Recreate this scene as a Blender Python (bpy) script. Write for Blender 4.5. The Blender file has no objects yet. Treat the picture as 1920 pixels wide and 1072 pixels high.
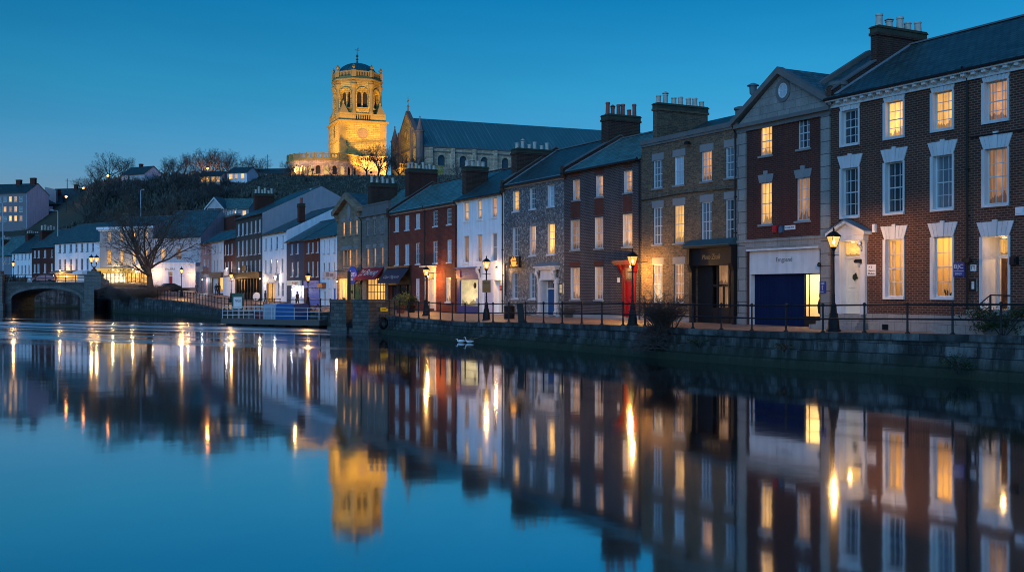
import bpy, math, random
from mathutils import Vector, Matrix
R = random.Random(11)
sc = bpy.context.scene
C = sc.collection
H, YH, F = 3.45, 545.0, 2000.0          # eye height above the water, horizon row, focal length (photo pixels)
rad = math.radians

def s2l(c):
    return tuple((x/12.92 if x <= .04045 else ((x+.055)/1.055)**2.4) for x in c)

# ------------------------------------------------------------------ frames
class Fr:
    """A vertical building line: s runs along it, D goes in behind it."""
    def __init__(s, P, ang):
        s.P = Vector((P[0], P[1])); s.ang = ang
        s.u = Vector((math.cos(ang), math.sin(ang))); s.v = Vector((-math.sin(ang), math.cos(ang)))
    def hit(s, px, D=0.):
        a = (px-960)/F; p = s.P + s.v*D
        t = (a*p.y-p.x)/(s.u.x-a*s.u.y)
        return t, p.y+t*s.u.y
    def z(s, px, py, D=0.):
        return H+(YH-py)*s.hit(px, D)[1]/F
    def at(s, t, D=0.):
        p = s.P+s.u*t+s.v*D
        return p
LA = math.atan2(-.8836, .468)
MAIN = Fr((-11.5, 104.7), LA)
QUAYHEAD = Fr((-79.2, 205.), rad(-20))   # buildings at the bridge end of the quay
FARBANK = Fr((-83.1, 215.), rad(-39.9))  # terrace beyond the bridge
def pt(px, py, Y):
    return Vector(((px-960)/F*Y, Y, H+(YH-py)*Y/F))

# ------------------------------------------------------------------ mesh builder
class MB:
    def __init__(s):
        s.v = []; s.f = []; s.m = []; s.uv = {}
    def add(s, vs, fs, mi=0):
        o = len(s.v); s.v += [tuple(v) for v in vs]
        s.f += [tuple(i+o for i in f) for f in fs]; s.m += [mi]*len(fs)
    def quad(s, a, b, c, d, mi=0):
        s.add([a, b, c, d], [(0, 1, 2, 3)], mi)
    def box(s, x0, x1, y0, y1, z0, z1, mi=0, M=None):
        vs = [(x, y, z) for z in (z0, z1) for y in (y0, y1) for x in (x0, x1)]
        if M: vs = [M @ Vector(v) for v in vs]
        s.add(vs, [(0, 2, 3, 1), (4, 5, 7, 6), (0, 1, 5, 4), (2, 6, 7, 3), (0, 4, 6, 2), (1, 3, 7, 5)], mi)
    def prism(s, poly, a0, a1, ax='y', mi=0, M=None):
        n = len(poly)
        def mk(p, a):
            return (p[0], a, p[1]) if ax == 'y' else ((a, p[0], p[1]) if ax == 'x' else (p[0], p[1], a))
        vs = [mk(p, a0) for p in poly]+[mk(p, a1) for p in poly]
        if M: vs = [M @ Vector(v) for v in vs]
        s.add(vs, [tuple(range(n)), tuple(range(2*n-1, n-1, -1))]+[(i, (i+1) % n, n+(i+1) % n, n+i) for i in range(n)], mi)
    def tube(s, pts, r, n=6, mi=0, cap=True):
        pts = [Vector(p) for p in pts]; rings = []
        rs = r if isinstance(r, (list, tuple)) else [r]*len(pts)
        vs = []
        for i, p in enumerate(pts):
            d = (pts[min(i+1, len(pts)-1)]-pts[max(i-1, 0)])
            d = d.normalized() if d.length > 1e-9 else Vector((0, 0, 1))
            a = d.cross(Vector((0, 0, 1)) if abs(d.z) < .9 else Vector((1, 0, 0))).normalized(); b = d.cross(a)
            for k in range(n):
                t = 2*math.pi*k/n
                vs.append(p+(a*math.cos(t)+b*math.sin(t))*rs[i])
        fs = [(i*n+k, i*n+(k+1) % n, (i+1)*n+(k+1) % n, (i+1)*n+k) for i in range(len(pts)-1) for k in range(n)]
        if cap: fs += [tuple(range(n-1, -1, -1)), tuple(range((len(pts)-1)*n, len(pts)*n))]
        s.add(vs, fs, mi)
    def lathe(s, prof, c=(0, 0, 0), n=12, mi=0, ph=0., M=None, arc=None):
        vs = []; m = n if arc is None else n+1
        for r, z in prof:
            for k in range(m):
                t = ph+(2*math.pi if arc is None else arc)*k/n
                vs.append(Vector((c[0]+r*math.cos(t), c[1]+r*math.sin(t), c[2]+z)))
        if M: vs = [M @ v for v in vs]
        fs = [(i*m+k, i*m+(k+1) % m, (i+1)*m+(k+1) % m, (i+1)*m+k) for i in range(len(prof)-1) for k in range(n)]
        if arc is None:
            fs += [tuple(range(n-1, -1, -1)), tuple(range((len(prof)-1)*n, len(prof)*n))]
        s.add(vs, fs, mi)
    def build(s, name, mats, parent=None, smooth=None, uvs=None):
        me = bpy.data.meshes.new(name)
        me.from_pydata(s.v, [], s.f)
        for m in (mats if isinstance(mats, (list, tuple)) else [mats]): me.materials.append(m)
        if len(me.materials) > 1: me.polygons.foreach_set('material_index', s.m)
        if uvs:
            l = me.uv_layers.new(name='UVMap')
            l.data.foreach_set('uv', [c for p in me.polygons for vi in p.vertices for c in uvs[vi]])
        if smooth:
            me.polygons.foreach_set('use_smooth', [True]*len(me.polygons)); me.set_sharp_from_angle(angle=rad(smooth))
        me.update()
        o = bpy.data.objects.new(name, me); C.objects.link(o)
        if parent: o.parent = parent
        return o

def tag(o, label, cat, group=None, kind=None):
    o['label'] = label; o['category'] = cat
    if group: o['group'] = group
    if kind: o['kind'] = kind
    return o
def thing(name, label, cat, loc=(0, 0, 0), rz=0., group=None):
    o = bpy.data.objects.new(name, None); C.objects.link(o); o.empty_display_size = .3
    o.location = loc; o.rotation_euler = (0, 0, rz)
    return tag(o, label, cat, group)
def struct(o, label=None):
    o['kind'] = 'structure'
    if label: o['label'] = label
    return o
def copy_tree(o, parent=None):
    c = o.copy(); C.objects.link(c)
    if parent: c.parent = parent
    for ch in list(o.children): copy_tree(ch, c)
    return c
def point_light(parent, loc, power, col=(1, .5, .15), r=.08, name='lamp_light'):
    l = bpy.data.lights.new(name, 'POINT'); l.energy = power; l.color = col; l.shadow_soft_size = r
    o = bpy.data.objects.new(name, l); C.objects.link(o); o.location = loc
    if parent: o.parent = parent
    return o

# ------------------------------------------------------------------ materials
class NT:
    def __init__(s, name):
        s.m = bpy.data.materials.new(name); s.m.use_nodes = True
        s.nt = s.m.node_tree; s.b = s.nt.nodes['Principled BSDF']; s.out = s.nt.nodes['Material Output']
    def n(s, t, ins=None, **k):
        d = s.nt.nodes.new('ShaderNode'+t)
        for a, v in k.items(): setattr(d, a, v)
        for a, v in (ins or {}).items(): s.set(d, a, v)
        return d
    def set(s, d, a, v):
        i = d.inputs[a]
        if isinstance(v, bpy.types.NodeSocket): s.nt.links.new(v, i)
        elif isinstance(v, bpy.types.Node): s.nt.links.new(v.outputs[0], i)
        else: i.default_value = v
    def math(s, op, a, b=0., c=None, clamp=False):
        d = s.n('Math', {0: a, 1: b}, operation=op); d.use_clamp = clamp
        if c is not None: s.set(d, 2, c)
        return d.outputs[0]
    def mix(s, f, a, b, mode='MIX'):
        d = s.n('Mix', data_type='RGBA', blend_type=mode)
        s.set(d, 0, f); s.set(d, 6, col4(a)); s.set(d, 7, col4(b)); return d.outputs[2]
    def ramp(s, f, stops):
        d = s.n('ValToRGB'); e = d.color_ramp.elements
        while len(e) < len(stops): e.new(.5)
        for el, (p, c) in zip(e, stops): el.position = p; el.color = col4(c)
        s.set(d, 0, f); return d.outputs[0]
    def noise(s, vec, scale, detail=3., rough=.55, dist=0.):
        d = s.n('TexNoise', {'Scale': scale, 'Detail': detail, 'Roughness': rough, 'Distortion': dist})
        if vec is not None: s.set(d, 'Vector', vec)
        return d.outputs[0]
    def obj(s): return s.n('TexCoord').outputs['Object']
    def gen(s): return s.n('TexCoord').outputs['Generated']
    def xyz(s, v):
        d = s.n('SeparateXYZ', {0: v}); return d.outputs[0], d.outputs[1], d.outputs[2]
    def comb(s, x=0., y=0., z=0.): return s.n('CombineXYZ', {0: x, 1: y, 2: z}).outputs[0]
    def bump(s, h, strength=.3, dist=.02):
        s.set(s.b, 'Normal', s.n('Bump', {'Height': h, 'Strength': strength, 'Distance': dist}).outputs[0])
    def base(s, c, rough=.8, spec=.3):
        s.set(s.b, 'Base Color', col4(c)); s.set(s.b, 'Roughness', rough); s.set(s.b, 'Specular IOR Level', spec)
def col4(c):
    if isinstance(c, (tuple, list)) and len(c) == 3: return (*c, 1.)
    return c
def mul(c, k): return tuple(x*k for x in c)

def brick(name, c1, c2, mort, bw=.29, bh=.105, ms=.017, rough=.85, spread=.35, uv=False, bumpy=.35, streak=.28, patch=.42):
    if 'brick' in name: c1, c2, mort = [(c[0]*.98, c[1]*.74, c[2]*.62) for c in (c1, c2, mort)]
    t = NT(name)
    if uv:
        v = t.n('TexCoord').outputs['UV']
    else:
        x, y, z = t.xyz(t.obj()); v = t.comb(t.math('ADD', x, y), z, 0.)
    wob = t.noise(v, 3., 2.)
    vv = t.n('VectorMath', {0: v, 1: t.comb(t.math('MULTIPLY', t.math('SUBTRACT', wob, .5), .02), t.math('MULTIPLY', t.math('SUBTRACT', wob, .5), .015), 0.)}, operation='ADD').outputs[0]
    b = t.n('TexBrick', {'Vector': vv, 'Color1': col4(c1), 'Color2': col4(c2), 'Mortar': col4(mort), 'Scale': 1., 'Mortar Size': ms, 'Mortar Smooth': .2, 'Bias': 0., 'Brick Width': bw, 'Row Height': bh})
    n1 = t.noise(v, .55, 4., .6); n2 = t.noise(v, 9., 3.)
    k = t.math('ADD', t.math('MULTIPLY', n1, patch*2), 1.-patch)
    k = t.math('MULTIPLY', k, t.math('ADD', t.math('MULTIPLY', n2, spread*2), 1.-spread))
    if streak:
        xx, yy, _ = t.xyz(v)
        st = t.noise(t.comb(t.math('MULTIPLY', xx, 2.2), t.math('MULTIPLY', yy, .22), 0.), 1., 4.)
        k = t.math('MULTIPLY', k, t.math('ADD', t.math('MULTIPLY', st, streak*2), 1.-streak))
    c = t.mix(1., b.outputs[0], t.comb(k, k, k), 'MULTIPLY')
    t.base(c, rough, .25)
    t.bump(t.math('ADD', t.math('MULTIPLY', b.outputs[1], -1.), t.math('MULTIPLY', n2, .5)), bumpy, .02)
    return t.m

def flint(name):
    t = NT(name); v = t.obj()
    w = t.n('VectorMath', {0: v, 1: (1., 1., 1.25)}, operation='MULTIPLY').outputs[0]
    vo = t.n('TexVoronoi', {'Vector': w, 'Scale': 7.5}); ed = t.n('TexVoronoi', {'Vector': w, 'Scale': 7.5}, feature='DISTANCE_TO_EDGE')
    cr = t.n('SeparateColor', {0: vo.outputs['Color']}).outputs[0]
    c = t.ramp(cr, [(0., (.03, .033, .038)), (.45, (.085, .09, .1)), (.75, (.17, .175, .18)), (1., (.34, .34, .33))])
    m = t.math('SMOOTH_MIN', t.math('MULTIPLY', ed.outputs[0], 9.), 1., .2)
    c = t.mix(m, (.12, .115, .105), c)
    n = t.noise(v, .6, 3.)
    k = t.math('ADD', t.math('MULTIPLY', n, .8), .6)
    t.base(t.mix(1., c, t.comb(k, k, k), 'MULTIPLY'), .6, .4)
    t.bump(m, .5, .03)
    return t.m

def paint(name, c, rough=.6, var=.12, streak=.15, spec=.3, scale=1.):
    t = NT(name); v = t.obj(); x, y, z = t.xyz(v)
    n = t.noise(v, 1.3*scale, 4., .6); f = t.noise(v, 22.*scale, 2.)
    st = t.noise(t.comb(t.math('MULTIPLY', t.math('ADD', x, y), 2.5), 0., t.math('MULTIPLY', z, .25)), 1., 4., .6)
    k = t.math('ADD', t.math('ADD', t.math('MULTIPLY', n, var*2), t.math('MULTIPLY', st, streak*2)), 1.-var-streak)
    t.base(t.mix(1., c, t.comb(k, k, k), 'MULTIPLY'), rough, spec)
    t.bump(t.math('ADD', f, n), .12, .01)
    return t.m

def slate(name, c, swap=False, rough=.45, bw=.42, bh=.34, spec=.5):
    t = NT(name); x, y, z = t.xyz(t.obj())
    if swap: x, y = y, x
    v = t.comb(x, t.math('MULTIPLY', y, 1.15), 0.)
    b = t.n('TexBrick', {'Vector': v, 'Color1': col4(mul(c, .62)), 'Color2': col4(mul(c, 1.4)), 'Mortar': col4(mul(c, .18)), 'Scale': 1., 'Mortar Size': .03, 'Brick Width': bw, 'Row Height': bh})
    n = t.noise(v, .8, 4., .65); n2 = t.noise(v, 6., 3.)
    k = t.math('MULTIPLY', t.math('ADD', t.math('MULTIPLY', n, .9), .55), t.math('ADD', t.math('MULTIPLY', n2, .5), .75))
    c2 = t.mix(1., b.outputs[0], t.comb(k, k, k), 'MULTIPLY')
    moss = t.ramp(t.noise(v, 2.3, 5., .7), [(.62, (0, 0, 0)), (.72, (1, 1, 1))])
    c2 = t.mix(t.math('MULTIPLY', moss, .35), c2, (.035, .045, .03))
    t.base(c2, rough, spec)
    t.set(t.b, 'Roughness', t.math('ADD', t.math('MULTIPLY', n2, .3), rough-.12))
    t.bump(t.math('ADD', t.math('MULTIPLY', b.outputs[1], -1.), t.math('MULTIPLY', n2, .7)), .5, .03)
    return t.m

def plain(name, c, rough=.5, spec=.4, metal=0., var=.15, scale=6.):
    t = NT(name); n = t.noise(t.obj(), scale, 3.)
    k = t.math('ADD', t.math('MULTIPLY', n, var*2), 1.-var)
    t.base(t.mix(1., c, t.comb(k, k, k), 'MULTIPLY'), rough, spec); t.set(t.b, 'Metallic', metal)
    return t.m

def glow(name, c, s):
    t = NT(name); t.base((.02, .02, .02), .4); t.set(t.b, 'Emission Color', col4(c)); t.set(t.b, 'Emission Strength', s); return t.m

def pane(name, ecol, es, base=(.012, .014, .018), curtain=.6, folds=9., seed=0., ccol=None, low=.35):
    """Glazed sash with whatever hangs behind it: emitted room light filtered by curtains, or unlit net and shadow."""
    t = NT(name); g = t.gen(); gx, gy, gz = t.xyz(g)
    rnd = t.n('ObjectInfo').outputs['Random']
    v = t.comb(t.math('ADD', gx, t.math('MULTIPLY', rnd, 17.)), t.math('MULTIPLY', rnd, 31.), gz)
    wob = t.noise(v, 2.2, 2.)
    fold = t.math('SINE', t.math('MULTIPLY', t.math('ADD', gx, t.math('MULTIPLY', wob, .12)), 6.28*folds))
    fold = t.math('ADD', t.math('MULTIPLY', fold, .5), .5)
    off = t.math('ABSOLUTE', t.math('SUBTRACT', gx, .5))
    edge = t.math('ADD', t.math('MULTIPLY', rnd, .16), .16)
    cm = t.math('MULTIPLY', t.math('GREATER_THAN', t.math('ADD', off, t.math('MULTIPLY', t.math('SUBTRACT', wob, .5), .06)), edge), curtain)
    if es > 0:
        # bright spot painted into the emission, as from a lamp in the room
        dx = t.math('SUBTRACT', gx, t.math('FRACT', t.math('MULTIPLY', rnd, 7.3))); dz = t.math('SUBTRACT', gz, t.math('ADD', t.math('MULTIPLY', t.math('FRACT', t.math('MULTIPLY', rnd, 13.7)), .6), .2))
        hot = t.math('DIVIDE', 1., t.math('ADD', 1., t.math('MULTIPLY', t.math('ADD', t.math('MULTIPLY', dx, dx), t.math('MULTIPLY', dz, dz)), 7.)))
        room = t.math('MULTIPLY', t.math('ADD', t.math('MULTIPLY', t.noise(v, 4.4, 3.), 1.), .4), t.math('ADD', t.math('MULTIPLY', hot, .8), .45))
        cl = t.math('ADD', t.math('MULTIPLY', fold, .4), low)
        k = t.math('ADD', t.math('MULTIPLY', room, t.math('SUBTRACT', 1., cm)), t.math('MULTIPLY', cl, cm))
        k = t.math('MULTIPLY', k, t.math('ADD', t.math('MULTIPLY', t.math('FRACT', t.math('MULTIPLY', rnd, 5.3)), .7), .75))
        sil = t.math('LESS_THAN', gz, t.math('MULTIPLY', t.math('SUBTRACT', t.noise(t.comb(t.math('ADD', t.math('MULTIPLY', gx, 3.5), t.math('MULTIPLY', rnd, 50.)), 0., 0.), 1., 2.), .3), .75))
        k = t.math('MULTIPLY', k, t.math('SUBTRACT', 1., t.math('MULTIPLY', sil, .6)))
        e2 = t.mix(cm, ecol, ccol or ecol)
        t.set(t.b, 'Emission Color', e2); t.set(t.b, 'Emission Strength', t.math('MULTIPLY', k, es))
        t.base(base, .12, .5)
    else:
        cc = ccol or (.3, .33, .38)
        c = t.mix(cm, base, t.mix(fold, mul(cc, .55), cc))
        t.base(c, .1, .6)
    return t.m

WHITE = paint('white_gloss', (.52, .52, .53), .55, .18, .3)
CREAM = paint('cream_paint', (.7, .62, .48), .5, .08, .1)
STUCCO = paint('white_stucco', (.74, .74, .76), .8, .16, .3)
STUCCO2 = paint('grey_white_stucco', (.42, .4, .41), .8, .2, .35)
STUCCO_C = paint('cream_stucco', (.36, .32, .31), .8, .12, .18)
PINK = paint('pink_stucco', (.5, .24, .21), .8, .1, .14)
GREYREND = paint('grey_render', (.36, .34, .36), .85, .14, .2)
NAVYWALL = paint('dark_navy_wall', (.045, .05, .075), .8, .14, .1)
BR_R = brick('red_brown_brick', (.075, .031, .023), (.036, .019, .017), (.15, .12, .105), ms=.02, spread=.5)
BR_RM = brick('dark_red_brick', (.082, .023, .02), (.045, .016, .015), (.09, .06, .055), ms=.02, spread=.45)
BR_RED = brick('warm_red_brick', (.17, .034, .022), (.1, .024, .018), (.13, .07, .06), ms=.02, spread=.45)
BR_RUB = brick('rubbed_red_brick', (.12, .04, .03), (.09, .035, .028), (.08, .05, .045), ms=.008)
BR_DK = brick('dark_grey_masonry', (.044, .029, .031), (.019, .016, .019), (.12, .1, .095), ms=.02, spread=.5)
BR_Y = brick('yellow_stock_masonry', (.18, .112, .062), (.066, .045, .033), (.14, .1, .07), ms=.02, spread=.8, patch=.4)
BR_CH = brick('sooty_chimney_brick', (.07, .036, .03), (.035, .022, .02), (.085, .07, .06), ms=.02, patch=.4)
BR_CHR = brick('red_chimney_brick', (.12, .04, .03), (.07, .03, .024), (.06, .04, .036), ms=.02, patch=.4)
DGREY = brick('dark_grey_stone_wall', (.065, .06, .055), (.045, .043, .042), (.05, .046, .042), bw=.5, bh=.2, ms=.02)
STONE_T = brick('tawny_stone', (.27, .19, .125), (.18, .135, .095), (.12, .095, .075), bw=.7, bh=.3, ms=.01, spread=.45)
STONE_G = brick('grey_stone', (.19, .165, .14), (.13, .12, .105), (.09, .08, .07), bw=.6, bh=.28, ms=.012, spread=.5)
ASHLAR = brick('ashlar_stone', (.26, .24, .22), (.22, .205, .19), (.1, .095, .09), bw=.9, bh=.42, ms=.01, spread=.3)
QUOIN = brick('quoin_stone', (.25, .235, .22), (.2, .19, .18), (.07, .065, .06), bw=3., bh=.62, ms=.022, spread=.3)
SOOT = paint('sooty_stone', (.13, .125, .12), .85, .25, .25)
LINTEL = paint('lintel_stone', (.22, .215, .215), .85, .15, .12)
FLINT = flint('knapped_flint')
SLATE = slate('blue_slate', (.085, .175, .155))
SLATE_M = slate('weathered_slate', (.05, .1, .095))
SLATE_D = slate('dark_slate', (.032, .062, .058))
SLATE_S = slate('slate_cross_gable', (.06, .1, .1), swap=True)
TERRA = plain('terracotta', (.13, .045, .03), .8)
POTC = plain('buff_clay', (.5, .45, .38), .85, var=.3)
POTR = plain('red_clay', (.32, .085, .06), .85, var=.3)
MOSS = paint('mossy_cement', (.055, .058, .04), .95, .4, .2)
FLASH = plain('old_lead_flashing', (.2, .24, .26), .6, .4, var=.4, scale=3.)
LEAD = plain('lead_sheet', (.14, .17, .19), .5, .5)
COPPER = paint('verdigris_copper', (.025, .07, .08), .7, .3, .25)
BLACK = plain('black_iron', (.01, .01, .011), .55, .22)
BLACKW = plain('black_paint', (.012, .011, .011), .5, .2)
BLUE = paint('blue_door', (.012, .06, .17), .4, .1, .1)
BLUEW = paint('blue_gate', (.002, .12, .42), .5, .12, .15)
NAVY = paint('navy_shutter', (.004, .012, .045), .85, .3, .25, spec=.08)
SHOPBLUE = paint('shop_blue', (.02, .038, .16), .45, .1, .05)
RED = paint('red_door', (.24, .004, .008), .35, .1, .08)
REDDK = paint('dark_red_joinery', (.13, .004, .006), .35, .1, .08)
GREEN = paint('green_door', (.02, .06, .028), .5, .15, .1)
TIMBER = plain('brown_timber', (.07, .03, .016), .5)
DKWOOD = plain('wet_timber', (.02, .018, .016), .8)
GOLD = plain('gold_leaf', (.3, .18, .07), .45, .5)
GREYM = plain('galvanised_steel', (.42, .43, .45), .5, .5, .3)
PV = {
 'y': pane('lit_yellow_glass', (1., .5, .12), 1.35, curtain=.85, ccol=(1., .46, .11), low=.45),
 'Y': pane('bright_yellow_glass', (1., .5, .12), 1.6, curtain=.45, low=.6),
 'w': pane('lit_peach_glass', (1., .46, .18), .75, curtain=1., ccol=(1., .55, .32), low=.3, folds=7),
 'm': pane('dim_tan_glass', (1., .5, .22), .34, curtain=.8, low=.4, folds=6),
 'p': pane('pale_lit_glass', (1., .6, .3), .74, curtain=.7, low=.5),
 'd': pane('unlit_glass', None, 0, curtain=.15),
 'c': pane('unlit_curtained_glass', None, 0, curtain=.8, ccol=(.2, .21, .24)),
 'b': pane('unlit_white_blind_glass', None, 0, curtain=1., base=(.36, .42, .48), ccol=(.7, .76, .82), folds=3),
 'g': pane('unlit_grey_blind_glass', None, 0, curtain=1., base=(.1, .115, .135), ccol=(.24, .27, .3), folds=3),
}
# ------------------------------------------------------------------ text
def text(parent, s, x0, x1, y, z0, z1, m, name='lettering', shear=0., rot=None):
    """Words fitted in the x0..x1, z0..z1 rectangle of a wall plane facing -y."""
    cu = bpy.data.curves.new('lettering', 'FONT'); cu.body = s; cu.extrude = .006; cu.shear = shear; cu.resolution_u = 2
    o = bpy.data.objects.new('lettering', cu); C.objects.link(o)
    bpy.context.view_layer.update()
    me = bpy.data.meshes.new_from_object(o.evaluated_get(bpy.context.evaluated_depsgraph_get()))
    bpy.data.objects.remove(o); bpy.data.curves.remove(cu)
    xs = [v.co.x for v in me.vertices]; ys = [v.co.y for v in me.vertices]
    a, b, c, d = min(xs), max(xs), min(ys), max(ys)
    for v in me.vertices:
        X = x0+(v.co.x-a)/(b-a)*(x1-x0); Z = z0+(v.co.y-c)/(d-c)*(z1-z0)
        v.co = (X, y-v.co.z, Z)
    if rot: me.transform(rot)
    me.materials.clear(); me.materials.append(m)
    t = bpy.data.objects.new(name, me); C.objects.link(t)
    if parent: t.parent = parent
    return t

# ------------------------------------------------------------------ houses
def arc_poly(x0, x1, zs, n=10, rise=None):
    """Points of an arch from (x1,zs) over to (x0,zs)."""
    cx, r = (x0+x1)/2, (x1-x0)/2; h = r if rise is None else rise
    return [(cx+r*math.cos(math.pi*k/n), zs+h*math.sin(math.pi*k/n)) for k in range(n+1)]

class House:
    def __init__(s, label, pxl, pxr, zb, fr=MAIN, name='terraced_house', cat='house', group=None, D=9.):
        s.fr = fr; s.s0 = fr.hit(pxl)[0]+.004; s.W = fr.hit(pxr)[0]-s.s0-.004; s.zb = zb; s.D = D
        p = fr.at(s.s0); s.e = thing(name, label, cat, (p.x, p.y, zb), fr.ang, group); s.op = []
        s.M = Matrix.Translation((p.x, p.y, zb)) @ Matrix.Rotation(fr.ang, 4, 'Z')
    def X(s, px, D=0.): return s.fr.hit(px, D)[0]-s.s0
    def Z(s, px, py, D=0.): return s.fr.z(px, py, D)-s.zb
    def win(s, c, r, kind='d', bars=(3, 4), rec=.2, frame=WHITE, sill=WHITE, rev=1, lint=None, surr=None, fw=.055):
        xl, xr = s.X(c[0]), s.X(c[1]); zt, zb = s.Z(r[2], r[0]), s.Z(r[2], r[1])
        s.op.append((xl, xr, zb, zt, rec, rev))
        m = MB(); y0, y1 = rec-.07, rec
        m.box(xl, xl+fw, y0, y1, zb, zt); m.box(xr-fw, xr, y0, y1, zb, zt)
        m.box(xl+fw, xr-fw, y0, y1, zt-fw, zt); m.box(xl+fw, xr-fw, y0, y1, zb+.012, zb+fw*1.5)
        zm = (zb+zt)/2
        m.box(xl+fw, xr-fw, y0+.01, y1, zm-.025, zm+.025)
        g0, g1 = y1-.045, y1-.015
        nx, nz = bars
        for i in range(1, nx):
            x = xl+fw+(xr-xl-2*fw)*i/nx; m.box(x-.014, x+.014, g0, g1, zb+fw, zt-fw)
        for i in range(1, nz):
            if nz % 2 == 0 and i == nz//2: continue
            z = zb+fw+(zt-zb-2*fw)*i/nz; m.box(xl+fw, xr-fw, g0+.002, g1-.002, z-.014, z+.014)
        w = m.build('window', frame, s.e)
        m = MB(); m.quad((xl+fw*.6, y1-.02, zb+fw*.6), (xr-fw*.6, y1-.02, zb+fw*.6), (xr-fw*.6, y1-.02, zt-fw*.6), (xl+fw*.6, y1-.02, zt-fw*.6))
        m.build('pane', PV[kind], w)
        if sill:
            m = MB(); m.box(xl-.09, xr+.09, -.1, -.003, zb-.1, zb+.012); m.box(xl+.002, xr-.002, -.003, rec-.07, zb-.02, zb+.012)
            m.build('sill', sill, w)
        if lint:
            kind_, h, mt = lint; m = MB()
            if kind_ == 'flat':
                m.box(xl-.14, xr+.14, -.015, -.002, zt, zt+h); m.box(xl, xr, -.002, .05, zt-.004, zt+.05)
            elif kind_ == 'arch':      # gauged flat arch with splayed ends and a taller keystone
                n = 7; e = h*.38; a0, a1 = xl-.06, xr+.06
                for i in range(n):
                    b0, b1 = a0+(a1-a0)*i/n, a0+(a1-a0)*(i+1)/n
                    t0, t1 = (a0-e)+(a1-a0+2*e)*i/n, (a0-e)+(a1-a0+2*e)*(i+1)/n
                    g = .007; k = 1.13 if i == n//2 else 1.; y = -.075 if i == n//2 else -.05
                    m.prism([(b0+g, zt), (b1-g, zt), (t1-g, zt+h*k), (t0+g, zt+h*k)], y, -.002)
            elif kind_ == 'key':
                e = .16; m.prism([(xl-.03, zt), (xr+.03, zt), (xr+e, zt+h*.7), (xl-e, zt+h*.7)], -.03, -.002)
                c_ = (xl+xr)/2; m.prism([(c_-.1, zt-.02), (c_+.1, zt-.02), (c_+.16, zt+h), (c_-.16, zt+h)], -.06, -.001)
            m.build('lintel', mt, w)
        if surr:
            wd, mt = surr; m = MB()
            m.box(xl-wd, xl, -.045, -.002, zb-.1, zt); m.build('surround', mt, w)
            m = MB(); m.box(xr, xr+wd*.55, -.045, -.002, zb-.1, zt); m.build('surround', mt, w)
        return w
    def grid(s, cols, rows, kinds, **k):
        for r, ks in zip(rows, kinds):
            for c, kd in zip(cols, ks):
                if kd != '.': s.win(c, r, kd, **k)
    def door(s, c, r, m, fan=.22, rec=.35, kind='m', frame=WHITE, rev=1, leaf=(0., 1.), step=True, panels=True):
        """r = (top, bottom, reference column) of the opening; fan = share of the height that is fanlight."""
        xl, xr = s.X(c[0]), s.X(c[1]); zt, zb = s.Z(r[2], r[0]), s.Z(r[2], r[1])
        s.op.append((xl, xr, zb, zt, rec, rev)); fw = .06
        b = MB(); zf = zt-(zt-zb)*fan
        b.box(xl, xl+fw, rec-.1, rec, zb, zt); b.box(xr-fw, xr, rec-.1, rec, zb, zt); b.box(xl+fw, xr-fw, rec-.1, rec, zt-fw, zt)
        if fan: b.box(xl+fw, xr-fw, rec-.11, rec, zf-.05, zf+.05)
        fr = b.build('doorframe', frame, s.e)
        if fan:
            b = MB(); b.quad((xl+fw, rec-.05, zf+.05), (xr-fw, rec-.05, zf+.05), (xr-fw, rec-.05, zt-fw), (xl+fw, rec-.05, zt-fw)); b.build('fanlight', PV[kind], fr)
        b = MB(); t0, t1 = xl+fw, xr-fw; top = zf-.05 if fan else zt-fw
        b.box(t0, t1, rec-.04, rec+.02, zb, top)
        if panels:
            mx = (t0+t1)/2
            for (a0, a1) in ((t0+.1, mx-.05), (mx+.05, t1-.1)):
                for (q0, q1) in ((.08, .4), (.47, .8), (.85, .96)):
                    z0, z1 = zb+(top-zb)*q0, zb+(top-zb)*q1
                    for bx in ((a0, a1, z0, z0+.03), (a0, a1, z1-.03, z1), (a0, a0+.03, z0+.03, z1-.03), (a1-.03, a1, z0+.03, z1-.03)):
                        b.box(bx[0], bx[1], rec-.055, rec-.04, bx[2], bx[3])
        d = b.build('door', m, s.e)
        b = MB(); b.lathe([(.02, 0), (.035, .03), (.0, .06)], n=8, M=Matrix.Translation((t1-.1, rec-.04, zb+1.05)) @ Matrix.Rotation(rad(90), 4, 'X')); b.build('handle', GOLD, d)
        return fr
    def finish(s, ze, wall, rev=None, zr=None, gable=None, roof=None, ov=.28, D=None, ridge=TERRA, gut=True, cope=(), par=None, eave=None, W0=0., plinth=None, down=()):
        W, D = s.W, D or s.D; s.ze = ze; s.D = D
        m = MB()
        xs = sorted({0., W, *[o[0] for o in s.op], *[o[1] for o in s.op]}); zs = sorted({0., ze, *[o[2] for o in s.op], *[o[3] for o in s.op]})
        xs = [x for x in xs if 0 <= x <= W]; zs = [z for z in zs if 0 <= z <= ze]
        for a, b in zip(xs, xs[1:]):
            for c, d in zip(zs, zs[1:]):
                cx, cz = (a+b)/2, (c+d)/2
                if any(o[0] < cx < o[1] and o[2] < cz < o[3] for o in s.op): continue
                m.quad((a, 0, c), (b, 0, c), (b, 0, d), (a, 0, d))
        for x0, x1, z0, z1, r, mi in s.op:
            m.quad((x0, 0, z0), (x0, 0, z1), (x0, r, z1), (x0, r, z0), mi); m.quad((x1, 0, z1), (x1, 0, z0), (x1, r, z0), (x1, r, z1), mi)
            m.quad((x0, 0, z1), (x1, 0, z1), (x1, r, z1), (x0, r, z1), mi); m.quad((x0, 0, z0), (x0, r, z0), (x1, r, z0), (x1, 0, z0), mi)
        zr_ = ze if zr is None else zr
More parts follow.
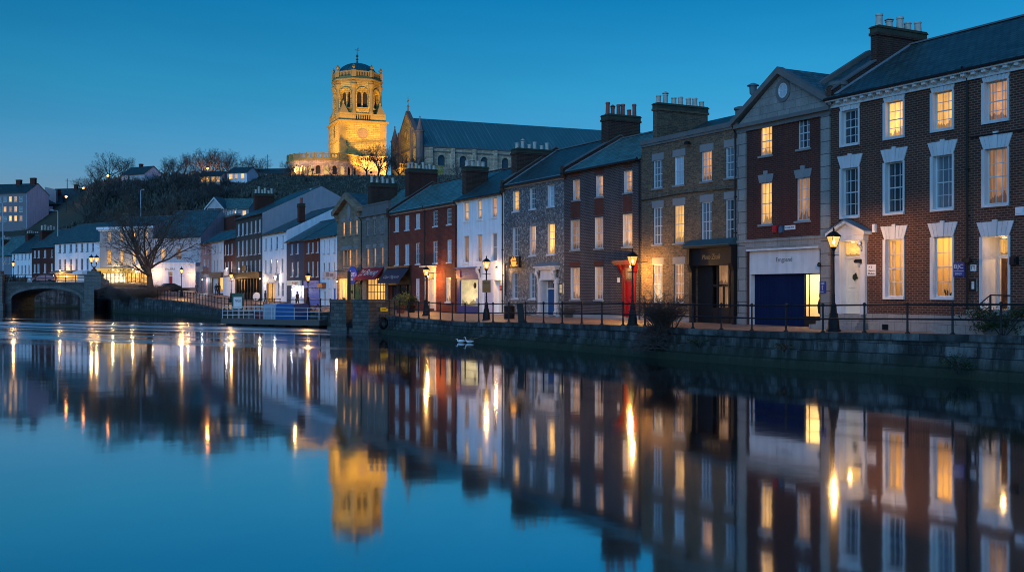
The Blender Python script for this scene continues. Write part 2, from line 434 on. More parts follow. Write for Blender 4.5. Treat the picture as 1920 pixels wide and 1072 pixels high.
        for x in (0., W):
            m.add([(x, 0, 0), (x, D, 0), (x, D, ze), (x, D/2, zr_), (x, 0, ze)], [(0, 1, 2, 3, 4) if x else (4, 3, 2, 1, 0)], 2)
        m.quad((0, D, 0), (0, D, ze), (W, D, ze), (W, D, 0), 0)
        m.quad((0, 0, ze), (W, 0, ze), (W, D, ze), (0, D, ze), 0)
        s.wall = m.build('wall', [wall, rev or wall, gable or wall], s.e)
        if zr is not None:
            sl = (zr-ze)/(D/2); m = MB(); t = .13
            m.prism([(-ov, ze-sl*ov+.07), (D/2, zr+.07), (D+ov, ze-sl*ov+.07), (D+ov, ze-sl*ov+.07-t), (D/2, zr+.07-t), (-ov, ze-sl*ov+.07-t)], W0, W-.002, 'x')
            m.prism([(D/2-.17, zr+.03), (D/2, zr+.16), (D/2+.17, zr+.03)], W0+.01, W-.012, 'x', 1)
            s.roof = m.build('roof', [roof or SLATE, ridge], s.e)
            if gut:
                m = MB(); m.tube([(0, -ov-.04, ze-sl*ov-.03), (W, -ov-.04, ze-sl*ov-.03)], .065, 8); m.build('gutter', BLACK, s.e, 40)
        for x in cope:
            sl = (zr-ze)/(D/2); m = MB(); w = .17
            for y0, y1, f in ((-.3, D/2, 1), (D/2, D+.3, -1)):
                z0 = ze+sl*(y0 if f > 0 else D-y0); z1 = ze+sl*(y1 if f > 0 else D-y1)
                m.prism([(y0, z0-.1), (y1, z1-.1), (y1, z1+.34), (y0, z0+.34)], x-w, x+w, 'x')
                m.prism([(y0-.03*f, z0+.345), (y1, z1+.345), (y1, z1+.43), (y0-.03*f, z0+.43)], x-w-.06, x+w+.06, 'x', 1)
            m.box(x-w, x+w, -.34, -.2, ze-.5, ze+.36)
            m.build('party_parapet', [BR_CH, SOOT], s.e)
            m = MB(); xa = x+w+.07
            m.prism([(-.2, ze-sl*.2+.085), (D/2-.2, zr-sl*.2+.085), (D/2-.2, zr-sl*.2+.13), (-.2, ze-sl*.2+.13)], xa, xa+.26, 'x'); m.build('lead_flashing', FLASH, s.e)
        if eave:
            m = MB(); m.box(0, W, -.1, -.004, ze-eave[0], ze-.02); m.box(0, W, -.16, -.1, ze-eave[0]*.45, ze-.02); m.build('eaves_board', eave[1], s.e)
        if plinth:
            h, mt = plinth; m = MB(); g = sorted((o[0], o[1]) for o in s.op if o[2] < h-.02); x = 0.
            for a, b in g+[(W, W)]:
                if a-x > .05: m.box(x, a-.02, -.09, -.003, -.25, h)
                x = max(x, b+.02)
            m.build('plinth', mt, s.e)
        for x, z0, z1 in down:
            m = MB(); m.tube([(x, -.09, z0), (x, -.09, z1-.5), (x, -.1, z1-.35), (x, -ov-.03, z1-.02)], .05, 7); 
            for z in (z0+1., z0+3., z0+5., z0+7.):
                if z < z1-.6: m.box(x-.08, x+.08, -.13, -.003, z, z+.07)
            m.build('downpipe', BLACK, s.e, 40)
        return s
    def chimney(s, pxc, pxr, x1, thick, yt, ybase, n, pot=POTC, m=BR_CH, ph=1.0, pr=.15, cap=MOSS):
        """pxc, pxr: columns of the near and far corners of the long face; x1: that face along the house; yt: row of the brick top."""
        def find(px):
            d = 0.
            while d < 14.:
                p = s.fr.at(s.s0+x1, d)
                if 960+F*p.x/p.y >= px: return d
                d += .05
            return d
        D, D2 = find(pxc), find(pxr)
        zt = s.Z(pxc, yt, D); zb = ybase
        b = MB(); x0 = x1-thick
        b.box(x0, x1, D, D2, zb, zt-.5); b.box(x0-.07, x1+.07, D-.07, D2+.07, zt-.5, zt-.36); b.box(x0-.03, x1+.03, D-.03, D2+.03, zt-.36, zt-.12, 1)
        b.prism([(D-.1, zt-.12), (D2+.1, zt-.12), (D2-.05, zt), (D+.05, zt)], x0-.08, x1+.08, 'x', 1)
        c = b.build('chimney', [m, cap], s.e)
        first = None
        L = D2-D
        for i in range(n):
            y = D+L*(i+.5)/n; k = 1+.18*math.sin(i*2.3+pxc); z0 = zt-.03
            if first is None or i in (1, 4):
                b = MB(); h = ph*k; r = min(pr, L/n*.4)
                b.lathe([(r*1.08, 0), (r*1.08, .08), (r*.95, .1), (r*.88, h*.82), (r*1.05, h*.84), (r*1.05, h*.92), (r*.92, h), (r*.7, h-.05)], n=12)
                if i == 1: b.lathe([(r*1.25, h+.04), (r*1.25, h+.07), (.02, h+.2)], n=10)
                o = b.build('chimney_pot', pot, c, 40); first = first or o
            else:
                o = first.copy(); C.objects.link(o); o.parent = c
            o.location = ((x0+x1)/2+.04*math.sin(i*5.1+pxc), y+.05*math.sin(i*3.7), z0); o.scale = (1, 1, 1+.2*math.sin(i*2.9+pxr)); o.rotation_euler = (.05*math.sin(i*4.3), .05*math.sin(i*1.7+1), i)
        return c

def on_wall(h, name, label, cat, px0, px1, py0, py1, m, th=.04, ref=None, group=None, y=-.005, trim=None):
    """A board, box or plaque fixed to a facade: its own top-level thing in the facade's frame."""
    xa, xb = h.X(px0), h.X(px1); r = ref or (px0+px1)/2; za, zb = h.Z(r, py1), h.Z(r, py0)
    p = h.M @ Vector((xa, y, za)); e = thing(name, label, cat, p, h.fr.ang, group)
    b = MB(); b.box(0, xb-xa, -th, 0, 0, zb-za)
    if trim:
        t = trim[0]
        for q in ((0, xb-xa, 0, t), (0, xb-xa, zb-za-t, zb-za), (0, t, t, zb-za-t), (xb-xa-t, xb-xa, t, zb-za-t)):
            b.box(q[0], q[1], -th-.025, -th, q[2], q[3], 1)
    b.build('board', [m, trim[1]] if trim else m, e)
    return e, xb-xa, zb-za
# ------------------------------------------------------------------ the terrace along the quay (near end first)
def panel_front(h, x0, x1, z0, z1, m, name, y0=-.1, y1=-.004):
    b = MB(); b.box(x0, x1, y0, y1, z0, z1); return b.build(name, m, h.e)

ZG = 1.59
# 1. red-brown brick house with white stone window dressings
h1 = House('large red-brown brick house with white keystone window surrounds and bracketed white cornice', 1557.5, 2130, ZG, name='brick_townhouse')
ze = h1.Z(1920, 99)
c1, c2, c3, c4 = (1579, 1609.5), (1661, 1693.5), (1750, 1786), (1847, 1889)
k = dict(rec=.24, sill=WHITE, lint=('arch', .62, WHITE), surr=(.16, WHITE), bars=(3, 4))
top, fst, gnd = (189.5, 257, 1677), (303.6, 399, 1677), (448.6, 557, 1677)
h1.grid([c1, c2, c3, c4, (1962, 2012)], [top], ['dYYwd'], **k)
h1.grid([c1, c2, c3, c4, (1962, 2012)], [fst], ['cdgmd'], **k)
def room_win(h, c, r, bars=(3, 4), depth=2.6, plant=True, **kw):
    """A lit ground-floor window that looks into a real room."""
    w = h.win(c, r, 'd', bars=bars, **kw)
    for ch in w.children:
        if ch.name.startswith('pane'):
            ch.data.materials.clear(); ch.data.materials.append(CLEAR)
    xl, xr, zb, zt, rec, _ = h.op[-1]
    b = MB(); a0, a1, d0, d1, f0, f1 = xl-.8, xr+1.2, rec+.05, rec+depth, zb-.7, zt+.35
    b.quad((a0, d1, f0), (a1, d1, f0), (a1, d1, f1), (a0, d1, f1)); b.quad((a0, d0, f0), (a0, d1, f0), (a0, d1, f1), (a0, d0, f1)); b.quad((a1, d0, f0), (a1, d0, f1), (a1, d1, f1), (a1, d1, f0))
    b.quad((a0, d0, f1), (a0, d1, f1), (a1, d1, f1), (a1, d0, f1)); b.quad((a0, d0, f0), (a1, d0, f0), (a1, d1, f0), (a0, d1, f0), 1)
    b.quad((a0, d0, f0), (xl, d0, f0), (xl, d0, f1), (a0, d0, f1)); b.quad((xr, d0, f0), (a1, d0, f0), (a1, d0, f1), (xr, d0, f1))
    b.build('room', [ROOMW, TIMBER], h.e)
    point_light(h.e, ((xl+xr)/2+.3, rec+1.3, zt-.25), 125, (1, .55, .15), .12, 'room_light')
    return xl, xr, zb, zt, rec
t = NT('clear_glass'); t.nt.nodes.remove(t.b)
t.set(t.out, 'Surface', t.n('MixShader', {0: t.n('LayerWeight', {'Blend': .25}).outputs['Fresnel'], 1: t.n('BsdfTransparent').outputs[0], 2: t.n('BsdfGlossy', {'Roughness': .03}).outputs[0]}).outputs[0]); CLEAR = t.m
ROOMW = paint('room_plaster', (.75, .6, .36), .9, .06, .0)
for i, c in enumerate((c2, c3)):
    kk = dict(k); kk['bars'] = (3, 4)
    xl, xr, zb, zt, rec = room_win(h1, c, gnd, **kk)
    # curtains, picture, shelf and potted plants seen through the glass
    b = MB(); 
    for j in range(7):
        x = xl+.06+j*.035; b.box(x, x+.022, rec+.1+.03*(j % 2), rec+.13+.03*(j % 2), zb, zt)
    if i == 0: b.build('curtain', plain('cream_curtain', (.75, .6, .38), .9), h1.e)
    b = MB(); b.box(xl+.35, xr-.05, rec+2.4, rec+2.5, zb+.75+i*.7, zb+1.1+i*.7); b.build('picture_frame', TIMBER, h1.e)
    b = MB(); b.box(xl+.3, xr+.3, rec+1.6, rec+2.3, zb-.1, zb+.3+.25*i); b.build('sideboard', [TIMBER, CREAM][i == 0], h1.e)
    b = MB()
    for q in range(34):
        a = R.uniform(0, 6.28); l = R.uniform(.12, .34); px_ = (xl+xr)/2+(.15 if i else .25)+R.uniform(-.16, .16)*(1+i); y = rec+.16+R.uniform(-.05, .06)
        d = Vector((math.cos(a)*.6, math.sin(a)*.25, 1)).normalized()*l; s_ = Vector((-math.sin(a), 0, .3))*.05
        p0 = Vector((px_, y, zb+.06)); b.add([p0, p0+d*.6-s_, p0+d, p0+d*.6+s_], [(0, 1, 2, 3)])
    if i: b.build('window_plant', plain('house_plant_leaf', (.03, .06, .02), .6), h1.e)
# front door under a small pediment
d1 = h1.door((1578, 1617), (452, 588, 1598), CREAM, .22, .3, 'Y', rev=1)
X = h1.X; xl, xr, zb, zt = h1.op[-1][:4]
b = MB(); zc = zt+.12
for x in (xl-.3, xr): b.box(x, x+.3, -.16, -.003, zb-.25, zt); b.box(x-.03, x+.33, -.2, -.003, zt-.12, zt+.0); b.box(x-.04, x+.34, -.2, -.003, zb-.25, zb-.02)
b.box(xl-.38, xr+.38, -.34, -.003, zt+.002, zc+.14); mid = (xl+xr)/2
b.prism([(xl-.48, zc+.15), (xr+.48, zc+.15), (mid, zc+.72)], -.3, -.003)
for f in (-1, 1): b.prism([(mid, zc+.73), (mid, zc+.87), (mid+f*(xr-mid+.6), zc+.29), (mid+f*(xr-mid+.6), zc+.15)], -.52, -.003)
dc = b.build('doorcase', WHITE, h1.e)
b = MB()
for f in (-1, 1): b.prism([(mid, zc+.875), (mid, zc+.91), (mid+f*(xr-mid+.62), zc+.33), (mid+f*(xr-mid+.62), zc+.295)], -.56, -.003)
b.build('porch_roof', LEAD, h1.e)
b = MB()
for x in (xl-.17, xr+.13): b.tube([(x, -.22, zt-.02), (x, -.33, zt-.1), (x, -.36, zt-.2), (x, -.26, zt-.3), (x, -.2, zt-.5)], [.07, .09, .1, .07, .04], 8)
b.build('door_bracket', WHITE, dc, 50)
b = MB(); n = 14
for q in range(70):
    a = R.uniform(0, 6.28); r_ = .1+R.uniform(-.06, .06); c_ = Vector((mid+.02+r_*math.cos(a), .24-.04, zb+1.78+r_*math.sin(a))); d = Vector((R.uniform(-1, 1), -.4, R.uniform(-1, 1)))*.07; s_ = Vector((d.z, 0, -d.x))*.5
    b.add([c_-d, c_+s_, c_+d, c_-s_], [(0, 1, 2, 3)])
w_ = b.build('door_wreath', plain('wreath_leaf', (.02, .03, .012), .8), None); w_.matrix_world = h1.M; tag(w_, 'dark leafy wreath hung on the cream front door under the white pediment', 'wreath')
b = MB()
for i in range(4): b.box(xl-.35-.16*i, xr+.35+.16*i, -.45-.3*i, -.003-.3*i if i else -.003, -.3, zb-.02-.17*i)
b.build('door_steps', ASHLAR, h1.e)
lampb = MB(); lampb.lathe([(.02, 0), (.09, .01), (.09, .05), (.02, .06)], ((xl+xr)/2, .08, zt-.08), 10); lampb.build('porch_lamp', glow('porch_lamp_glow', (1, .7, .35), 2.), h1.e); point_light(h1.e, ((xl+xr)/2, -.12, zt-.3), 12, (1, .55, .2), .08, 'porch_light')
# deep open doorway with a half-open brown door
r_ = (441, 588, 1866); xl, xr = X(1843), X(1890.5); zt, zb = h1.Z(1866, 443), h1.Z(1866, 580)
h1.op.append((xl, xr, zb, zt, 1.05, 1))
b = MB(); zf = zt-(zt-zb)*.26; rec = 1.05; fw = .09
b.box(xl, xl+fw, rec-.1, rec, zb, zt); b.box(xr-fw, xr, rec-.1, rec, zb, zt); b.box(xl+fw, xr-fw, rec-.1, rec, zt-fw, zt); b.box(xl+fw, xr-fw, rec-.11, rec, zf-.1, zf+.05)
fr = b.build('doorframe', WHITE, h1.e)
b = MB(); b.quad((xl+fw, rec-.05, zf+.05), (xr-fw, rec-.05, zf+.05), (xr-fw, rec-.05, zt-fw), (xl+fw, rec-.05, zt-fw)); b.build('fanlight', PV['Y'], fr)
b = MB(); M = Matrix.Translation((xl+fw, rec, zb)) @ Matrix.Rotation(rad(62), 4, 'Z'); b.box(0, xr-xl-.2, 0, .05, 0, zf-.1-zb, 0, M)
dl = b.build('door', TIMBER, h1.e, None); dl['label'] = 'brown door standing half open into the lit hall'
b = MB(); b.box(.3, .55, -.015, -.002, 1.55, 1.85, 0, M); b.build('notice', WHITE, dl)
b = MB(); a0, a1, d0, d1_, f1 = xl-.02, xr+.7, rec+.03, rec+4., zt+.2
b.quad((a0, d1_, zb), (a1, d1_, zb), (a1, d1_, f1), (a0, d1_, f1)); b.quad((a0, d0, zb), (a0, d1_, zb), (a0, d1_, f1), (a0, d0, f1)); b.quad((a1, d0, zb), (a1, d0, f1), (a1, d1_, f1), (a1, d1_, zb)); b.quad((a0, d0, f1), (a0, d1_, f1), (a1, d1_, f1), (a1, d0, f1)); b.quad((a0, d0, zb), (a1, d0, zb), (a1, d1_, zb), (a0, d1_, zb), 1)
b.build('hallway', [ROOMW, TIMBER], h1.e); point_light(h1.e, (xr-.2, rec+1.6, zf+.05), 170, (1, .6, .22), .15, 'hall_light')
lampb = MB(); lampb.lathe([(.02, 0), (.1, .01), (.1, .05), (.02, .06)], (xl+.7, .45, zt-.08), 10); lampb.build('porch_lamp', glow('added_doorway_glow', (1, .7, .35), 2.), h1.e); point_light(h1.e, (xl+.75, .3, zt-.3), 16, (1, .55, .22), .08, 'porch_light')  # recessed lamp added to the doorway ceiling to warm the reveal
b = MB(); hh = .62
n = 7; a0, a1 = xl-.06, xr+.06; e = hh*.38
for i in range(n):
    g = .007; kx = 1.13 if i == 3 else 1.
    b.prism([(a0+(a1-a0)*i/n+g, zt), (a0+(a1-a0)*(i+1)/n-g, zt), (a0-e+(a1-a0+2*e)*(i+1)/n-g, zt+hh*kx), (a0-e+(a1-a0+2*e)*i/n+g, zt+hh*kx)], -.075 if i == 3 else -.05, -.002)
b.box(xl-.16, xl, -.045, -.002, zb, zt); b.box(xr, xr+.1, -.045, -.002, zb, zt)
b.build('door_surround', WHITE, h1.e)
b = MB()
for i in range(4): b.box(xl-.3-.3*i, xr+.1, -.7-.3*i if i else -.7, -.003 if i == 0 else -.7-.3*(i-1), -.3, zb-.02-.2*i)
b.build('door_steps', ASHLAR, h1.e)
b = MB(); p0 = (h1.X(1836, -1.2), -1.2, h1.Z(1836, 571, -1.2)); p1 = (h1.X(1857, -.75), -.75, h1.Z(1857, 553, -.75)); p2 = (h1.X(1894, -.06), -.06, h1.Z(1894, 554, -.06))
b.tube([(p0[0], p0[1], -.1), p0], .03, 8); b.tube([(p1[0], p1[1], -.1), p1], .045, 8); b.tube([p0, p1, p2], .03, 8); b.tube([(p0[0], p0[1], p0[2]-.45), (p1[0], p1[1], p1[2]-.45)], .025, 8)
tag(b.build('handrail', BLACK, None, 40), 'black iron handrail beside the steps to the open doorway', 'handrail').matrix_world = h1.M
zr = h1.Z(1920, 33, 5.)
W = X(2130)
b = MB(); zc = ze   # cornice with brackets
b.box(0, W, -.4, -.003, zc-.4, zc-.29); b.box(0, W, -.12, -.004, zc-.68, zc-.57); b.box(0, W, -.06, -.005, zc-.57, zc-.4)
cor = b.build('cornice', WHITE, h1.e)
b = MB(); b.box(-.1, .1, -.34, -.06, 0, .11); b.prism([(-.28, 0), (-.06, 0), (-.06, -.07), (-.14, -.07)], -.09, .09, 'x'); first = None
for i in range(int(W/.52)):
    if first is None: o = first = b.build('cornice_bracket', WHITE, cor)
    else: o = first.copy(); C.objects.link(o); o.parent = cor
    o.location = (.25+i*.52, 0, zc-.513)
xd = X(1816)
h1.finish(ze, BR_R, WHITE, zr, gable=BR_R, D=10., ov=.42, cope=(.2,), plinth=(.78, ASHLAR), down=((xd, .05, ze-.1),), ridge=SOOT, roof=SLATE_D)
h1.chimney(1643, 1736, .45, .42, 47, ze+1., 5, POTC, BR_CH, .55, .19)
b = MB(); z_ = h1.Z(1822, 258); b.tube([(X(1822), -.07, z_), (X(2130), -.07, z_)], .035, 6); b.build('waste_pipe', BLACK, h1.e)

# 2. pedimented house with stone quoins and a gated shop
h2 = House('red-brown brick house with stone quoins, triangular pediment and white shop surround', 1385, 1557.5, ZG, name='pedimented_townhouse', D=11.)
X = h2.X; ze = h2.Z(1383, 236); W = h2.W
k = dict(rec=.16, frame=WHITE, sill=LINTEL, bars=(3, 4), rev=0)
h2.win((1425, 1447.5), (237, 292, 1436), 'Y', lint=('flat', .5, LINTEL), **k); h2.win((1495.5, 1518.5), (219.5, 279, 1507), 'c', lint=('flat', .5, LINTEL), **k)
h2.win((1425, 1447), (342, 421, 1436), 'Y', lint=('key', .62, LINTEL), **k); h2.win((1493, 1518.5), (333, 414, 1506), 'm', lint=('key', .62, LINTEL), **k)
zband = h2.Z(1383, 452); zsb = zband-.62
xs0, xs1 = X(1402), X(1537); zft, zfb = h2.Z(1470, 468), h2.Z(1470, 513)
h2.op.append((xs0, xs1, -.2+.2, zft, .5, 1))
b = MB(); b.box(xs0+.003, xs1-.003, .12, .5, zfb, zft-.003); b.box(xs0+.003, xs0+.1, .12, .5, 0, zfb); b.box(xs0, xs1, -.12, -.003, zft, zft+.09)
sf = b.build('shop_surround', WHITE, h2.e)
text(h2.e, 'Emgpand', X(1452)+.0, X(1482), .115, h2.Z(1467, 493), h2.Z(1467, 482), plain('dark_steel_letters', (.07, .07, .075), .5))
xm = X(1498)
b = MB(); nb = 16
for i in range(nb):
    a, c_ = xs0+.1+(xm-xs0-.1)*i/nb, xs0+.1+(xm-xs0-.1)*(i+1)/nb
    b.box(a+.006, c_-.006, .4, .45, .02, zfb)
b.box(xs0+.1, xm, .42, .47, .02, zfb-.002); b.box(xm-.05, xm, .36, .5, .02, zfb)
sh = b.build('shop_gate', NAVY, h2.e)
b = MB(); b.box(xm, xs1-.003, .36, .46, .02, .55); b.box(xs1-.06, xs1-.003, .36, .46, .55, zfb); b.box(xm, xs1-.06, .36, .46, zfb-.06, zfb); b.box(xm+.3, xm+.34, .39, .43, .55, zfb-.06)
sw = b.build('shop_window', BLACKW, h2.e)
b = MB(); b.quad((xm, .41, .55), (xs1-.06, .41, .55), (xs1-.06, .41, zfb-.06), (xm, .41, zfb-.06)); b.build('pane', CLEAR, sw)
b = MB(); a0, a1, d0, d1_, f0, f1 = xm-.6, xs1+1., .52, 3.6, .1, zfb+.15
b.quad((a0, d1_, f0), (a1, d1_, f0), (a1, d1_, f1), (a0, d1_, f1)); b.quad((a0, d0, f0), (a0, d1_, f0), (a0, d1_, f1), (a0, d0, f1)); b.quad((a1, d0, f0), (a1, d0, f1), (a1, d1_, f1), (a1, d1_, f0)); b.quad((a0, d0, f1), (a0, d1_, f1), (a1, d1_, f1), (a1, d0, f1)); b.quad((a0, d0, f0), (a1, d0, f0), (a1, d1_, f0), (a0, d1_, f0), 1)
b.build('shop_interior', [paint('shop_plaster', (.8, .72, .52), .9, .04, .0), TIMBER], h2.e); point_light(h2.e, ((xm+xs1)/2+.2, 1.7, zfb-.3), 330, (1, .68, .32), .15, 'shop_light')
for i, (x, y, z, w, hh, cc) in enumerate(((.1, 3.5, 1.7, .9, 1.1, (.45, .14, .04)), (1.2, 3.5, 1.6, 1.3, 1.4, (.3, .2, .08)), (-.1, 3.4, 3.05, .7, .25, (.08, .05, .03)))):
    b = MB(); b.box(xm+x, xm+x+w, y, y+.05, z, z+hh); b.build('wall_picture', paint('print_%d' % i, cc, .7, .45, .3, scale=3), h2.e)
b = MB(); b.box(xm+.1, xm+2.2, 1.9, 2.4, .15, 1.0); b.build('shop_counter', TIMBER, h2.e)
b = MB()
for x in (.35, 1.25): b.lathe([(.02, 0), (.16, .1), (.2, .5), (.13, .8), (.09, .85), (.12, 1.0), (.1, 1.15), (.02, 1.2)], (xm+x, 1.2, .6), 10)
b.build('mannequin_bust', BLACK, h2.e, 50)
# quoin strips, frieze and pediment
for xa, xb in ((0.004, X(1400)), (X(1541), W-.004)):
    b = MB(); b.box(xa, xb, -.09, -.003, 0, ze-.05); b.build('quoin', QUOIN, h2.e)
b = MB(); b.box(X(1400), X(1541), -.1, -.004, zsb, zband-.12); b.box(-.0, W, -.17, -.093, zband-.12, zband+.03); b.box(X(1400), X(1541), -.093, -.003, zband-.12, zband+.03); b.build('stone_band', ASHLAR, h2.e)
b = MB(); b.box(-.05, W+.05, -.12, -.003, ze-.42, ze-.2); b.box(-.12, W+.12, -.3, -.003, ze-.2, ze); b.build('cornice', SOOT, h2.e)
za = h2.Z(1466, 132); mid = W/2
b = MB(); b.prism([(0, ze+.003), (W, ze+.003), (mid, za-.12)], -.05, .3); pd = b.build('pediment', ASHLAR, h2.e)
b = MB()
for f in (-1, 1): b.prism([(mid, za-.2), (mid, za+.16), (mid+f*(W/2+.3), ze+.3), (mid+f*(W/2+.3), ze+.004)], -.36, .06)
b.build('raking_cornice', SOOT, pd)
zo = h2.Z(1470, 170); xo = X(1470); b = MB()
def ring(b, cx, cz, r0, r1, y0, y1, n=22, ax=1.):
    for i in range(n):
        a0, a1 = 2*math.pi*i/n, 2*math.pi*(i+1)/n
        b.prism([(cx+r0*math.cos(a0), cz+ax*r0*math.sin(a0)), (cx+r1*math.cos(a0), cz+ax*r1*math.sin(a0)), (cx+r1*math.cos(a1), cz+ax*r1*math.sin(a1)), (cx+r0*math.cos(a1), cz+ax*r0*math.sin(a1))], y0, y1)
ring(b, xo, zo, .36, .55, -.1, -.052, ax=1.1); b.build('oculus_surround', SOOT, pd)
b = MB(); ring(b, xo, zo, .3, .36, -.085, -.055, ax=1.1); b.box(xo-.02, xo+.02, -.08, -.058, zo-.33, zo+.33); b.box(xo-.3, xo+.3, -.078, -.06, zo-.02, zo+.02); oc = b.build('oculus_window', WHITE, pd)
b = MB(); b.prism([(xo+.31*math.cos(a*.2618), zo+.34*math.sin(a*.2618)) for a in range(24)], -.057, -.051); b.build('pane', PV['b'], oc)
h2.finish(ze, BR_RM, BR_RM, None, D=11.)
b = MB()
for f in (-1, 1): b.prism([(mid, za-.02), (mid, za+.1), (mid+f*(W/2+.1), ze+.12), (mid+f*(W/2+.1), ze)], .07, 11.)
b.build('roof', SLATE_S, h2.e)
b = MB(); b.lathe([(.42, 0), (.42, .9), (.5, .95), (.5, 1.1), (.36, 1.16), (.02, 1.2)], (W+.0, .5, ze+.1), 14); b.build('stone_pier', SOOT, h2.e, 40)
b = MB(); b.lathe([(.38, 0), (.38, 1.5), (.46, 1.54), (.46, 1.66), (.3, 1.72), (.02, 1.74)], (X(1391, 2.2), 2.2, ze-.15), 14); b.build('stone_pier', SOOT, h2.e, 40)
b = MB(); b.lathe([(.09, 0), (.09, .5), (.2, .62), (.22, 1.0), (.26, 1.05), (.36, 1.06), (.34, 1.1), (.1, 1.22), (.02, 1.23)], (X(1412, 2.4), 2.4, ze+1.62), 12); b.tube([(X(1412, 2.4), 2.4, ze-.3), (X(1412, 2.4), 2.4, ze+1.66)], .08, 8); b.build('flue_cowl', LEAD, h2.e, 40)
# roof slope of the rear wing that rises behind the pediment
zr1 = h1.Z(1920, 33, 5.); sl = (zr1-h1.ze)/5.; zz = lambda y: h1.ze+sl*y+.1
b = MB(); b.prism([(1., zz(1.)), (5., zz(5.)), (9., zz(1.)), (9., ze-.5), (1., ze-.5)], W-2.2, W-.25, 'x'); b.build('rear_roof', SLATE_D, h2.e)
b = MB(); b.prism([(.8, zz(.8)-.3), (5., zz(5.)-.3), (5., zz(5.)+.25), (.8, zz(.8)+.25)], W-2.5, W-2.2, 'x'); b.prism([(5., zz(5.)-.3), (9.2, zz(.8)-.3), (9.2, zz(.8)+.25), (5., zz(5.)+.25)], W-2.5, W-2.2, 'x'); b.build('rear_parapet', SOOT, h2.e)

# 3. yellow brick house with a restaurant
h3 = House('yellow stock brick house with flat stone lintels and a black restaurant front', 1203, 1385, ZG, name='brick_townhouse')
X = h3.X; W = h3.W; ze = h3.Z(1290, 246.5)
k = dict(rec=.13, sill=LINTEL, bars=(3, 4), rev=0, lint=('flat', .42, LINTEL))
cs = [(1225, 1242), (1264, 1282.5), (1315, 1335), (1360.5, 1381.5)]
h3.grid(cs, [(283.6, 340, 1325)], ['gbwg'], **k)
h3.grid(cs, [(378.5, 452.5, 1325)], ['gYgc'], **k)
h3.grid(cs[:2], [(496, 567.5, 1234)], ['pw'], **k)
xr0, xr1 = X(1301), X(1383.5); zt, zs = h3.Z(1345, 468), h3.Z(1345, 497.5)
h3.op.append((xr0+.1, xr1-.1, 0., zs, .3, 0))
b = MB(); b.box(xr0-.05, xr0+.18, -.3, -.003, 0, zt+.1); b.box(xr1-.18, xr1, -.3, -.003, 0, zt+.1)
b.box(xr0-.05, xr1, -.26, -.003, zs, zt+.1) if False else b.box(xr0+.18, xr1-.18, -.26, -.003, zs, zt+.1)
for x in (xr0-.05, xr1-.22): b.prism([(-.3, zs-.35), (-.5, zs+.1), (-.5, zt+.1), (-.3, zt+.1)], x, x+.25, 'x')
b.box(xr0-.25, xr1+.0, -.62, -.003, zt+.1, zt+.22)
sf = b.build('shopfront', BLACKW, h3.e)
b = MB(); b.prism([(-.7, zt+.22), (-.003, zt+.22), (-.003, zt+.62), (-.1, zt+.62), (-.7, zt+.27)], xr0-.3, xr1, 'x'); b.build('canopy_roof', COPPER, h3.e)
b = MB(); z1 = zs-1.1
g = [xr0+.1, X(1331), X(1341), X(1363), X(1367.5), xr1-.1]
b.box(g[0], g[1], .2, .26, .02, zs); 
for x in g[1:-1]: b.box(x-.06, x+.06, .14, .28, .02, zs)
b.box(xr1-.16, xr1-.1, .14, .28, .02, zs); b.box(g[1], xr1-.1, .16, .28, z1-.12, z1+.02); b.box(g[1], xr1-.1, .16, .28, .02, .9)
b.box(X(1352)-.04, X(1352)+.04, .16, .28, .9, z1)
for q in range(3): b.box(xr0+.25, g[1]-.15, .18, .2, .3+q*1.0, .38+q*1.0)
js = b.build('entrance_screen', BLACKW, h3.e)
for a, c_, z0_, z1_, kd in ((g[2], g[3], z1+.02, zs, 'm'), (g[4], xr1-.16, z1+.02, zs, 'm'), (g[2], X(1352)-.04, .9, z1-.12, 'm'), (X(1352)+.04, g[3], .9, z1-.12, 'm'), (g[4], xr1-.16, .9, z1-.12, 'm')):
    b = MB(); b.quad((a, .24, z0_), (c_, .24, z0_), (c_, .24, z1_), (a, .24, z1_)); b.build('pane', PV[kd], js)
text(h3.e, 'Moto Zsuik', X(1323), X(1358), -.262, h3.Z(1341, 486), h3.Z(1341, 476.5), GOLD, shear=.35)
b = MB(); b.box(0, W, -.14, .35, ze-.28, ze); b.box(0, W, -.08, -.003, ze-.42, ze-.28); b.build('parapet_coping', SOOT, h3.e)
h3.finish(ze-.05, BR_Y, BR_Y, None, D=9.5, plinth=(.45, LINTEL), down=((W-.18, .05, ze-.3),))
zr = h3.Z(1378, 216, 4.7)
b = MB(); b.prism([(.4, ze-.6), (4.7, zr), (9., ze-.6)], .3, W-.3, 'x'); b.build('roof', SLATE_D, h3.e)
h3.chimney(1231, 1326, .5, .4, 192, ze-.4, 7, POTC, BR_Y, .55, .17)
b = MB(); z_ = h3.Z(1215, 375); b.tube([(.1, -.05, z_), (W*.45, -.05, z_+.12), (W-.2, -.05, z_+.02)], .03, 6); b.build('service_pipe', BLACK, h3.e)

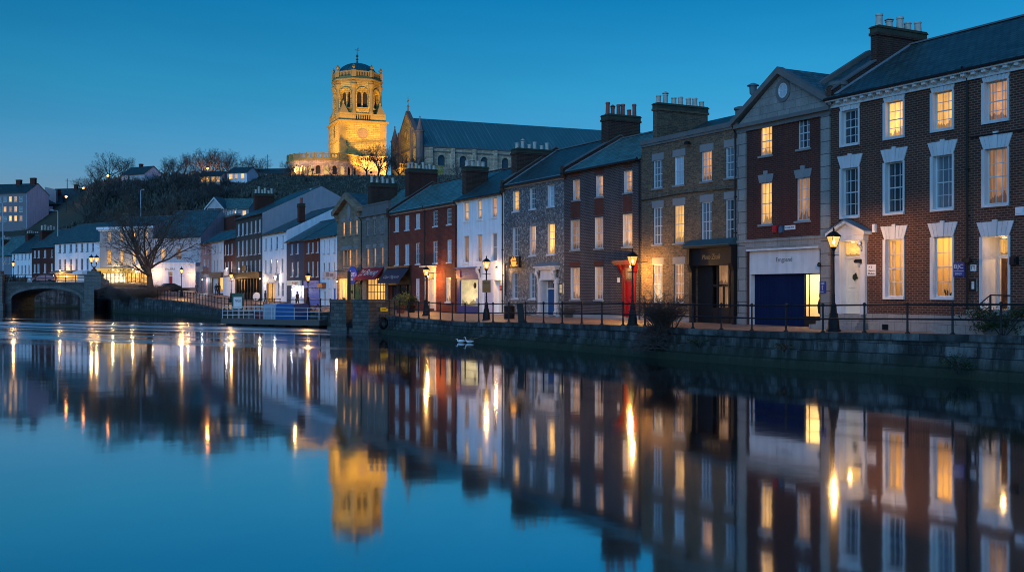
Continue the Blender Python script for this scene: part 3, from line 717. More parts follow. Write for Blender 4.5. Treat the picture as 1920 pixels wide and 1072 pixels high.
# 4. dark brick house with a red door
h4 = House('dark grey brick house with red brick strips between windows and a red doorcase', 1058, 1203, ZG, name='brick_townhouse')
X = h4.X; W = h4.W; ze = h4.Z(1130, 308)
k = dict(rec=.22, sill=LINTEL, bars=(3, 4), rev=1)
cs = [(1070, 1087.3), (1115.5, 1131), (1168, 1185.5)]
h4.grid([(1074.5, 1087.5), (1118, 1131), (1170, 1185.5)], [(329, 369, 1125)], ['mww'], **k)
h4.grid(cs, [(407.5, 466, 1123)], ['mww'], **k)
h4.grid(cs[:2], [(501, 562, 1100)], ['ww'], **k)
for xa, xb, ya, yb in ((1070, 1087.5, 323, 333), (1070, 1088, 377, 409), (1115, 1131.5, 316, 327), (1115, 1131.5, 371, 405), (1168, 1185.5, 307, 316), (1168, 1185.5, 367, 398), (1069, 1088, 490, 501), (1114, 1132, 488, 500)):
    r_ = (xa+xb)/2; panel_front(h4, X(xa), X(xb), h4.Z(r_, yb)+.06, h4.Z(r_, ya)-.03, BR_RUB, 'rubbed_brick_panel', -.012)
d = h4.door((1170.5, 1190), (500, 597, 1180), RED, .28, .13, 'm', frame=RED, rev=2)
xl, xr, zb, zt = h4.op[-1][:4]; h4.op[-1] = (*h4.op[-1][:4], .13, 2)
b = MB(); b.box(xl-.16, xl, -.09, -.003, 0, zt); b.box(xr, xr+.16, -.09, -.003, 0, zt); b.box(xl-.45, xr+.4, -.7, -.003, zt+.25, zt+.4); b.box(xl-.38, xr+.34, -.6, -.003, zt+.12, zt+.25); b.box(xl-.16, xr+.16, -.1, -.003, zt, zt+.12)
for x in (xl-.34, xr+.12): b.prism([(-.003, zt-.45), (-.1, zt-.45), (-.2, zt-.15), (-.4, zt+.12), (-.003, zt+.12)], x, x+.18, 'x')
b.build('door_hood', REDDK, h4.e)
b = MB(); b.box(xl-.3, xr+.3, -.6, -.003, -.3, .16); b.build('door_step', ASHLAR, h4.e)
h4.finish(ze, BR_DK, WHITE, h4.Z(1226, 249, 4.5), D=9., cope=(.2,), ridge=SOOT, roof=SLATE, plinth=(.3, LINTEL), down=((W-.12, .05, ze),))
h4.chimney(1139, 1200.5, .42, .85, 213, ze+.8, 6, POTR, BR_CH, .72, .16)

# 5. flint house with white doorcase
h5 = House('grey knapped flint house with white eaves board and a white columned doorcase', 945, 1058, ZG, name='flint_townhouse')
X = h5.X; W = h5.W; ze = h5.Z(1000, 337)
k = dict(rec=.2, sill=WHITE, bars=(2, 4), rev=1)
h5.grid([(962, 973.4), (993.7, 1004.7), (1027, 1039.5)], [(352.5, 392, 999)], ['ycb'], **k)
h5.grid([(961.5, 972.5), (993.2, 1004.7), (1027, 1040)], [(423, 479, 999)], ['gwY'], **k)
h5.grid([(961, 971.6), (993, 1004)], [(510, 560, 998)], ['gg'], **k)
d = h5.door((1016, 1043), (525, 593, 1030), BLUE, .24, .55, 'c', rev=1)
xl, xr, zb, zt = h5.op[-1][:4]
b = MB()
for x in (xl-.34, xr): b.box(x, x+.32, -.18, -.003, -.1, zt+.15); b.box(x-.04, x+.36, -.23, -.003, -.1, .35); b.box(x-.03, x+.35, -.22, -.003, zt-.25, zt-.12)
b.box(xl-.02, xr+.02, -.12, -.003, zt+.003, zt+.75); b.box(xl-.42, xr+.42, -.34, -.003, zt+.75, zt+.9); b.box(xl-.52, xr+.52, -.46, -.003, zt+.9, zt+1.02)
dc = b.build('doorcase', WHITE, h5.e)
b = MB()
for x in (xl-.2, xr+.16): b.tube([(x, -.2, zt+.72), (x, -.36, zt+.62), (x, -.4, zt+.45), (x, -.28, zt+.3), (x, -.24, zt-.05)], [.1, .13, .13, .09, .04], 8)
b.build('scroll_bracket', WHITE, dc, 50)
b = MB(); b.prism([(-.5, zt+1.02), (-.003, zt+1.02), (-.003, zt+1.3)], xl-.5, xr+.5, 'x'); b.build('doorcase_roof', LEAD, h5.e)
b = MB(); b.box(xl-.3, xr+.3, -.75, -.003, -.3, .12); b.box(xl, xr, -.003, .5, -.1, zb+.0-.005); b.build('door_step', ASHLAR, h5.e)
h5.finish(ze, FLINT, WHITE, h5.Z(1128, 265, 4.5), D=9., gable=BR_CH, cope=(.2,), ridge=SOOT, roof=SLATE_D, eave=(.34, WHITE))
h5.chimney(968, 1036, .42, .9, 277, ze+.6, 6, POTC, BR_CH, .5, .16)

# 6. white house with a blue shop
h6 = House('white rendered house with a royal blue shopfront and bright shop window', 857, 945, ZG, name='white_townhouse')
X = h6.X; W = h6.W; ze = h6.Z(900, 366)
k = dict(rec=.22, sill=STUCCO, bars=(2, 2), rev=1)
cs = [(869, 879.3), (893.7, 904), (921, 931.6)]
h6.grid(cs, [(375, 411.5, 899)], ['ppw'], **k)
h6.grid(cs, [(440, 491, 899)], ['mmg'], **k)
xa, xb = X(859), X(901); zf1, zf0 = h6.Z(880, 504), h6.Z(880, 522)
wl, wr, wz1, wz0 = X(864.5), X(898), h6.Z(880, 524.5), h6.Z(880, 573)
h6.op.append((wl, wr, wz0, wz1, .12, 0))
b = MB(); b.box(xa, wl, -.1, -.003, 0, zf0); b.box(wr, xb, -.1, -.003, 0, zf0); b.box(wl, wr, -.09, -.003, 0, wz0); b.box(wl, wr, -.09, -.003, wz1, zf0)
b.box(xa, xb, -.16, -.003, zf0, zf1); b.box(xa-.1, xb+.1, -.3, -.003, zf1, zf1+.14)
sf = b.build('shopfront', SHOPBLUE, h6.e)
SHOPW = pane('shop_window_light', (1., .76, .38), .82, curtain=0., low=.6)
b = MB(); b.quad((wl, .1, wz0), (wr, .1, wz0), (wr, .1, wz1), (wl, .1, wz1)); b.build('pane', SHOPW, sf)
cx, cz = X(889), h6.Z(889, 535); b = MB(); b.lathe([(.24, 0), (.24, .05), (.2, .07), (.02, .07)], n=16, M=Matrix.Translation((cx, .1, cz)) @ Matrix.Rotation(rad(90), 4, 'X')); b.build('wall_clock', [BLACK], sf, 40)
b = MB(); b.box(X(891), X(895), .07, .095, wz0+.02, wz0+.65); b.build('counter_screen', WHITE, sf)
e, w, hh = on_wall(h6, 'shop_sign', 'small red square sign with white letters on the royal blue shopfront', 'sign', 858.5, 867, 507, 521, paint('sign_red', (.5, .02, .04), .4), .03, y=-.17)
text(e, 'IMJ', .12, w-.12, -.035, .2, hh-.2, WHITE)
text(h6.e, 'SEAJNOW', X(868.5), X(883), -.163, h6.Z(876, 517), h6.Z(876, 511.5), plain('pale_lettering', (.4, .36, .4), .6))
b = MB(); xb_ = X(903); zz = zf1
b.box(xb_-.12, xb_+.12, -.2, -.003, 0, zz-.75); b.tube([(xb_, -.2, zz+.1), (xb_, -.42, zz-.05), (xb_, -.42, zz-.25), (xb_, -.28, zz-.45), (xb_, -.22, zz-.8)], [.12, .15, .14, .1, .06], 8); b.build('shop_bracket', WHITE, h6.e, 50)
h6.door((926, 939), (525, 586, 933), CREAM, .0, .5, 'p', frame=STUCCO, rev=1, panels=False)
panel_front(h6, X(908), X(924), .02, h6.Z(916, 524), paint('lilac_panel', (.5, .46, .55), .7), 'side_door', -.03)
h6.finish(ze, STUCCO, STUCCO, h6.Z(930, 323, 4.5), D=9., roof=SLATE_D, ridge=TERRA, down=((W-.12, .05, ze),))
h6.chimney(874, 914.5, .4, .85, 311, ze+.5, 4, POTC, BR_CH, .48, .2)

# 7. red brick house pair
h7 = House('warm red brick house with white eaves board, cafe awning and pale door', 730, 857, ZG, name='red_brick_house')
X = h7.X; W = h7.W; ze = h7.Z(800, 386)
k = dict(rec=.1, sill=WHITE, bars=(2, 4), rev=0)
cs = [(740.7, 747.8), (759.7, 767.3), (780, 787.6), (812.6, 820.8), (838.5, 846.5)]
h7.grid(cs, [(400.6, 428.6, 784)], ['bbbcc'], **k)
h7.grid(cs, [(455.5, 495, 784)], ['bbggb'], **k)
h7.win((780, 786.6), (522, 564, 783), 'b', **k); h7.win((836, 844.8), (520, 566, 840), 'p', **k)
h7.door((800, 816), (511, 578, 808), CREAM, .2, .25, 'Y', frame=CREAM, rev=0)
xl, xr, zb, zt = h7.op[-1][:4]
b = MB(); b.box(xl-.22, xl, -.1, -.003, 0, zt); b.box(xr, xr+.22, -.1, -.003, 0, zt); b.box(xl-.22, xr+.22, -.1, -.003, zt, zt+.5); b.box(xl-.35, xr+.35, -.6, -.003, zt+.5, zt+.62); b.build('doorcase', CREAM, h7.e)
xa, xb = X(729), X(771.6); z1 = h7.Z(750, 505); z2 = h7.Z(750, 532)
h7.op.append((xa+.2, xb-.2, 0., z2-.1, .4, 0))
b = MB(); b.box(xa, xa+.2, -.12, -.003, 0, z1+.15); b.box(xb-.2, xb, -.12, -.003, 0, z1+.15); b.box(xa+.2, xb-.2, -.11, -.003, z2-.1, z1+.15); b.box(xa-.05, xb+.05, -.3, -.003, z1+.15, z1+.32)
for x in (xa+.2, (xa*2+xb)/3, (xa+2*xb)/3, xb-.28): b.box(x, x+.08, .3, .4, 0, z2-.1)
b.box(xa+.2, xb-.2, .3, .38, 0, .7)
sf = b.build('shopfront', BLACKW, h7.e)
b = MB(); b.quad((xa+.2, .38, .7), (xb-.2, .38, .7), (xb-.2, .38, z2-.1), (xa+.2, .38, z2-.1)); b.build('pane', PV['d'], sf)
b = MB(); b.prism([(-.13, z1+.1), (-.16, z1+.14), (-1.15, z2+.35), (-1.15, z2+.05), (-1.1, z2+.05), (-1.1, z2+.32)], xa-.02, xb-.15, 'x'); aw = b.build('awning', plain('navy_canvas', (.012, .02, .04), .85), h7.e)
sl = math.atan2(z1+.14-z2-.35, .99)
M = Matrix.Translation((0, -1.15, z2+.35)) @ Matrix.Rotation(-(math.pi/2-sl), 4, 'X')
text(aw, 'Capi Magora', xa+.9, xb-1.0, -.012, .12, .62, plain('awning_lettering', (.45, .3, .28), .7), shear=.2, rot=M)
h7.finish(ze, BR_RED, BR_RED, h7.Z(872, 334, 4.5), D=9., cope=(.2,), ridge=TERRA, roof=SLATE, eave=(.36, WHITE), down=((X(797.6), .05, ze), (W-.1, .05, ze)))
h7.chimney(766, 819, .4, .9, 315, ze-.2, 8, POTC, BR_CHR, .55, .2)
# 8. grey stone house with parapet
h8 = House('narrow grey stone house with a flat parapet and red awning', 678, 730, ZG, name='stone_house')
X = h8.X; W = h8.W; ze = h8.Z(705, 401)
k = dict(rec=.14, sill=SOOT, bars=(1, 2), rev=0, lint=('flat', .4, LINTEL), frame=plain('tan_sash', (.3, .25, .2), .6))
cs = [(687, 692), (700.3, 705), (714.3, 718.8)]
h8.grid(cs, [(411, 440, 702.5)], ['ggg'], **k)
h8.grid(cs, [(464.5, 500, 702.5)], ['www'], **k)
xa, xb = X(686), X(722); z1 = h8.Z(704, 522); h8.op.append((xa, xb, 0., z1, .3, 0))
b = MB(); n = 6
for i in range(n+1):
    x = xa+(xb-xa-.07)*i/n; b.box(x, x+.07, .2, .28, .5, z1)
b.box(xa, xb, .18, .3, 0, .5); b.box(xa, xb, .2, .27, z1-.7, z1-.62); b.box(xa, xb, .2, .27, z1*.55, z1*.55+.06)
sf = b.build('shopfront', plain('shop_timber', (.08, .05, .03), .6), h8.e)
b = MB(); b.quad((xa, .26, .5), (xb, .26, .5), (xb, .26, z1), (xa, .26, z1)); b.build('pane', PV['Y'], sf)
za = h8.Z(700, 503); b = MB(); b.prism([(-.01, za), (-.06, za+.05), (-.95, z1-.0), (-.95, z1-.15), (-.9, z1-.15)], X(679), X(720), 'x'); aw = b.build('awning', plain('red_canvas', (.2, .008, .018), .85), h8.e)
M = Matrix.Translation((0, -.955, z1)) @ Matrix.Rotation(-(math.pi/2-math.atan2(za+.05-z1, .89)), 4, 'X')
text(aw, 'Your', X(684), X(692), -.02, .75, 1.25, WHITE, rot=M); text(aw, 'Bouq', X(693), X(716), -.02, .2, 1.2, WHITE, shear=.3, rot=M); text(aw, 'grow', X(684), X(690), -.02, .25, .6, WHITE, rot=M)
zp = h8.Z(705, 381); b = MB(); b.box(-.05, W+.05, -.25, -.003, ze-.16, ze); b.box(0, W, -.1, .25, ze, zp-.15); b.box(-.03, W+.03, -.16, .3, zp-.15, zp)
for x in (.05, W*.5, W-.25): b.box(x, x+.22, -.14, -.1, ze+.02, zp-.16)
b.build('parapet', SOOT, h8.e)
h8.finish(ze-.03, STONE_G, STONE_G, None, D=9., down=((.1, .05, ze-.1), (W-.1, .05, ze-.2)))
zr = h8.Z(730, 361, 4.5); b = MB(); b.prism([(.4, ze-.2), (4.5, zr), (8.8, ze-.2)], .1, W-.1, 'x'); b.build('roof', SLATE, h8.e)
h8.chimney(694, 744, .8, .8, 342, ze, 5, POTC, BR_CH, .6, .17)

# 9. tawny stone gable-fronted house
h9 = House('tawny stone house with a carved open pediment gable and oval plaque', 632, 678, ZG, name='stone_house')
X = h9.X; W = h9.W; ze = h9.Z(655, 399)
k['sill'] = SOOT
h9.grid([(642, 646.7), (654, 658.3), (666, 670.5)], [(414.5, 442.5, 656)], ['www'], **k)
h9.grid([(641.5, 646), (648.5, 652.5), (653.5, 658.5), (665.3, 670)], [(468, 502.5, 654)], ['mmww'], **k)
b = MB(); b.box(X(646.5), X(661), -.5, -.003, h9.Z(654, 469), h9.Z(654, 465)); b.build('window_hood', LINTEL, h9.e); b = MB(); b.box(X(647), X(660.5), -.2, -.003, h9.Z(654, 503), h9.Z(654, 501)); b.build('window_ledge', LINTEL, h9.e)
za = h9.Z(652, 364); mid = W/2
h9.op.append((X(633), X(651), 0., h9.Z(642, 522), .3, 0)); xa, xb, _, z1 = h9.op[-1][:4]
b = MB()
for i in range(4): x = xa+(xb-xa-.1)*i/3; b.box(x, x+.1, .2, .29, 0, z1)
b.box(xa+.1, xb-.1, .2, .27, 0, .6)
sf = b.build('shopfront', CREAM, h9.e); b = MB(); b.quad((xa, .26, .5), (xb, .26, .5), (xb, .26, z1), (xa, .26, z1)); b.build('pane', PV['y'], sf)
h9.door((663.5, 682.2), (532, 572, 673), GREEN, 0, .12, rev=0, frame=DKWOOD)
panel_front(h9, X(661.5), X(677.5)-.02, h9.Z(672, 531), h9.Z(672, 507), paint('dark_green_fascia', (.012, .035, .03), .5), 'fascia', -.12)
b = MB()
for f in (-1, 1): b.prism([(mid, za-.55), (mid, za+.1), (mid+f*(W/2+.5), ze+.35), (mid+f*(W/2+.5), ze-.1), (mid+f*(W/2-.2), ze-.1), (mid+f*(W/2-.2), ze)], -.55, .05)
b.build('raking_cornice', STONE_T, h9.e)
b = MB()
for x in (.25, W-.65): b.prism([(-.003, ze-.85), (-.2, ze-.75), (-.5, ze-.12), (-.003, ze-.12)], x, x+.4, 'x')
b.build('gable_bracket', STONE_T, h9.e)
b = MB(); b.lathe([(.5, 0), (.5, .08), (.4, .12), (.02, .13)], n=20, M=Matrix.Translation((X(655), -.004, h9.Z(655, 399))) @ Matrix.Scale(1.6, 4, (0, 0, 1)) @ Matrix.Rotation(rad(90), 4, 'X')); b.build('oval_plaque', LINTEL, h9.e, 40)
h9.finish(ze, STONE_T, STONE_T, None, D=11.)
b = MB(); b.prism([(0, ze), (W, ze), (mid, za-.05)], 0, .3); b.build('gable_wall', STONE_T, h9.e)
b = MB()
for f in (-1, 1): b.prism([(mid, za-.02), (mid, za+.11), (mid+f*(W/2+.2), ze+.15), (mid+f*(W/2+.2), ze+.02)], .06, 11.)
b.build('roof', SLATE_S, h9.e)

# 10-17. smaller houses further along: data driven
NB = [(.06, .05, .05)]
def row_house(label, pxl, pxr, zb, wall, eave, ridge, wins, roof=SLATE_M, name='terraced_house', D=9., gable=None, frame=WHITE, ridge_m=SOOT, fr=MAIN, rev=None, sill=WHITE, bars=(1, 2), rec=.12, down=False, Wext=0., ov=.25, **k):
    h = House(label, pxl, pxr, zb, fr=fr, name=name, D=D)
    h.W += Wext
    for cols, row, ks in wins: h.grid(cols, [row], [ks], rec=rec, frame=frame, sill=sill, bars=bars, rev=1, **k)
    ze = h.Z(*eave); zr = h.Z(ridge[0], ridge[1], D/2) if isinstance(ridge, tuple) else (None if ridge is None else ze+ridge)
    h._fin = dict(ze=ze, wall=wall, rev=rev or wall, zr=zr, roof=roof, gable=gable, D=D, ridge=ridge_m, ov=ov, down=((h.W-.1, .05, ze),) if down else ())
    return h
def fin(h): h.finish(**h._fin)
SASHW = plain('white_sash', (.62, .63, .66), .5)
h10 = row_house('narrow white house with a blue door beside the tawny stone gable', 600.6, 632, ZG, STUCCO, (616, 441.5), 2.5, [
    ([(606.8, 609.6), (615.6, 618.6), (626, 628.8)], (450, 475, 617), 'bbg'), ([(606, 609.2), (615, 618.4), (625.2, 628.2)], (492, 521, 617), 'ggg')], ridge_m=TERRA, sill=STUCCO2)
h10.door((607, 610.8), (546, 577, 609), STUCCO2, 0, .12, panels=False); h10.door((624, 629.3), (540, 575, 626), BLUEW, 0, .15, panels=False); h10.door((615, 619.5), (541, 576, 617), STUCCO, 0, .15, panels=False); fin(h10)
h11 = row_house('narrow red brick house with a bright blue shutter shop', 570.5, 600.6, ZG, BR_RED, (585, 447), 2.6, [
    ([(576.3, 580), (585, 588.3), (594, 597.2)], (454, 474, 586), 'bbb'), ([(576.6, 580), (585, 588.4), (593.8, 597)], (490.5, 519, 586), 'bbb')])
X = h11.X; panel_front(h11, X(572), X(600.4), h11.Z(586, 539.5), h11.Z(586, 526), BLUEW, 'fascia', -.2); text(h11.e, 'COGEL', X(578.5), X(590), -.21, h11.Z(585, 534.5), h11.Z(585, 529.5), plain('sign_rose', (.6, .35, .4), .6))
b = MB()
for i in range(14): a = X(578)+(X(600.2)-X(578))*i/14; b.box(a+.01, a+(X(600.2)-X(578))/14-.01, -.09, -.003, .02, h11.Z(589, 540))
b.build('shutter', BLUEW, h11.e); fin(h11)
h12 = row_house('dark navy painted house above a brightly lit shop window', 537.5, 570.5, 1.75, NAVYWALL, (553, 450.5), 2.6, [
    ([(545.8, 549.5), (556.3, 560.2)], (457, 476, 553), 'bb'), ([(546, 549.8), (556, 559.8)], (491.5, 518, 553), 'bb')])
X = h12.X; z1 = h12.Z(553, 535.5); xa, xb = X(544), X(569.5); h12.op.append((xa, xb, 0, z1, .3, 0))
b = MB(); b.box(xa, xb, .1, .25, 0, .7)
for i in range(5): x = xa+(xb-xa-.07)*i/4; b.box(x, x+.07, .15, .24, .7, z1)
sf = b.build('shopfront', WHITE, h12.e); b = MB(); b.quad((xa, .22, .7), (xb, .22, .7), (xb, .22, z1), (xa, .22, z1)); b.build('pane', pane('cool_white_shop_light', (.75, .72, 1.), 1.9, curtain=.3, low=.5), sf)
panel_front(h12, X(540.5), X(566), z1+.02, h12.Z(553, 526), CREAM, 'fascia', -.2); text(h12.e, 'ROKET', X(551), X(562), -.212, z1+.14, z1+.5, RED); fin(h12)
h13 = row_house('wide white house with a tall white gable wall and bright entrance', 492, 537.3, 2., STUCCO, (515, 435.8), (592, 396, 7.), [
    ([(496.8, 499.8), (507, 510.2), (517.4, 521), (529, 532.3)], (444.5, 468, 514), 'gggb'), ([(496.5, 499.5), (506, 509.6), (517, 520.2), (528, 531.3)], (486, 511, 514), 'gggg')], D=14., roof=SLATE_M, sill=STUCCO2)
X = h13.X; h13.win((520.6, 523.8), (530, 555, 522), 'g', rec=.1, bars=(1, 2), sill=None); h13.win((528, 532), (530, 556, 530), 'g', rec=.1, bars=(1, 2), sill=None)
z1 = h13.Z(507, 531); xa, xb = X(499.5), X(515); h13.op.append((xa, xb, 0, z1, .3, 0))
b = MB(); 
for x in (xa, xa+(xb-xa)*.52, xb-.1): b.box(x, x+.12, .15, .28, 0, z1)
sf = b.build('entrance', DKWOOD, h13.e); b = MB(); b.quad((xa, .25, 0), (xb, .25, 0), (xb, .25, z1), (xa, .25, z1)); b.build('pane', PV['y'], sf)
panel_front(h13, X(496), X(518), z1+.03, h13.Z(507, 513), WHITE, 'fascia', -.1); fin(h13)
h13.chimney(561, 571.5, .4+h13.W-.9, .9, 381, h13.ze+1.2, 1, POTR, BR_CHR, .7, .2)
h14 = row_house('tall dark grey stone house with six white windows on each floor', 441.5, 492, 2.3, DGREY, (466, 405.5), (558, 361.5, 8.5), [
    ([(445.6+i*7.95, 449.1+i*7.95) for i in range(6)], (415.6, 439, 467), 'bbbbbb'), ([(445.4+i*7.95, 449+i*7.95) for i in range(6)], (449.5, 478, 467), 'bbbbbb'), ([(445.2+i*7.95, 448.8+i*7.95) for i in range(6)], (489, 514, 467), 'bbbbbb')], D=17., gable=GREYREND, roof=SLATE_D)
X = h14.X; z1 = h14.Z(466, 522); xa, xb = X(443), X(490.5); h14.op.append((xa+.4, xb-.3, 0, z1, .3, 0))
b = MB(); b.box(xa-.1, xb, -.35, -.003, z1, z1+.75); b.box(xa-.15, xb+.05, -.5, -.003, z1+.75, z1+.9)
for i in range(9): x = xa+.4+(xb-xa-1.)*i/8; b.box(x, x+.3, -.12, .28, 0, z1)
b.box(xa+.4, xb-.3, .05, .25, 0, .9)
sf = b.build('shopfront', BLACKW, h14.e)
for a, c_, kd in ((449, 453.5, 'y'), (454.5, 459.5, 'y'), (468, 471, 'm'), (476, 481, 'm')):
    b = MB(); b.quad((X(a), .2, 1.2), (X(c_), .2, 1.2), (X(c_), .2, z1-.2), (X(a), .2, z1-.2)); b.build('pane', PV[kd], sf)
b = MB(); b.quad((xa+.4, .27, .9), (xb-.3, .27, .9), (xb-.3, .27, z1), (xa+.4, .27, z1)); b.build('pane', PV['d'], sf)
fin(h14)
h14.chimney(478, 514, 1., 1., 362, h14.ze+.3, 6, POTC, BR_CHR, .7, .25); h14.chimney(577, 602.5, h14.W-1.3, 1., 367, h14.ze+.5, 5, POTC, BR_CHR, .7, .25)
h15 = row_house('narrow dark red house next to the tall grey stone house', 419.5, 441.5, 2.6, BR_RM, (430, 447.5), 1.9, [
    ([(421.6, 424), (427, 429.4), (433.6, 436.2)], (458, 477.5, 428), 'bbb'), ([(421.3, 423.3), (426.6, 428.8), (433, 435.4)], (491, 512.5, 426), 'bbb')], D=7.)
X = h15.X; panel_front(h15, X(420), X(441), 0.02, h15.Z(430, 519), STUCCO, 'shopfront', -.15); h15.win((422.5, 425), (528, 546, 424), 'p', rec=-.02+.1, bars=(1, 1), sill=None); fin(h15)
h16 = row_house('narrow bright white house beside the pink house', 396.6, 419.5, 3., STUCCO, (408, 451.5), 2.0, [
    ([(402, 404), (407.2, 409.3), (413, 415)], (459, 474.5, 408), 'ggg'), ([(401, 403.2), (406.6, 408.8), (412.8, 415)], (487, 508.5, 408), 'ggg')], D=7., sill=STUCCO2)
X = h16.X; z1 = h16.Z(408, 521); b = MB(); b.box(X(396.8), X(419), -.4, -.003, z1, z1+.9); b.box(X(396.8), X(400), -.2, -.003, 0, z1); b.box(X(411), X(413), -.2, -.003, 0, z1); b.build('pub_front', plain('pub_brown', (.1, .06, .045), .6), h16.e)
b = MB(); b.quad((X(413), -.05, .4), (X(418.6), -.05, .4), (X(418.6), -.05, z1), (X(413), -.05, z1)); b.build('pane', PV['Y'], h16.e); fin(h16)
h17 = row_house('narrow pink house at the corner of the quay', 376, 396.6, 3.2, PINK, (386, 455.2), 2.0, [
    ([(380.7, 382.8), (384.6, 386.6), (390.6, 392.7)], (461.5, 476, 386), 'gbg'), ([(381, 385), (388.6, 391.4)], (486, 500, 386), 'bb')], D=7., sill=WHITE)
X = h17.X; z1 = h17.Z(386, 520); b = MB()
for a, c_ in ((377, 379), (384, 385.5), (392, 396)): b.box(X(a), X(c_), -.2, -.003, 0, z1)
b.box(X(377), X(396), -.25, -.003, z1, z1+.5); b.build('shopfront', plain('grey_blue_paint', (.12, .13, .17), .6), h17.e); fin(h17)
# big brick rear building with a long row of pots behind the small houses
hb = House('long red brick rear building topped with a row of chimney pots', 377, 441, 3., fr=Fr((MAIN.P+MAIN.v*8.)[:2], LA), name='rear_building', D=5.)
zt = hb.Z(400, 414.5); hb.finish(zt, BR_CHR, None); b = MB(); b.box(-.1, hb.W+.1, -.1, 1., zt, zt+.35); b.build('coping', SOOT, hb.e)
pot = None
for i in range(14):
    if pot is None:
        b = MB(); b.lathe([(.24, 0), (.2, .1), (.17, .75), (.23, .8), (.2, .9), (.1, .9)], n=10); o = pot = b.build('chimney_pot', POTC, hb.e, 40)
    else: o = pot.copy(); C.objects.link(o); o.parent = hb.e
    o.location = (.8+i*(hb.W-1.6)/13, .45, zt+.35)

# 18-19. frontal buildings at the head of the quay
h18 = row_house('wide pale stucco building with a red door and slate hipped roof', 288, 376.5, 3.5, STUCCO2, (340, 443), 5.2, [
    ([(300.6, 309), (330.6, 339.4)], (466, 487, 320), 'ym')], fr=QUAYHEAD, D=13., bars=(2, 4), roof=SLATE_M, name='stucco_building')
X = h18.X; z1 = h18.Z(330, 495); xa = X(287.5)
ex = thing('single_storey_front', 'single storey cream front with a red door projecting from the pale stucco building', 'shop', h18.M @ Vector((xa, -1.2, 0)), h18.fr.ang)
Wx = X(374)-xa; da, db = X(323)-xa, X(331.5)-xa; zd = h18.Z(327, 517)
b = MB(); b.box(0, da, 0, 1.19, 0, z1); b.box(db, Wx, 0, 1.19, 0, z1); b.box(da, db, 0, 1.19, zd+.75, z1); b.build('wall', STUCCO, ex)
b = MB(); b.box(-.12, Wx+.12, -.15, 1.19, z1, z1+.25); b.box(-.05, Wx+.05, -.06, -.003, z1-.7, z1-.6); b.build('cornice', STUCCO, ex)
b = MB(); b.box(da+.15, db-.12, .15, .22, 0, zd-.05); d_ = b.build('door', RED, ex); b = MB(); b.box(da, db, .12, .2, zd-.05, zd+.08); b.box(da, da+.15, .1, .2, 0, zd+.75); b.box(db-.12, db, .1, .2, 0, zd+.75); b.build('doorframe', STUCCO, ex)
b = MB(); b.quad((da, .18, zd+.08), (db, .18, zd+.08), (db, .18, zd+.75), (da, .18, zd+.75)); b.build('fanlight', PV['m'], ex)
b = MB(); b.box(db+.2, Wx, -.03, -.002, 0, .55); b.build('plinth', SOOT, ex)
text(ex, 'VIALEIRA', X(317)-xa, X(336)-xa, -.005, h18.Z(327, 506.5), h18.Z(327, 502.5), BLACKW)
h18._fin['gable'] = STUCCO2; fin(h18)
h19 = row_house('three storey cream building with white cornice and a bright yellow shop', 187, 287.5, 3.8, STUCCO_C, (230, 425), 2., [
    ([(202, 207.8), (225, 230.5), (248.5, 253.5), (271.3, 277)], (435, 453, 227), 'pyYY'), ([(201.5, 208.8), (225, 231), (248, 254.8), (271, 277)], (468, 497, 227), 'yyyY')], fr=QUAYHEAD, D=12., bars=(2, 4), roof=SLATE_M, name='cream_building', ov=.1)
h19._fin['zr'] = h19._fin['ze']+2.2
X = h19.X; ze = h19._fin['ze']; b = MB(); b.box(-.4, h19.W+.3, -.5, -.003, ze-.5, ze-.02); b.box(-.2, h19.W+.1, -.2, -.004, ze-.8, ze-.5); b.build('cornice', STUCCO, h19.e)
z2, z1 = h19.Z(216, 503), h19.Z(216, 511.5)
b = MB(); b.box(X(184.5), X(253), -.55, -.003, z1, z2); f_ = b.build('fascia', glow('lit_yellow_fascia', (1., .55, .06), .75), h19.e); text(f_, 'Abramoved', X(205), X(236), -.56, z1+.15, z2-.1, plain('sign_brown', (.12, .05, .01), .7), shear=.2)
h19.op.append((X(190), X(284), .2, z1-.05, .5, 0))
b = MB(); n = 12; xa, xb = X(190), X(284)
for i in range(n+1): x = xa+(xb-xa-.12)*i/n; b.box(x, x+.12, .25, .4, .2, z1-.05)
b.box(xa, xb, .2, .42, .2, 1.); b.box(xa, xb, .25, .38, z1-1.1, z1-1.0); sf = b.build('shopfront', plain('shop_brown', (.1, .06, .03), .6), h19.e)
for a, c_, kd in ((xa, X(232), 'bright'), (X(232), xb, 'Y')):
    b = MB(); b.quad((a, .35, 1.), (c_, .35, 1.), (c_, .35, z1), (a, .35, z1)); b.build('pane', pane('white_shop_light', (1., .82, .5), 2.6, curtain=0., low=.6) if kd == 'bright' else PV['Y'], sf)
text(h19.e, 'ODICE', X(212), X(224), .2, h19.Z(218, 517), h19.Z(218, 513.5), BLACKW)
h19.chimney(226, 242, X(243), 1.4, 397, ze+.2, 0, POTC, SOOT); fin(h19)

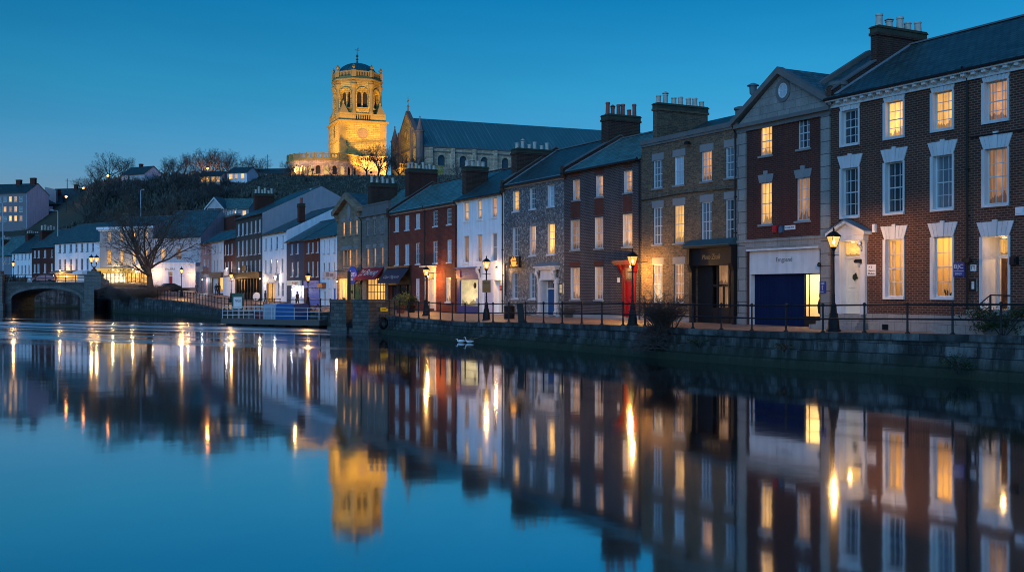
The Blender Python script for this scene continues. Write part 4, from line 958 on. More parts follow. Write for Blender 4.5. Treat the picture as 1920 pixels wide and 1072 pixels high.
# ------------------------------------------------------------------ terrace beyond the bridge
FB = FARBANK
def far(label, pxl, pxr, wall, eave, rise, wins, zb=5.2, **k):
    h = row_house(label, pxl, pxr, zb, wall, eave, rise, wins, fr=FB, D=k.pop('D', 10.), **k); fin(h); return h
h20 = far('long white terrace house with seven windows beyond the bridge', 102.8, 187, STUCCO, (145, 453), 4., [
    ([(110, 114.3), (119.3, 123.4), (130.5, 135), (141.3, 145.3), (151.8, 156), (162.2, 165.8), (172.4, 176.2)], (457, 472.5, 143), 'ggggggg'),
    ([(110, 114), (119.6, 123.8), (130.6, 135), (141.5, 145.5), (151.6, 156), (162.2, 166)], (485, 507, 143), 'gggggg')], sill=SOOT)
X = h20.X; z1 = h20.Z(140, 510); b = MB(); b.prism([(-.003, z1+.4), (-1.6, z1), (-1.6, z1-.12), (-.003, z1-.12)], X(104), X(146), 'x'); b.build('canopy', SOOT, h20.e)
b = MB(); b.prism([(-.003, z1+.35), (-1.4, z1), (-1.4, z1-.5), (-.003, z1-.5)], X(148), X(166), 'x'); b.build('awning', STUCCO, h20.e)
b = MB(); b.quad((X(104), -.03, .3), (X(145), -.03, .3), (X(145), -.03, z1-.3), (X(104), -.03, z1-.3)); b.build('shop_window', PV['y'], h20.e)
h21 = far('dark red brick terrace house with white windows beyond the bridge', 59.5, 102.8, BR_RM, (81, 463), 4., [
    ([(63.6, 67.2), (70.6, 74.4), (82.4, 86.4), (96, 99.2)], (469, 483, 80), 'bbbg'), ([(63.2, 66.8), (70, 74), (82.4, 86.4), (95.4, 99)], (494.5, 511.5, 80), 'bbbb')])
h21.chimney(79, 107, .6, 1.4, 431, h21.ze+1.5, 5, POTC, BR_CHR, 1.1, .35)
h22 = far('small white terrace house with a balcony beyond the bridge', 22.6, 59.5, STUCCO, (40, 472.5), 4., [
    ([(25.2, 28), (32.2, 34.8), (40, 42.4), (46.8, 49.2), (53.6, 56)], (476, 486.5, 40), 'gbggg'), ([(32.6, 35), (39.8, 42.4), (46.4, 49), (53, 55.6)], (497, 513, 44), 'gggg')], sill=STUCCO2, roof=SLATE_D)
h22.chimney(52.5, 79, .5, 1.4, 437, h22.ze+1., 7, POTC, BR_CHR, .5, .22)
h23 = far('grey blue painted house at the far end of the terrace', -40, 22.6, paint('grey_blue_wall', (.16, .2, .24), .8), (10, 478), 4.5, [
    ([(10, 11.6), (16.4, 18)], (479, 495, 14), 'bb')], roof=SLATE)
h23.chimney(6, 23, 7.2, 1.2, 449, h23.ze+1.5, 6, POTC, BR_CHR, .6, .25)
e, w, hh = on_wall(h23, 'shop_sign', 'glowing orange and white sign at the far end of the bridge', 'sign', -2, 5, 475, 492, glow('orange_sign_glow', (1., .35, .12), .8), .1, y=-6.)
b = MB(); b.box(w*.1, w*.9, -.14, -.1, -1.8, -.02); b.build('lit_panel', glow('white_sign_glow', (1, .85, .7), 1.), e)
# ------------------------------------------------------------------ ground, quay, water
def interp(tab, x):
    if x <= tab[0][0]: return tab[0][1]
    for (a, va), (b, vb) in zip(tab, tab[1:]):
        if x <= b: return va+(vb-va)*(x-a)/(b-a)
    return tab[-1][1]
# quay edge: column, distance, height; then the building line behind it
Q = [(2250, 34.8, 1.72), (2060, 37.6, 1.7), (1900, 40.4, 1.69), (1770, 42.5, 1.66), (1650, 44.7, 1.62), (1520, 47.0, 1.56), (1400, 49.8, 1.52), (1290, 53., 1.52), (1185, 57., 1.52), (1060, 62.4, 1.46), (946, 67.9, 1.4), (871, 72.5, 1.27), (800, 77.8, 1.33), (740, 83.5, 1.38), (724, 87., 1.38)]
Q2 = [(640, 98., 1.36), (605, 104., 1.34), (560, 108., 1.3), (520, 112., 1.25), (470, 119., 1.2), (417, 127., 1.22), (385, 134., 1.5), (350, 142., 1.85), (320, 148., 2.05), (290, 154., 2.2)]
QALL = Q+Q2
zf = [(376, 3.45), (420, 2.75), (442, 2.35), (490, 2.05), (540, 1.78), (600, 1.6), (2300, 1.6)]
def P3(px, Y, z): return Vector(((px-960)/F*Y, Y, z))
t = NT('promenade_paving'); v = t.obj()
b_ = t.n('TexBrick', {'Vector': v, 'Color1': col4((.25, .155, .11)), 'Color2': col4((.18, .12, .09)), 'Mortar': col4((.09, .07, .06)), 'Scale': 1., 'Mortar Size': .012, 'Brick Width': .6, 'Row Height': .3})
n_ = t.noise(v, .7, 5., .65); kk_ = t.math('ADD', t.math('MULTIPLY', n_, 1.1), .45)
t.base(t.mix(1., b_.outputs[0], t.comb(kk_, kk_, kk_), 'MULTIPLY'), .6, .4)
t.set(t.b, 'Roughness', t.math('ADD', t.math('MULTIPLY', t.noise(v, 1.1, 4.), .5), .3)); t.bump(t.math('MULTIPLY', b_.outputs[1], -1.), .3, .01)
PAVE = t.m
b = MB()
rows = [(px, P3(px, Y, z), MAIN.at(MAIN.hit(px)[0], .6), interp(zf, px)) for px, Y, z in QALL if px >= 376]
vs = []; nn = 7
for px, q, f, z in rows:
    for j in range(nn):
        s_ = j/(nn-1); p = q.lerp(Vector((f.x, f.y, z)), s_); p.z = q.z+(z-q.z)*(s_**.8); vs.append(p)
b.add(vs, [(i*nn+j, i*nn+j+1, (i+1)*nn+j+1, (i+1)*nn+j) for i in range(len(rows)-1) for j in range(nn-1)])
last = [Vector(v) for v in vs[-nn:]]
# the street widens at the head of the quay towards the bridge
e1 = QUAYHEAD.at(QUAYHEAD.hit(376)[0], .6); e0 = QUAYHEAD.at(QUAYHEAD.hit(187)[0], .6); corner = last[-1]
Ql = [P3(px, Y, z) for px, Y, z in QALL if px < 380]
tail = [Vector((-60.8, 166., 3.2)), Vector((-69., 180., 4.6)), Vector((-71.5, 186., 4.95))]
edge = [last[0]]+Ql+tail
back = [corner]+[Vector((e1.x+(e0.x-e1.x)*i/(len(edge)-2), e1.y+(e0.y-e1.y)*i/(len(edge)-2), 3.5+.5*i/(len(edge)-2))) for i in range(len(edge)-1)]
vs = []
for q, f in zip(edge, back):
    for j in range(nn):
        s_ = j/(nn-1); vs.append(q.lerp(f, s_)+Vector((0, 0, .004)))
b.add(vs, [(i*nn+j, i*nn+j+1, (i+1)*nn+j+1, (i+1)*nn+j) for i in range(len(edge)-1) for j in range(nn-1)])
struct(b.build('promenade', PAVE))

def offset(pts):
    out = []
    for i, p in enumerate(pts):
        d = (pts[min(i+1, len(pts)-1)]-pts[max(i-1, 0)]); d.z = 0; d.normalize(); n = Vector((d.y, -d.x, 0))
        if n.dot(Vector((-.88, -.47, 0))) < 0: n = -n
        out.append(n)
    return out
def smooth_line(pts, step=1.5):
    out = []
    for i in range(len(pts)-1):
        p0, p1, p2, p3 = pts[max(i-1, 0)], pts[i], pts[i+1], pts[min(i+2, len(pts)-1)]
        n = max(1, int((p2-p1).length/step))
        for k in range(n):
            t_ = k/n; out.append(.5*((2*p1)+(p2-p0)*t_+(2*p0-5*p1+4*p2-p3)*t_**2+(3*p1-p0-3*p2+p3)*t_**3))
    return out+[pts[-1]]
# quay masonry: weathered blocks, growing green and dark towards the tide line
t = NT('quay_masonry'); v = t.n('TexCoord').outputs['UV']; u_, w_, _ = t.xyz(v)
wob = t.noise(v, 1.2, 2.)
vv = t.n('VectorMath', {0: v, 1: t.comb(t.math('MULTIPLY', t.math('SUBTRACT', wob, .5), .12), t.math('MULTIPLY', t.math('SUBTRACT', wob, .5), .05), 0.)}, operation='ADD').outputs[0]
b_ = t.n('TexBrick', {'Vector': vv, 'Color1': col4((.17, .17, .16)), 'Color2': col4((.055, .058, .056)), 'Mortar': col4((.028, .028, .026)), 'Scale': 1., 'Mortar Size': .014, 'Mortar Smooth': .35, 'Brick Width': 1.45, 'Row Height': .42})
n1 = t.noise(v, .7, 5., .65); n2 = t.noise(v, 4.5, 5., .7); st = t.noise(t.comb(t.math('MULTIPLY', u_, 1.7), t.math('MULTIPLY', w_, .3), 0.), 1., 5., .65)
k_ = t.math('MULTIPLY', t.math('ADD', t.math('MULTIPLY', n1, 1.3), .2), t.math('ADD', t.math('MULTIPLY', n2, 1.), .45))
c_ = t.mix(1., b_.outputs[0], t.comb(k_, k_, k_), 'MULTIPLY')
dark = t.ramp(t.math('ADD', st, t.math('MULTIPLY', n2, .35)), [(.56, (1, 1, 1)), (.74, (.18, .18, .17))])
c_ = t.mix(1., c_, dark, 'MULTIPLY')
wl = t.math('ADD', w_, t.math('MULTIPLY', t.math('SUBTRACT', n1, .5), .9))
alg = t.ramp(t.math('DIVIDE', wl, 1.6), [(.12, (1, 1, 1)), (.62, (0, 0, 0))])
c_ = t.mix(t.math('MULTIPLY', alg, .93), c_, t.mix(n2, (.007, .008, .005), (.03, .042, .014)))
t.base(c_, .75, .35); t.bump(t.math('ADD', t.math('MULTIPLY', b_.outputs[1], -1.), t.math('MULTIPLY', n2, .9)), .7, .05)
QUAY = t.m
def quay(name, label, pts, prof, cope=True):
    """prof: (how far out, drop from the top or height above water) down the face."""
    N_ = offset(pts); b = MB(); uv = []; L = 0.; m = len(prof)
    for i, (p, n) in enumerate(zip(pts, N_)):
        if i: L += (p-pts[i-1]).length
        for o_, kd, zz in prof:
            z = p.z-zz if kd == 't' else min(zz, p.z-.3)
            if kd == 'w' and zz > 0: z = min(zz, p.z-.75)
            q = p+n*o_; b.v.append((q.x, q.y, z)); uv.append((L, z))
    for i in range(len(pts)-1):
        for j in range(m-1): b.f.append((i*m+j, i*m+j+1, (i+1)*m+j+1, (i+1)*m+j)); b.m.append(0)
    e = thing(name, label, 'quay wall', (0, 0, 0))
    b.build('wall', QUAY, e, uvs=uv)
    if cope:
        b = MB(); uv = []; L = 0.; pr = [(-.55, .06), (.07, .06), (.07, -.24), (.0, -.24)]
        for i, (p, n) in enumerate(zip(pts, N_)):
            if i: L += (p-pts[i-1]).length
            for o_, dz in pr:
                q = p+n*o_; b.v.append((q.x, q.y, p.z+dz)); uv.append((L*.7, (o_ if dz > 0 else dz)+7.36))
        for i in range(len(pts)-1):
            for j in range(3): b.f.append((i*4+j, i*4+j+1, (i+1)*4+j+1, (i+1)*4+j)); b.m.append(0)
        b.build('coping', QUAY, e, uvs=uv)
    return e
RP = smooth_line([P3(*q) for q in Q]); LP = smooth_line([P3(*q) for q in Q2])
PROF = [(0, 't', .0), (.02, 't', .75), (.1, 'w', .85), (.2, 'w', .83), (.24, 'w', .4), (.42, 'w', .38), (.5, 'w', -1.)]
quay('quay_wall', 'long weathered stone quay wall below the brick houses', RP, PROF)
LPx = LP+smooth_line([LP[-1]]+tail)[1:]
quay('quay_wall', 'curving stone quay wall running on from the pontoon to the bridge', LPx, [(0, 't', 0), (.05, 't', .7), (.12, 'w', .6), (.2, 'w', -1.)])

# railings
def railing(label, pts, step, h, inset, group, rails=(1., .5), phase=0., rr=.038, pr=.05, name='railing', m=BLACK):
    N_ = offset(pts); line = [p-n*inset+Vector((0, 0, .06)) for p, n in zip(pts, N_)]
    e = thing(name, label, 'railing', line[0], 0, group); o0 = line[0]
    post = None; L = -phase; acc = 0.; ps = []
    for a, c_ in zip(line, line[1:]):
        d = (c_-a).length
        while L <= acc+d:
            if L >= acc: ps.append(a.lerp(c_, (L-acc)/d))
            L += step
        acc += d
    for p in ps:
        if post is None:
            b = MB(); b.lathe([(pr*2.2, 0), (pr*2.2, .03), (pr*1.3, .06), (pr, .1), (pr*.9, h*.47), (pr*1.5, h*.485), (pr*1.5, h*.515), (pr*.9, h*.53), (pr*.85, h*.95), (pr*1.5, h*.97), (pr*1.7, h*1.02), (pr*1.2, h*1.07), (.005, h*1.1)], n=8)
            o = post = b.build('post', m, e, 40)
        else: o = post.copy(); C.objects.link(o); o.parent = e
        o.location = p-o0
    for f in rails:
        b = MB(); b.tube([p-o0+Vector((0, 0, h*f)) for p in line], rr, 7); b.build('rail', m, e, 60)
    return ps
railing('black iron quay railing with ball-topped posts in front of the houses', RP[::2]+[RP[-1]], 1.95, 1.18, .32, None, phase=.55)
railing('thin black railing along the curving quay behind the pontoon', [p for p in LP if p.x < -24.5], 1.5, 1.25, .3, None, pr=.045, rr=.035)
railing('short black railing between the blue shutter shop and the stone piers', [p for p in LP if p.x > -24.5], 2.6, 1.2, .3, None, pr=.05, rr=.04)

# water
t = NT('river_water'); v = t.obj(); x_, y_, _ = t.xyz(v)
def bands(ax, sx, sy, thr, wd):
    n = t.noise(t.comb(t.math('MULTIPLY', t.math('ADD', x_, t.math('MULTIPLY', y_, ax)), sx), t.math('MULTIPLY', t.math('SUBTRACT', y_, t.math('MULTIPLY', x_, ax)), sy), 0.), 1., 3., .55, .4)
    return t.ramp(n, [(thr, (0, 0, 0)), (thr+wd, (1, 1, 1))])
# a long cat's-paw of breeze crossing the far half of the river
cl = t.math('ADD', y_, t.math('MULTIPLY', x_, .62))           # line across the river
env = t.math('SUBTRACT', 1., t.math('ABSOLUTE', t.math('DIVIDE', t.math('SUBTRACT', cl, 72.), 30.)), clamp=True)
env = t.math('MULTIPLY', env, t.math('SUBTRACT', 1., t.math('DIVIDE', t.math('ADD', x_, 26.), 24.), clamp=True), clamp=True)
rf = t.math('MULTIPLY', env, bands(-.55, .012, .16, .46, .14))
fine = t.noise(t.comb(t.math('MULTIPLY', x_, .05), t.math('MULTIPLY', y_, .35), 0.), 1., 4., .6)
rough = t.math('ADD', t.math('ADD', .042, t.math('MULTIPLY', fine, .025)), t.math('MULTIPLY', rf, .45))
w1 = t.noise(t.comb(t.math('MULTIPLY', x_, .35), t.math('MULTIPLY', y_, .35), 0.), 1., 3., .5)
w2 = t.noise(t.comb(t.math('MULTIPLY', x_, 1.6), t.math('MULTIPLY', y_, 1.6), 0.), 1., 2., .5)
bm = t.n('Bump', {'Height': t.math('ADD', w1, t.math('MULTIPLY', w2, .12)), 'Strength': .5, 'Distance': .008}).outputs[0]
gl = t.n('BsdfGlossy', {'Color': col4((.8, .82, .84)), 'Roughness': rough, 'Normal': bm})
df = t.n('BsdfDiffuse', {'Color': col4((.004, .012, .016))})
fac = t.math('ADD', t.math('MULTIPLY', t.n('LayerWeight', {'Blend': .3}).outputs['Facing'], .35), .62, clamp=True)
t.nt.nodes.remove(t.b); t.set(t.out, 'Surface', t.n('MixShader', {0: fac, 1: df.outputs[0], 2: gl.outputs[0]}).outputs[0])
b = MB(); b.quad((-420, -60, 0), (160, -60, 0), (160, 240, 0), (-420, 240, 0)); struct(b.build('river_water', t.m))

# hill and everything behind the street
TOP = [(-700, 405), (-200, 425), (0, 424), (60, 415), (110, 392), (150, 366), (190, 350), (240, 340), (300, 339), (440, 338), (520, 336), (700, 337), (1200, 336), (2600, 336)]
def hill_z(x, y):
    px = 960+F*x/max(y, 1.); top = H+(545-interp(TOP, px))*325/F
    y0 = 236+8*math.sin(x*.03); base = 5.2 if x < -60 else 3.
    t_ = min(1., max(0., (y-y0)/(318-y0))); t_ = t_*t_*(3-2*t_)
    return base+(top-base)*t_+.9*math.sin(x*.11+y*.07)*math.sin(y*.13)*t_*(1-t_)*4*.6
t = NT('hillside_soil'); v = t.obj(); n_ = t.noise(v, .12, 5., .65); n2 = t.noise(v, 1.2, 4.)
t.base(t.mix(t.math('MULTIPLY', n_, n2), (.05, .056, .045), (.075, .095, .06)), .95, .1); HILLM = t.m
b = MB(); xs = list(range(-300, 175, 5)); ys = [214, 222]+list(range(228, 345, 5))+[360, 400, 470]
for y in ys:
    for x in xs: b.v.append((x, y, hill_z(x, y) if y < 345 else hill_z(x, 344)-(y-344)*.06))
n = len(xs)
for j in range(len(ys)-1):
    for i in range(n-1): b.f.append((j*n+i, j*n+i+1, (j+1)*n+i+1, (j+1)*n+i)); b.m.append(0)
struct(b.build('hill', HILLM, None, 60))
# low ground under and behind the buildings
b = MB(); fl = [MAIN.at(MAIN.hit(px)[0], .3) for px in (2300, 1900, 1500, 1100, 800, 600, 450, 376)]
for p, z in zip(fl, (1.5, 1.5, 1.5, 1.5, 1.5, 1.5, 2.2, 3.3)): b.v += [(p.x, p.y, z), (p.x+150 if p.x > 0 else p.x+120, max(p.y, 216), 2.5)]
for i in range(len(fl)-1): b.f.append((2*i, 2*i+1, 2*i+3, 2*i+2)); b.m.append(0)
struct(b.build('back_ground', HILLM))
b = MB(); b.add([(-420, 214., 5.05), (-71., 214., 5.05), (-71., 240., 5.05), (-420, 240., 5.05), (-71, 187, 4.9), (-55, 200, 3.4), (-40, 216, 3.4), (-40, 240, 3.6)], [(0, 1, 2, 3), (1, 4, 5, 6), (1, 6, 7, 2)]); struct(b.build('street', PAVE))

# embankment behind the bridge
b = MB(); uv = []; 
for i in range(30):
    x = -420+i*12.03
    for z in (5.1, -1.): b.v.append((x, 213.9, z)); uv.append((x, z))
for i in range(29): b.f.append((2*i, 2*i+1, 2*i+3, 2*i+2)); b.m.append(0)
e = thing('embankment_wall', 'dark stone embankment wall seen through the bridge arch', 'wall'); b.build('wall', QUAY, e, uvs=uv)
b = MB(); 
# ------------------------------------------------------------------ stone arch bridge
YB, YB2 = 186., 195.; sb = YB/F
def bx(px): return (px-960)*sb
BST = brick('bridge_masonry', (.13, .125, .115), (.075, .075, .07), (.04, .04, .038), bw=.7, bh=.32, ms=.02, spread=.5, patch=.45, streak=.3)
VOU = brick('voussoir_stone', (.19, .18, .165), (.14, .135, .125), (.05, .05, .045), bw=.5, bh=.25, ms=.015, spread=.4)
br = thing('arch_bridge', 'old stone arch bridge with iron railing crossing the river', 'bridge', (bx(85), YB, 0))
b = MB(); zt = 4.9; ox = bx(85)
def spandrel(x0, x1, cx, hs, zs, rise, y0, y1):
    n = 24; xs = [x0]+[cx-hs*math.cos(math.pi*k/n) for k in range(n+1)]+[x1]
    zz = [-1.]+[zs+rise*math.sin(math.pi*k/n) for k in range(n+1)]+[-1.]
    b.quad((x0, y0, -1), (cx-hs, y0, -1), (cx-hs, y0, zt), (x0, y0, zt)); b.quad((cx+hs, y0, -1), (x1, y0, -1), (x1, y0, zt), (cx+hs, y0, zt))
    for k in range(1, n+1):
        a, c_ = xs[k], xs[k+1]; za, zc = zz[k], zz[k+1]
        b.quad((a, y0, za), (c_, y0, zc), (c_, y0, zt), (a, y0, zt)); b.quad((a, y0, za), (a, y1, za), (c_, y1, zc), (c_, y0, zc)); b.quad((a, y1, za), (a, y1, zt), (c_, y1, zt), (c_, y1, zc))
    for x in (cx-hs, cx+hs): b.quad((x, y0, -1), (x, y1, -1), (x, y1, zs), (x, y0, zs))
A = [(bx(-4), bx(172), bx(86), 6.0, 2.0, 1.85), (bx(-185), bx(-4), bx(-92), 6.0, 2.0, 1.85)]
for a in A: spandrel(a[0]-ox, a[1]-ox, a[2]-ox, a[3], a[4], a[5], 0., 9.)
b.quad((bx(-185)-ox, 0, zt), (bx(172)-ox, 0, zt), (bx(172)-ox, 9, zt), (bx(-185)-ox, 9, zt))
b.box(bx(-185)-ox, bx(172)-ox, -.12, -.003, zt-.25, zt+.1)
b.build('span', BST, br)
for x0, x1, cx, hs, zs, rise in A:
    b = MB(); n = 30; cx -= ox
    for k in range(n):
        a0, a1 = math.pi*(k+.04)/n, math.pi*(k+.96)/n
        pt_ = lambda a, e: (cx-(hs+e)*math.cos(a), zs+(rise+e)*math.sin(a))
        b.prism([pt_(a0, 0), pt_(a1, 0), pt_(a1, .5), pt_(a0, .5)], -.07, -.003)
    b.build('arch_ring', VOU, br)
for xa, xb, y0 in ((bx(160), bx(192), -.5), (bx(-22), bx(9), -.9)):
    b = MB(); a, c_ = xa-ox, xb-ox
    b.box(a-.25, c_+.25, y0-.25, .6, -1, 1.3); b.box(a, c_, y0, .6, 1.3, 6.1); b.box(a-.12, c_+.12, y0-.12, .6, 6.1, 6.3); b.box(a+.4, c_-.4, y0+.2, .5, 6.3, 6.9); b.build('pier', VOU, br)
b = MB(); pts = [(bx(190)-ox, -.3, 5.6), (bx(212)-ox, -3., 5.2), (bx(232)-ox, -9., 4.2), (bx(248)-ox, -17., 3.6)]
for a, c_ in zip(pts, pts[1:]):
    for dx, s_ in ((0, 1), (.5, -1)): b.quad((a[0]+dx, a[1], -1), (c_[0]+dx, c_[1], -1), (c_[0]+dx, c_[1], c_[2]), (a[0]+dx, a[1], a[2]))
    b.quad((a[0], a[1], a[2]), (c_[0], c_[1], c_[2]), (c_[0]+.5, c_[1], c_[2]), (a[0]+.5, a[1], a[2]))
b.build('wing_wall', BST, br)
for x0, x1 in ((bx(9)-ox, bx(160)-ox), (bx(-185)-ox, bx(-22)-ox)):
    b = MB(); nps = 9
    for i in range(nps): x = x0+(x1-x0)*i/(nps-1); b.box(x-.05, x+.05, .1, .2, zt, zt+1.35)
    for z in (.25, .75, 1.25): b.box(x0, x1, .12, .18, zt+z, zt+z+.08)
    b.build('railing', BLACK, br)
# traffic on the bridge road
def car(label, loc, rz, col, name='parked_car', rear=True):
    e = thing(name, label, 'car', loc, rz)
    pm = NT('car_paint_'+name); pm.base(col, .25, .5); pm.set(pm.b, 'Coat Weight', .6)
    st = [(-2.05, .62, .35), (-2.0, .8, .3), (-1.85, .86, .95), (-1.2, .87, 1.0), (-.75, .84, 1.05), (1.75, .86, 1.0), (2.0, .82, .85), (2.05, .7, .35)]
    prof = [(-2.05, .35), (-2.08, .7), (-1.9, .88), (-1., .95), (-.45, 1.4), (.9, 1.45), (1.55, 1.1), (1.95, 1.02), (2.08, .75), (2.05, .35)]
    b = MB(); wd = .86; n = len(prof); b.v = []
    for s_, k in ((-1, .9), (-1, 1.), (1, 1.), (1, .9)):
        for x, z in prof: tp = .78 if z > 1.2 else 1.; b.v.append((x*(.97 if k < 1 else 1), s_*wd*tp*(1 if k < 1 else .93), z if k < 1 else z))
    for r_ in range(3):
        for i in range(n-1): b.f.append((r_*n+i, r_*n+i+1, (r_+1)*n+i+1, (r_+1)*n+i)); b.m.append(0)
        b.f.append((r_*n+n-1, r_*n, (r_+1)*n, (r_+1)*n+n-1)); b.m.append(0)
    b.f.append(tuple(range(n-1, -1, -1))); b.m.append(0); b.f.append(tuple(range(3*n, 4*n))); b.m.append(0)
    b.build('body', pm.m, e, 35)
    b = MB()
    for s_ in (-1, 1): b.add([(-.85, s_*.85, .98), (-.4, s_*.7, 1.36), (.85, s_*.7, 1.4), (1.35, s_*.85, 1.08)], [(0, 1, 2, 3)])
    b.add([(-.98, -.72, 1.0), (-.98, .72, 1.0), (-.5, .6, 1.38), (-.5, -.6, 1.38)], [(0, 1, 2, 3)]); b.add([(1.52, -.7, 1.16), (1.52, .7, 1.16), (1.0, .6, 1.43), (1.0, -.6, 1.43)], [(0, 1, 2, 3)])
    b.build('window', PV['d'], e)
    w0 = None
    for x in (-1.3, 1.3):
        for y in (-.8, .8):
            if w0 is None:
                b = MB(); b.lathe([(.1, -.1), (.3, -.11), (.32, -.08), (.32, .08), (.3, .11), (.1, .1)], n=16, M=Matrix.Rotation(rad(90), 4, 'X')); w0 = o = b.build('wheel', BLACKW, e, 40)
            else: o = w0.copy(); C.objects.link(o); o.parent = e
            o.location = (x, y, .32)
    for y in (-.62, .62):
        b = MB(); b.box(2.0, 2.1, y-.16, y+.16, .72, .86); b.build('tail_light', glow('tail_light_glow', (1, .05, .03), 1.2), e)
        b = MB(); b.box(-2.1, -2.0, y-.16, y+.16, .68, .82); b.build('headlight', PV['b'], e)
    return e
car('small dark car parked by the red door at the head of the quay', P3(314, 178, 3.25), rad(38), (.02, .022, .026))
car('red car crossing the stone bridge behind its railing', (bx(64), 190., 4.92), rad(3), (.25, .01, .012), 'red_car')

# stone piers, post and signs at the steps
def pier(label, pxl, pxr, Y, zt, depth, ang):
    P = P3(pxl, Y, 0); fr = Fr((P.x, P.y), ang); w = fr.hit(pxr)[0]
    e = thing('stone_pier', label, 'pier', P, ang); b = MB(); b.box(0, w, 0, depth, -1, zt-.22); b.box(-.2, w+.2, -.2, depth+.2, -1, .35); b.build('shaft', PST, e)
    b = MB(); b.box(-.08, w+.08, -.08, depth+.08, zt-.22, zt); b.build('cap', PST, e); return e, w
PST = brick('pier_masonry', (.11, .11, .1), (.05, .052, .05), (.03, .03, .028), bw=.62, bh=.3, ms=.018, spread=.5, patch=.4, streak=.25)
pier('wet stone pier with a flat cap beside the timber post, above the pontoon', 620, 649, 93., 2.65, 2., rad(-25))
e, w = pier('stone pier carrying a yellow notice at the start of the long quay wall', 661, 692, 88.5, 2.72, 2.6, rad(-48))
sg = thing('warning_sign', 'small yellow warning notice on the stone pier', 'sign', e.location+Matrix.Rotation(rad(-48), 3, 'Z') @ Vector((w+.01, 1.1, 1.75)), rad(42))
b = MB(); b.box(0, .72, -.03, 0, 0, .34); b.build('board', plain('yellow_sign', (.75, .5, .02), .5), sg); text(sg, 'DEEP', .15, .57, -.032, .12, .22, BLACKW)
b = MB(); P = P3(654.5, 94., 0); b.lathe([(.17, -1), (.17, 3.9), (.15, 4.0), (.15, 5.1), (.08, 5.2)], P, 10); b.lathe([(.2, 2.2), (.22, 2.25), (.22, 2.4), (.2, 2.45)], P, 10)
o = b.build('mooring_post', DKWOOD, None, 40); tag(o, 'tall dark timber mooring post standing between the two stone piers', 'post')
b = MB()
for i in range(24):
    a0, a1 = 2*math.pi*i/24, 2*math.pi*(i+1)/24
    b.tube([(0, .42*math.cos(a0), .42*math.sin(a0)), (0, .42*math.cos(a1), .42*math.sin(a1))], .12, 8, cap=False)
o = b.build('tyre_fender', BLACKW, None, 60); p = P3(728, 83.8, .95); o.location = p+Vector((-.35, -.3, 0)); o.rotation_euler = (0, 0, rad(-30)); tag(o, 'old black tyre hung on the quay wall beside the stone pier', 'tyre')

# ------------------------------------------------------------------ pontoon
PA, PB = P3(416, 108.5, 0), P3(599, 101.5, 0); dv = PB-PA; Lp = dv.length; ang = math.atan2(dv.y, dv.x)
pn = thing('floating_pontoon', 'floating landing pontoon with white pipe railings', 'pontoon', PA, ang)
Wd = 4.6; b = MB(); b.box(0, Lp, 0, Wd, .42, .62); b.box(-.05, Lp+.05, -.08, 0, .12, .66); b.box(-.05, 0, 0, Wd, .12, .66); b.box(Lp, Lp+.05, 0, Wd, .12, .66); b.build('deck', plain('weathered_deck', (.1, .085, .075), .8), pn)
f0 = None
for i in range(6):
    if f0 is None: b = MB(); b.box(0, 1.5, .3, Wd-.3, -.4, .4); f0 = o = b.build('float', DKWOOD, pn)
    else: o = f0.copy(); C.objects.link(o); o.parent = pn
    o.location = (.3+i*(Lp-2.1)/5, 0, 0)
WP = plain('white_pipe', (.55, .56, .57), .5); p0 = None
for x, y in [(i*.72*1.05, .06) for i in range(8)]+[(5.9, .06), (6.9, .06), (Lp*.55, .06), (Lp*.75, .06), (Lp*.88, .06), (Lp-.1, .06)]+[(Lp-.1, Wd-.1), (Lp-.1, Wd/2), (.05, Wd/2), (.05, Wd-.1), (2., Wd-.1), (5.5, Wd-.1)]:
    if p0 is None: b = MB(); b.tube([(0, 0, .62), (0, 0, 1.82)], .035, 6); p0 = o = b.build('railing_post', WP, pn, 50)
    else: o = p0.copy(); C.objects.link(o); o.parent = pn
    o.location = (x, y, 0)
for z in (1.82, 1.42, 1.0):
    b = MB(); b.tube([(5.5, Wd-.1, z), (.05, Wd-.1, z), (.05, .06, z), (Lp-.1, .06, z), (Lp-.1, Wd-.1, z)], .03, 6); b.build('rail', WP, pn, 50)
Mp = Matrix.Translation(PA) @ Matrix.Rotation(ang, 4, 'Z')
TB = plain('blue_tarpaulin', (.01, .085, .25), .45, .5, var=.3, scale=2.); TS = plain('silver_tarpaulin', (.3, .33, .38), .45, .5, var=.25, scale=2.)
xa = Lp*.36; cv = thing('covered_crate', 'tarpaulin covered crate in blue and silver on the pontoon deck', 'crate', Mp @ Vector((xa, 1.0, .62)), ang)
pr = [(0, 0), (.05, 1.25), (.2, 1.5), (2.0, 1.55), (2.25, 1.35), (2.4, 0)]
b = MB(); b.prism(pr, 0, 1.75, 'x'); b.v = [(x, y+(.06*math.sin(x*9+z*4)), z) for x, y, z in b.v]; b.build('silver_cover', TS, cv)
b = MB(); b.prism([(y-.03, z+(.03 if z else 0)) for y, z in pr], 1.755, 4.35, 'x'); b.v = [(x-(.25 if (x > 3 and z > 1) else 0), y, z) for x, y, z in b.v]; b.build('blue_cover', TB, cv)
rx = thing('red_box', 'low dark red box behind the pontoon railing', 'box', Mp @ Vector((Lp*.23, 1.4, .62)), ang); b = MB(); b.box(0, 2.3, 0, .8, 0, .55); b.box(-.04, 2.34, -.04, .84, .55, .62); b.build('body', plain('red_plastic', (.16, .012, .014), .5), rx)
gb = thing('notice_board', 'green framed notice board with a white sheet on the quay above the pontoon', 'notice board', P3(434.5, 121.5, 1.32), rad(-8))
b = MB(); b.box(0, 1.3, 0, .35, 0, 1.75); b.box(-.06, 1.36, -.06, .4, 1.75, 1.86); b.build('case', paint('bottle_green', (.01, .06, .04), .4), gb)
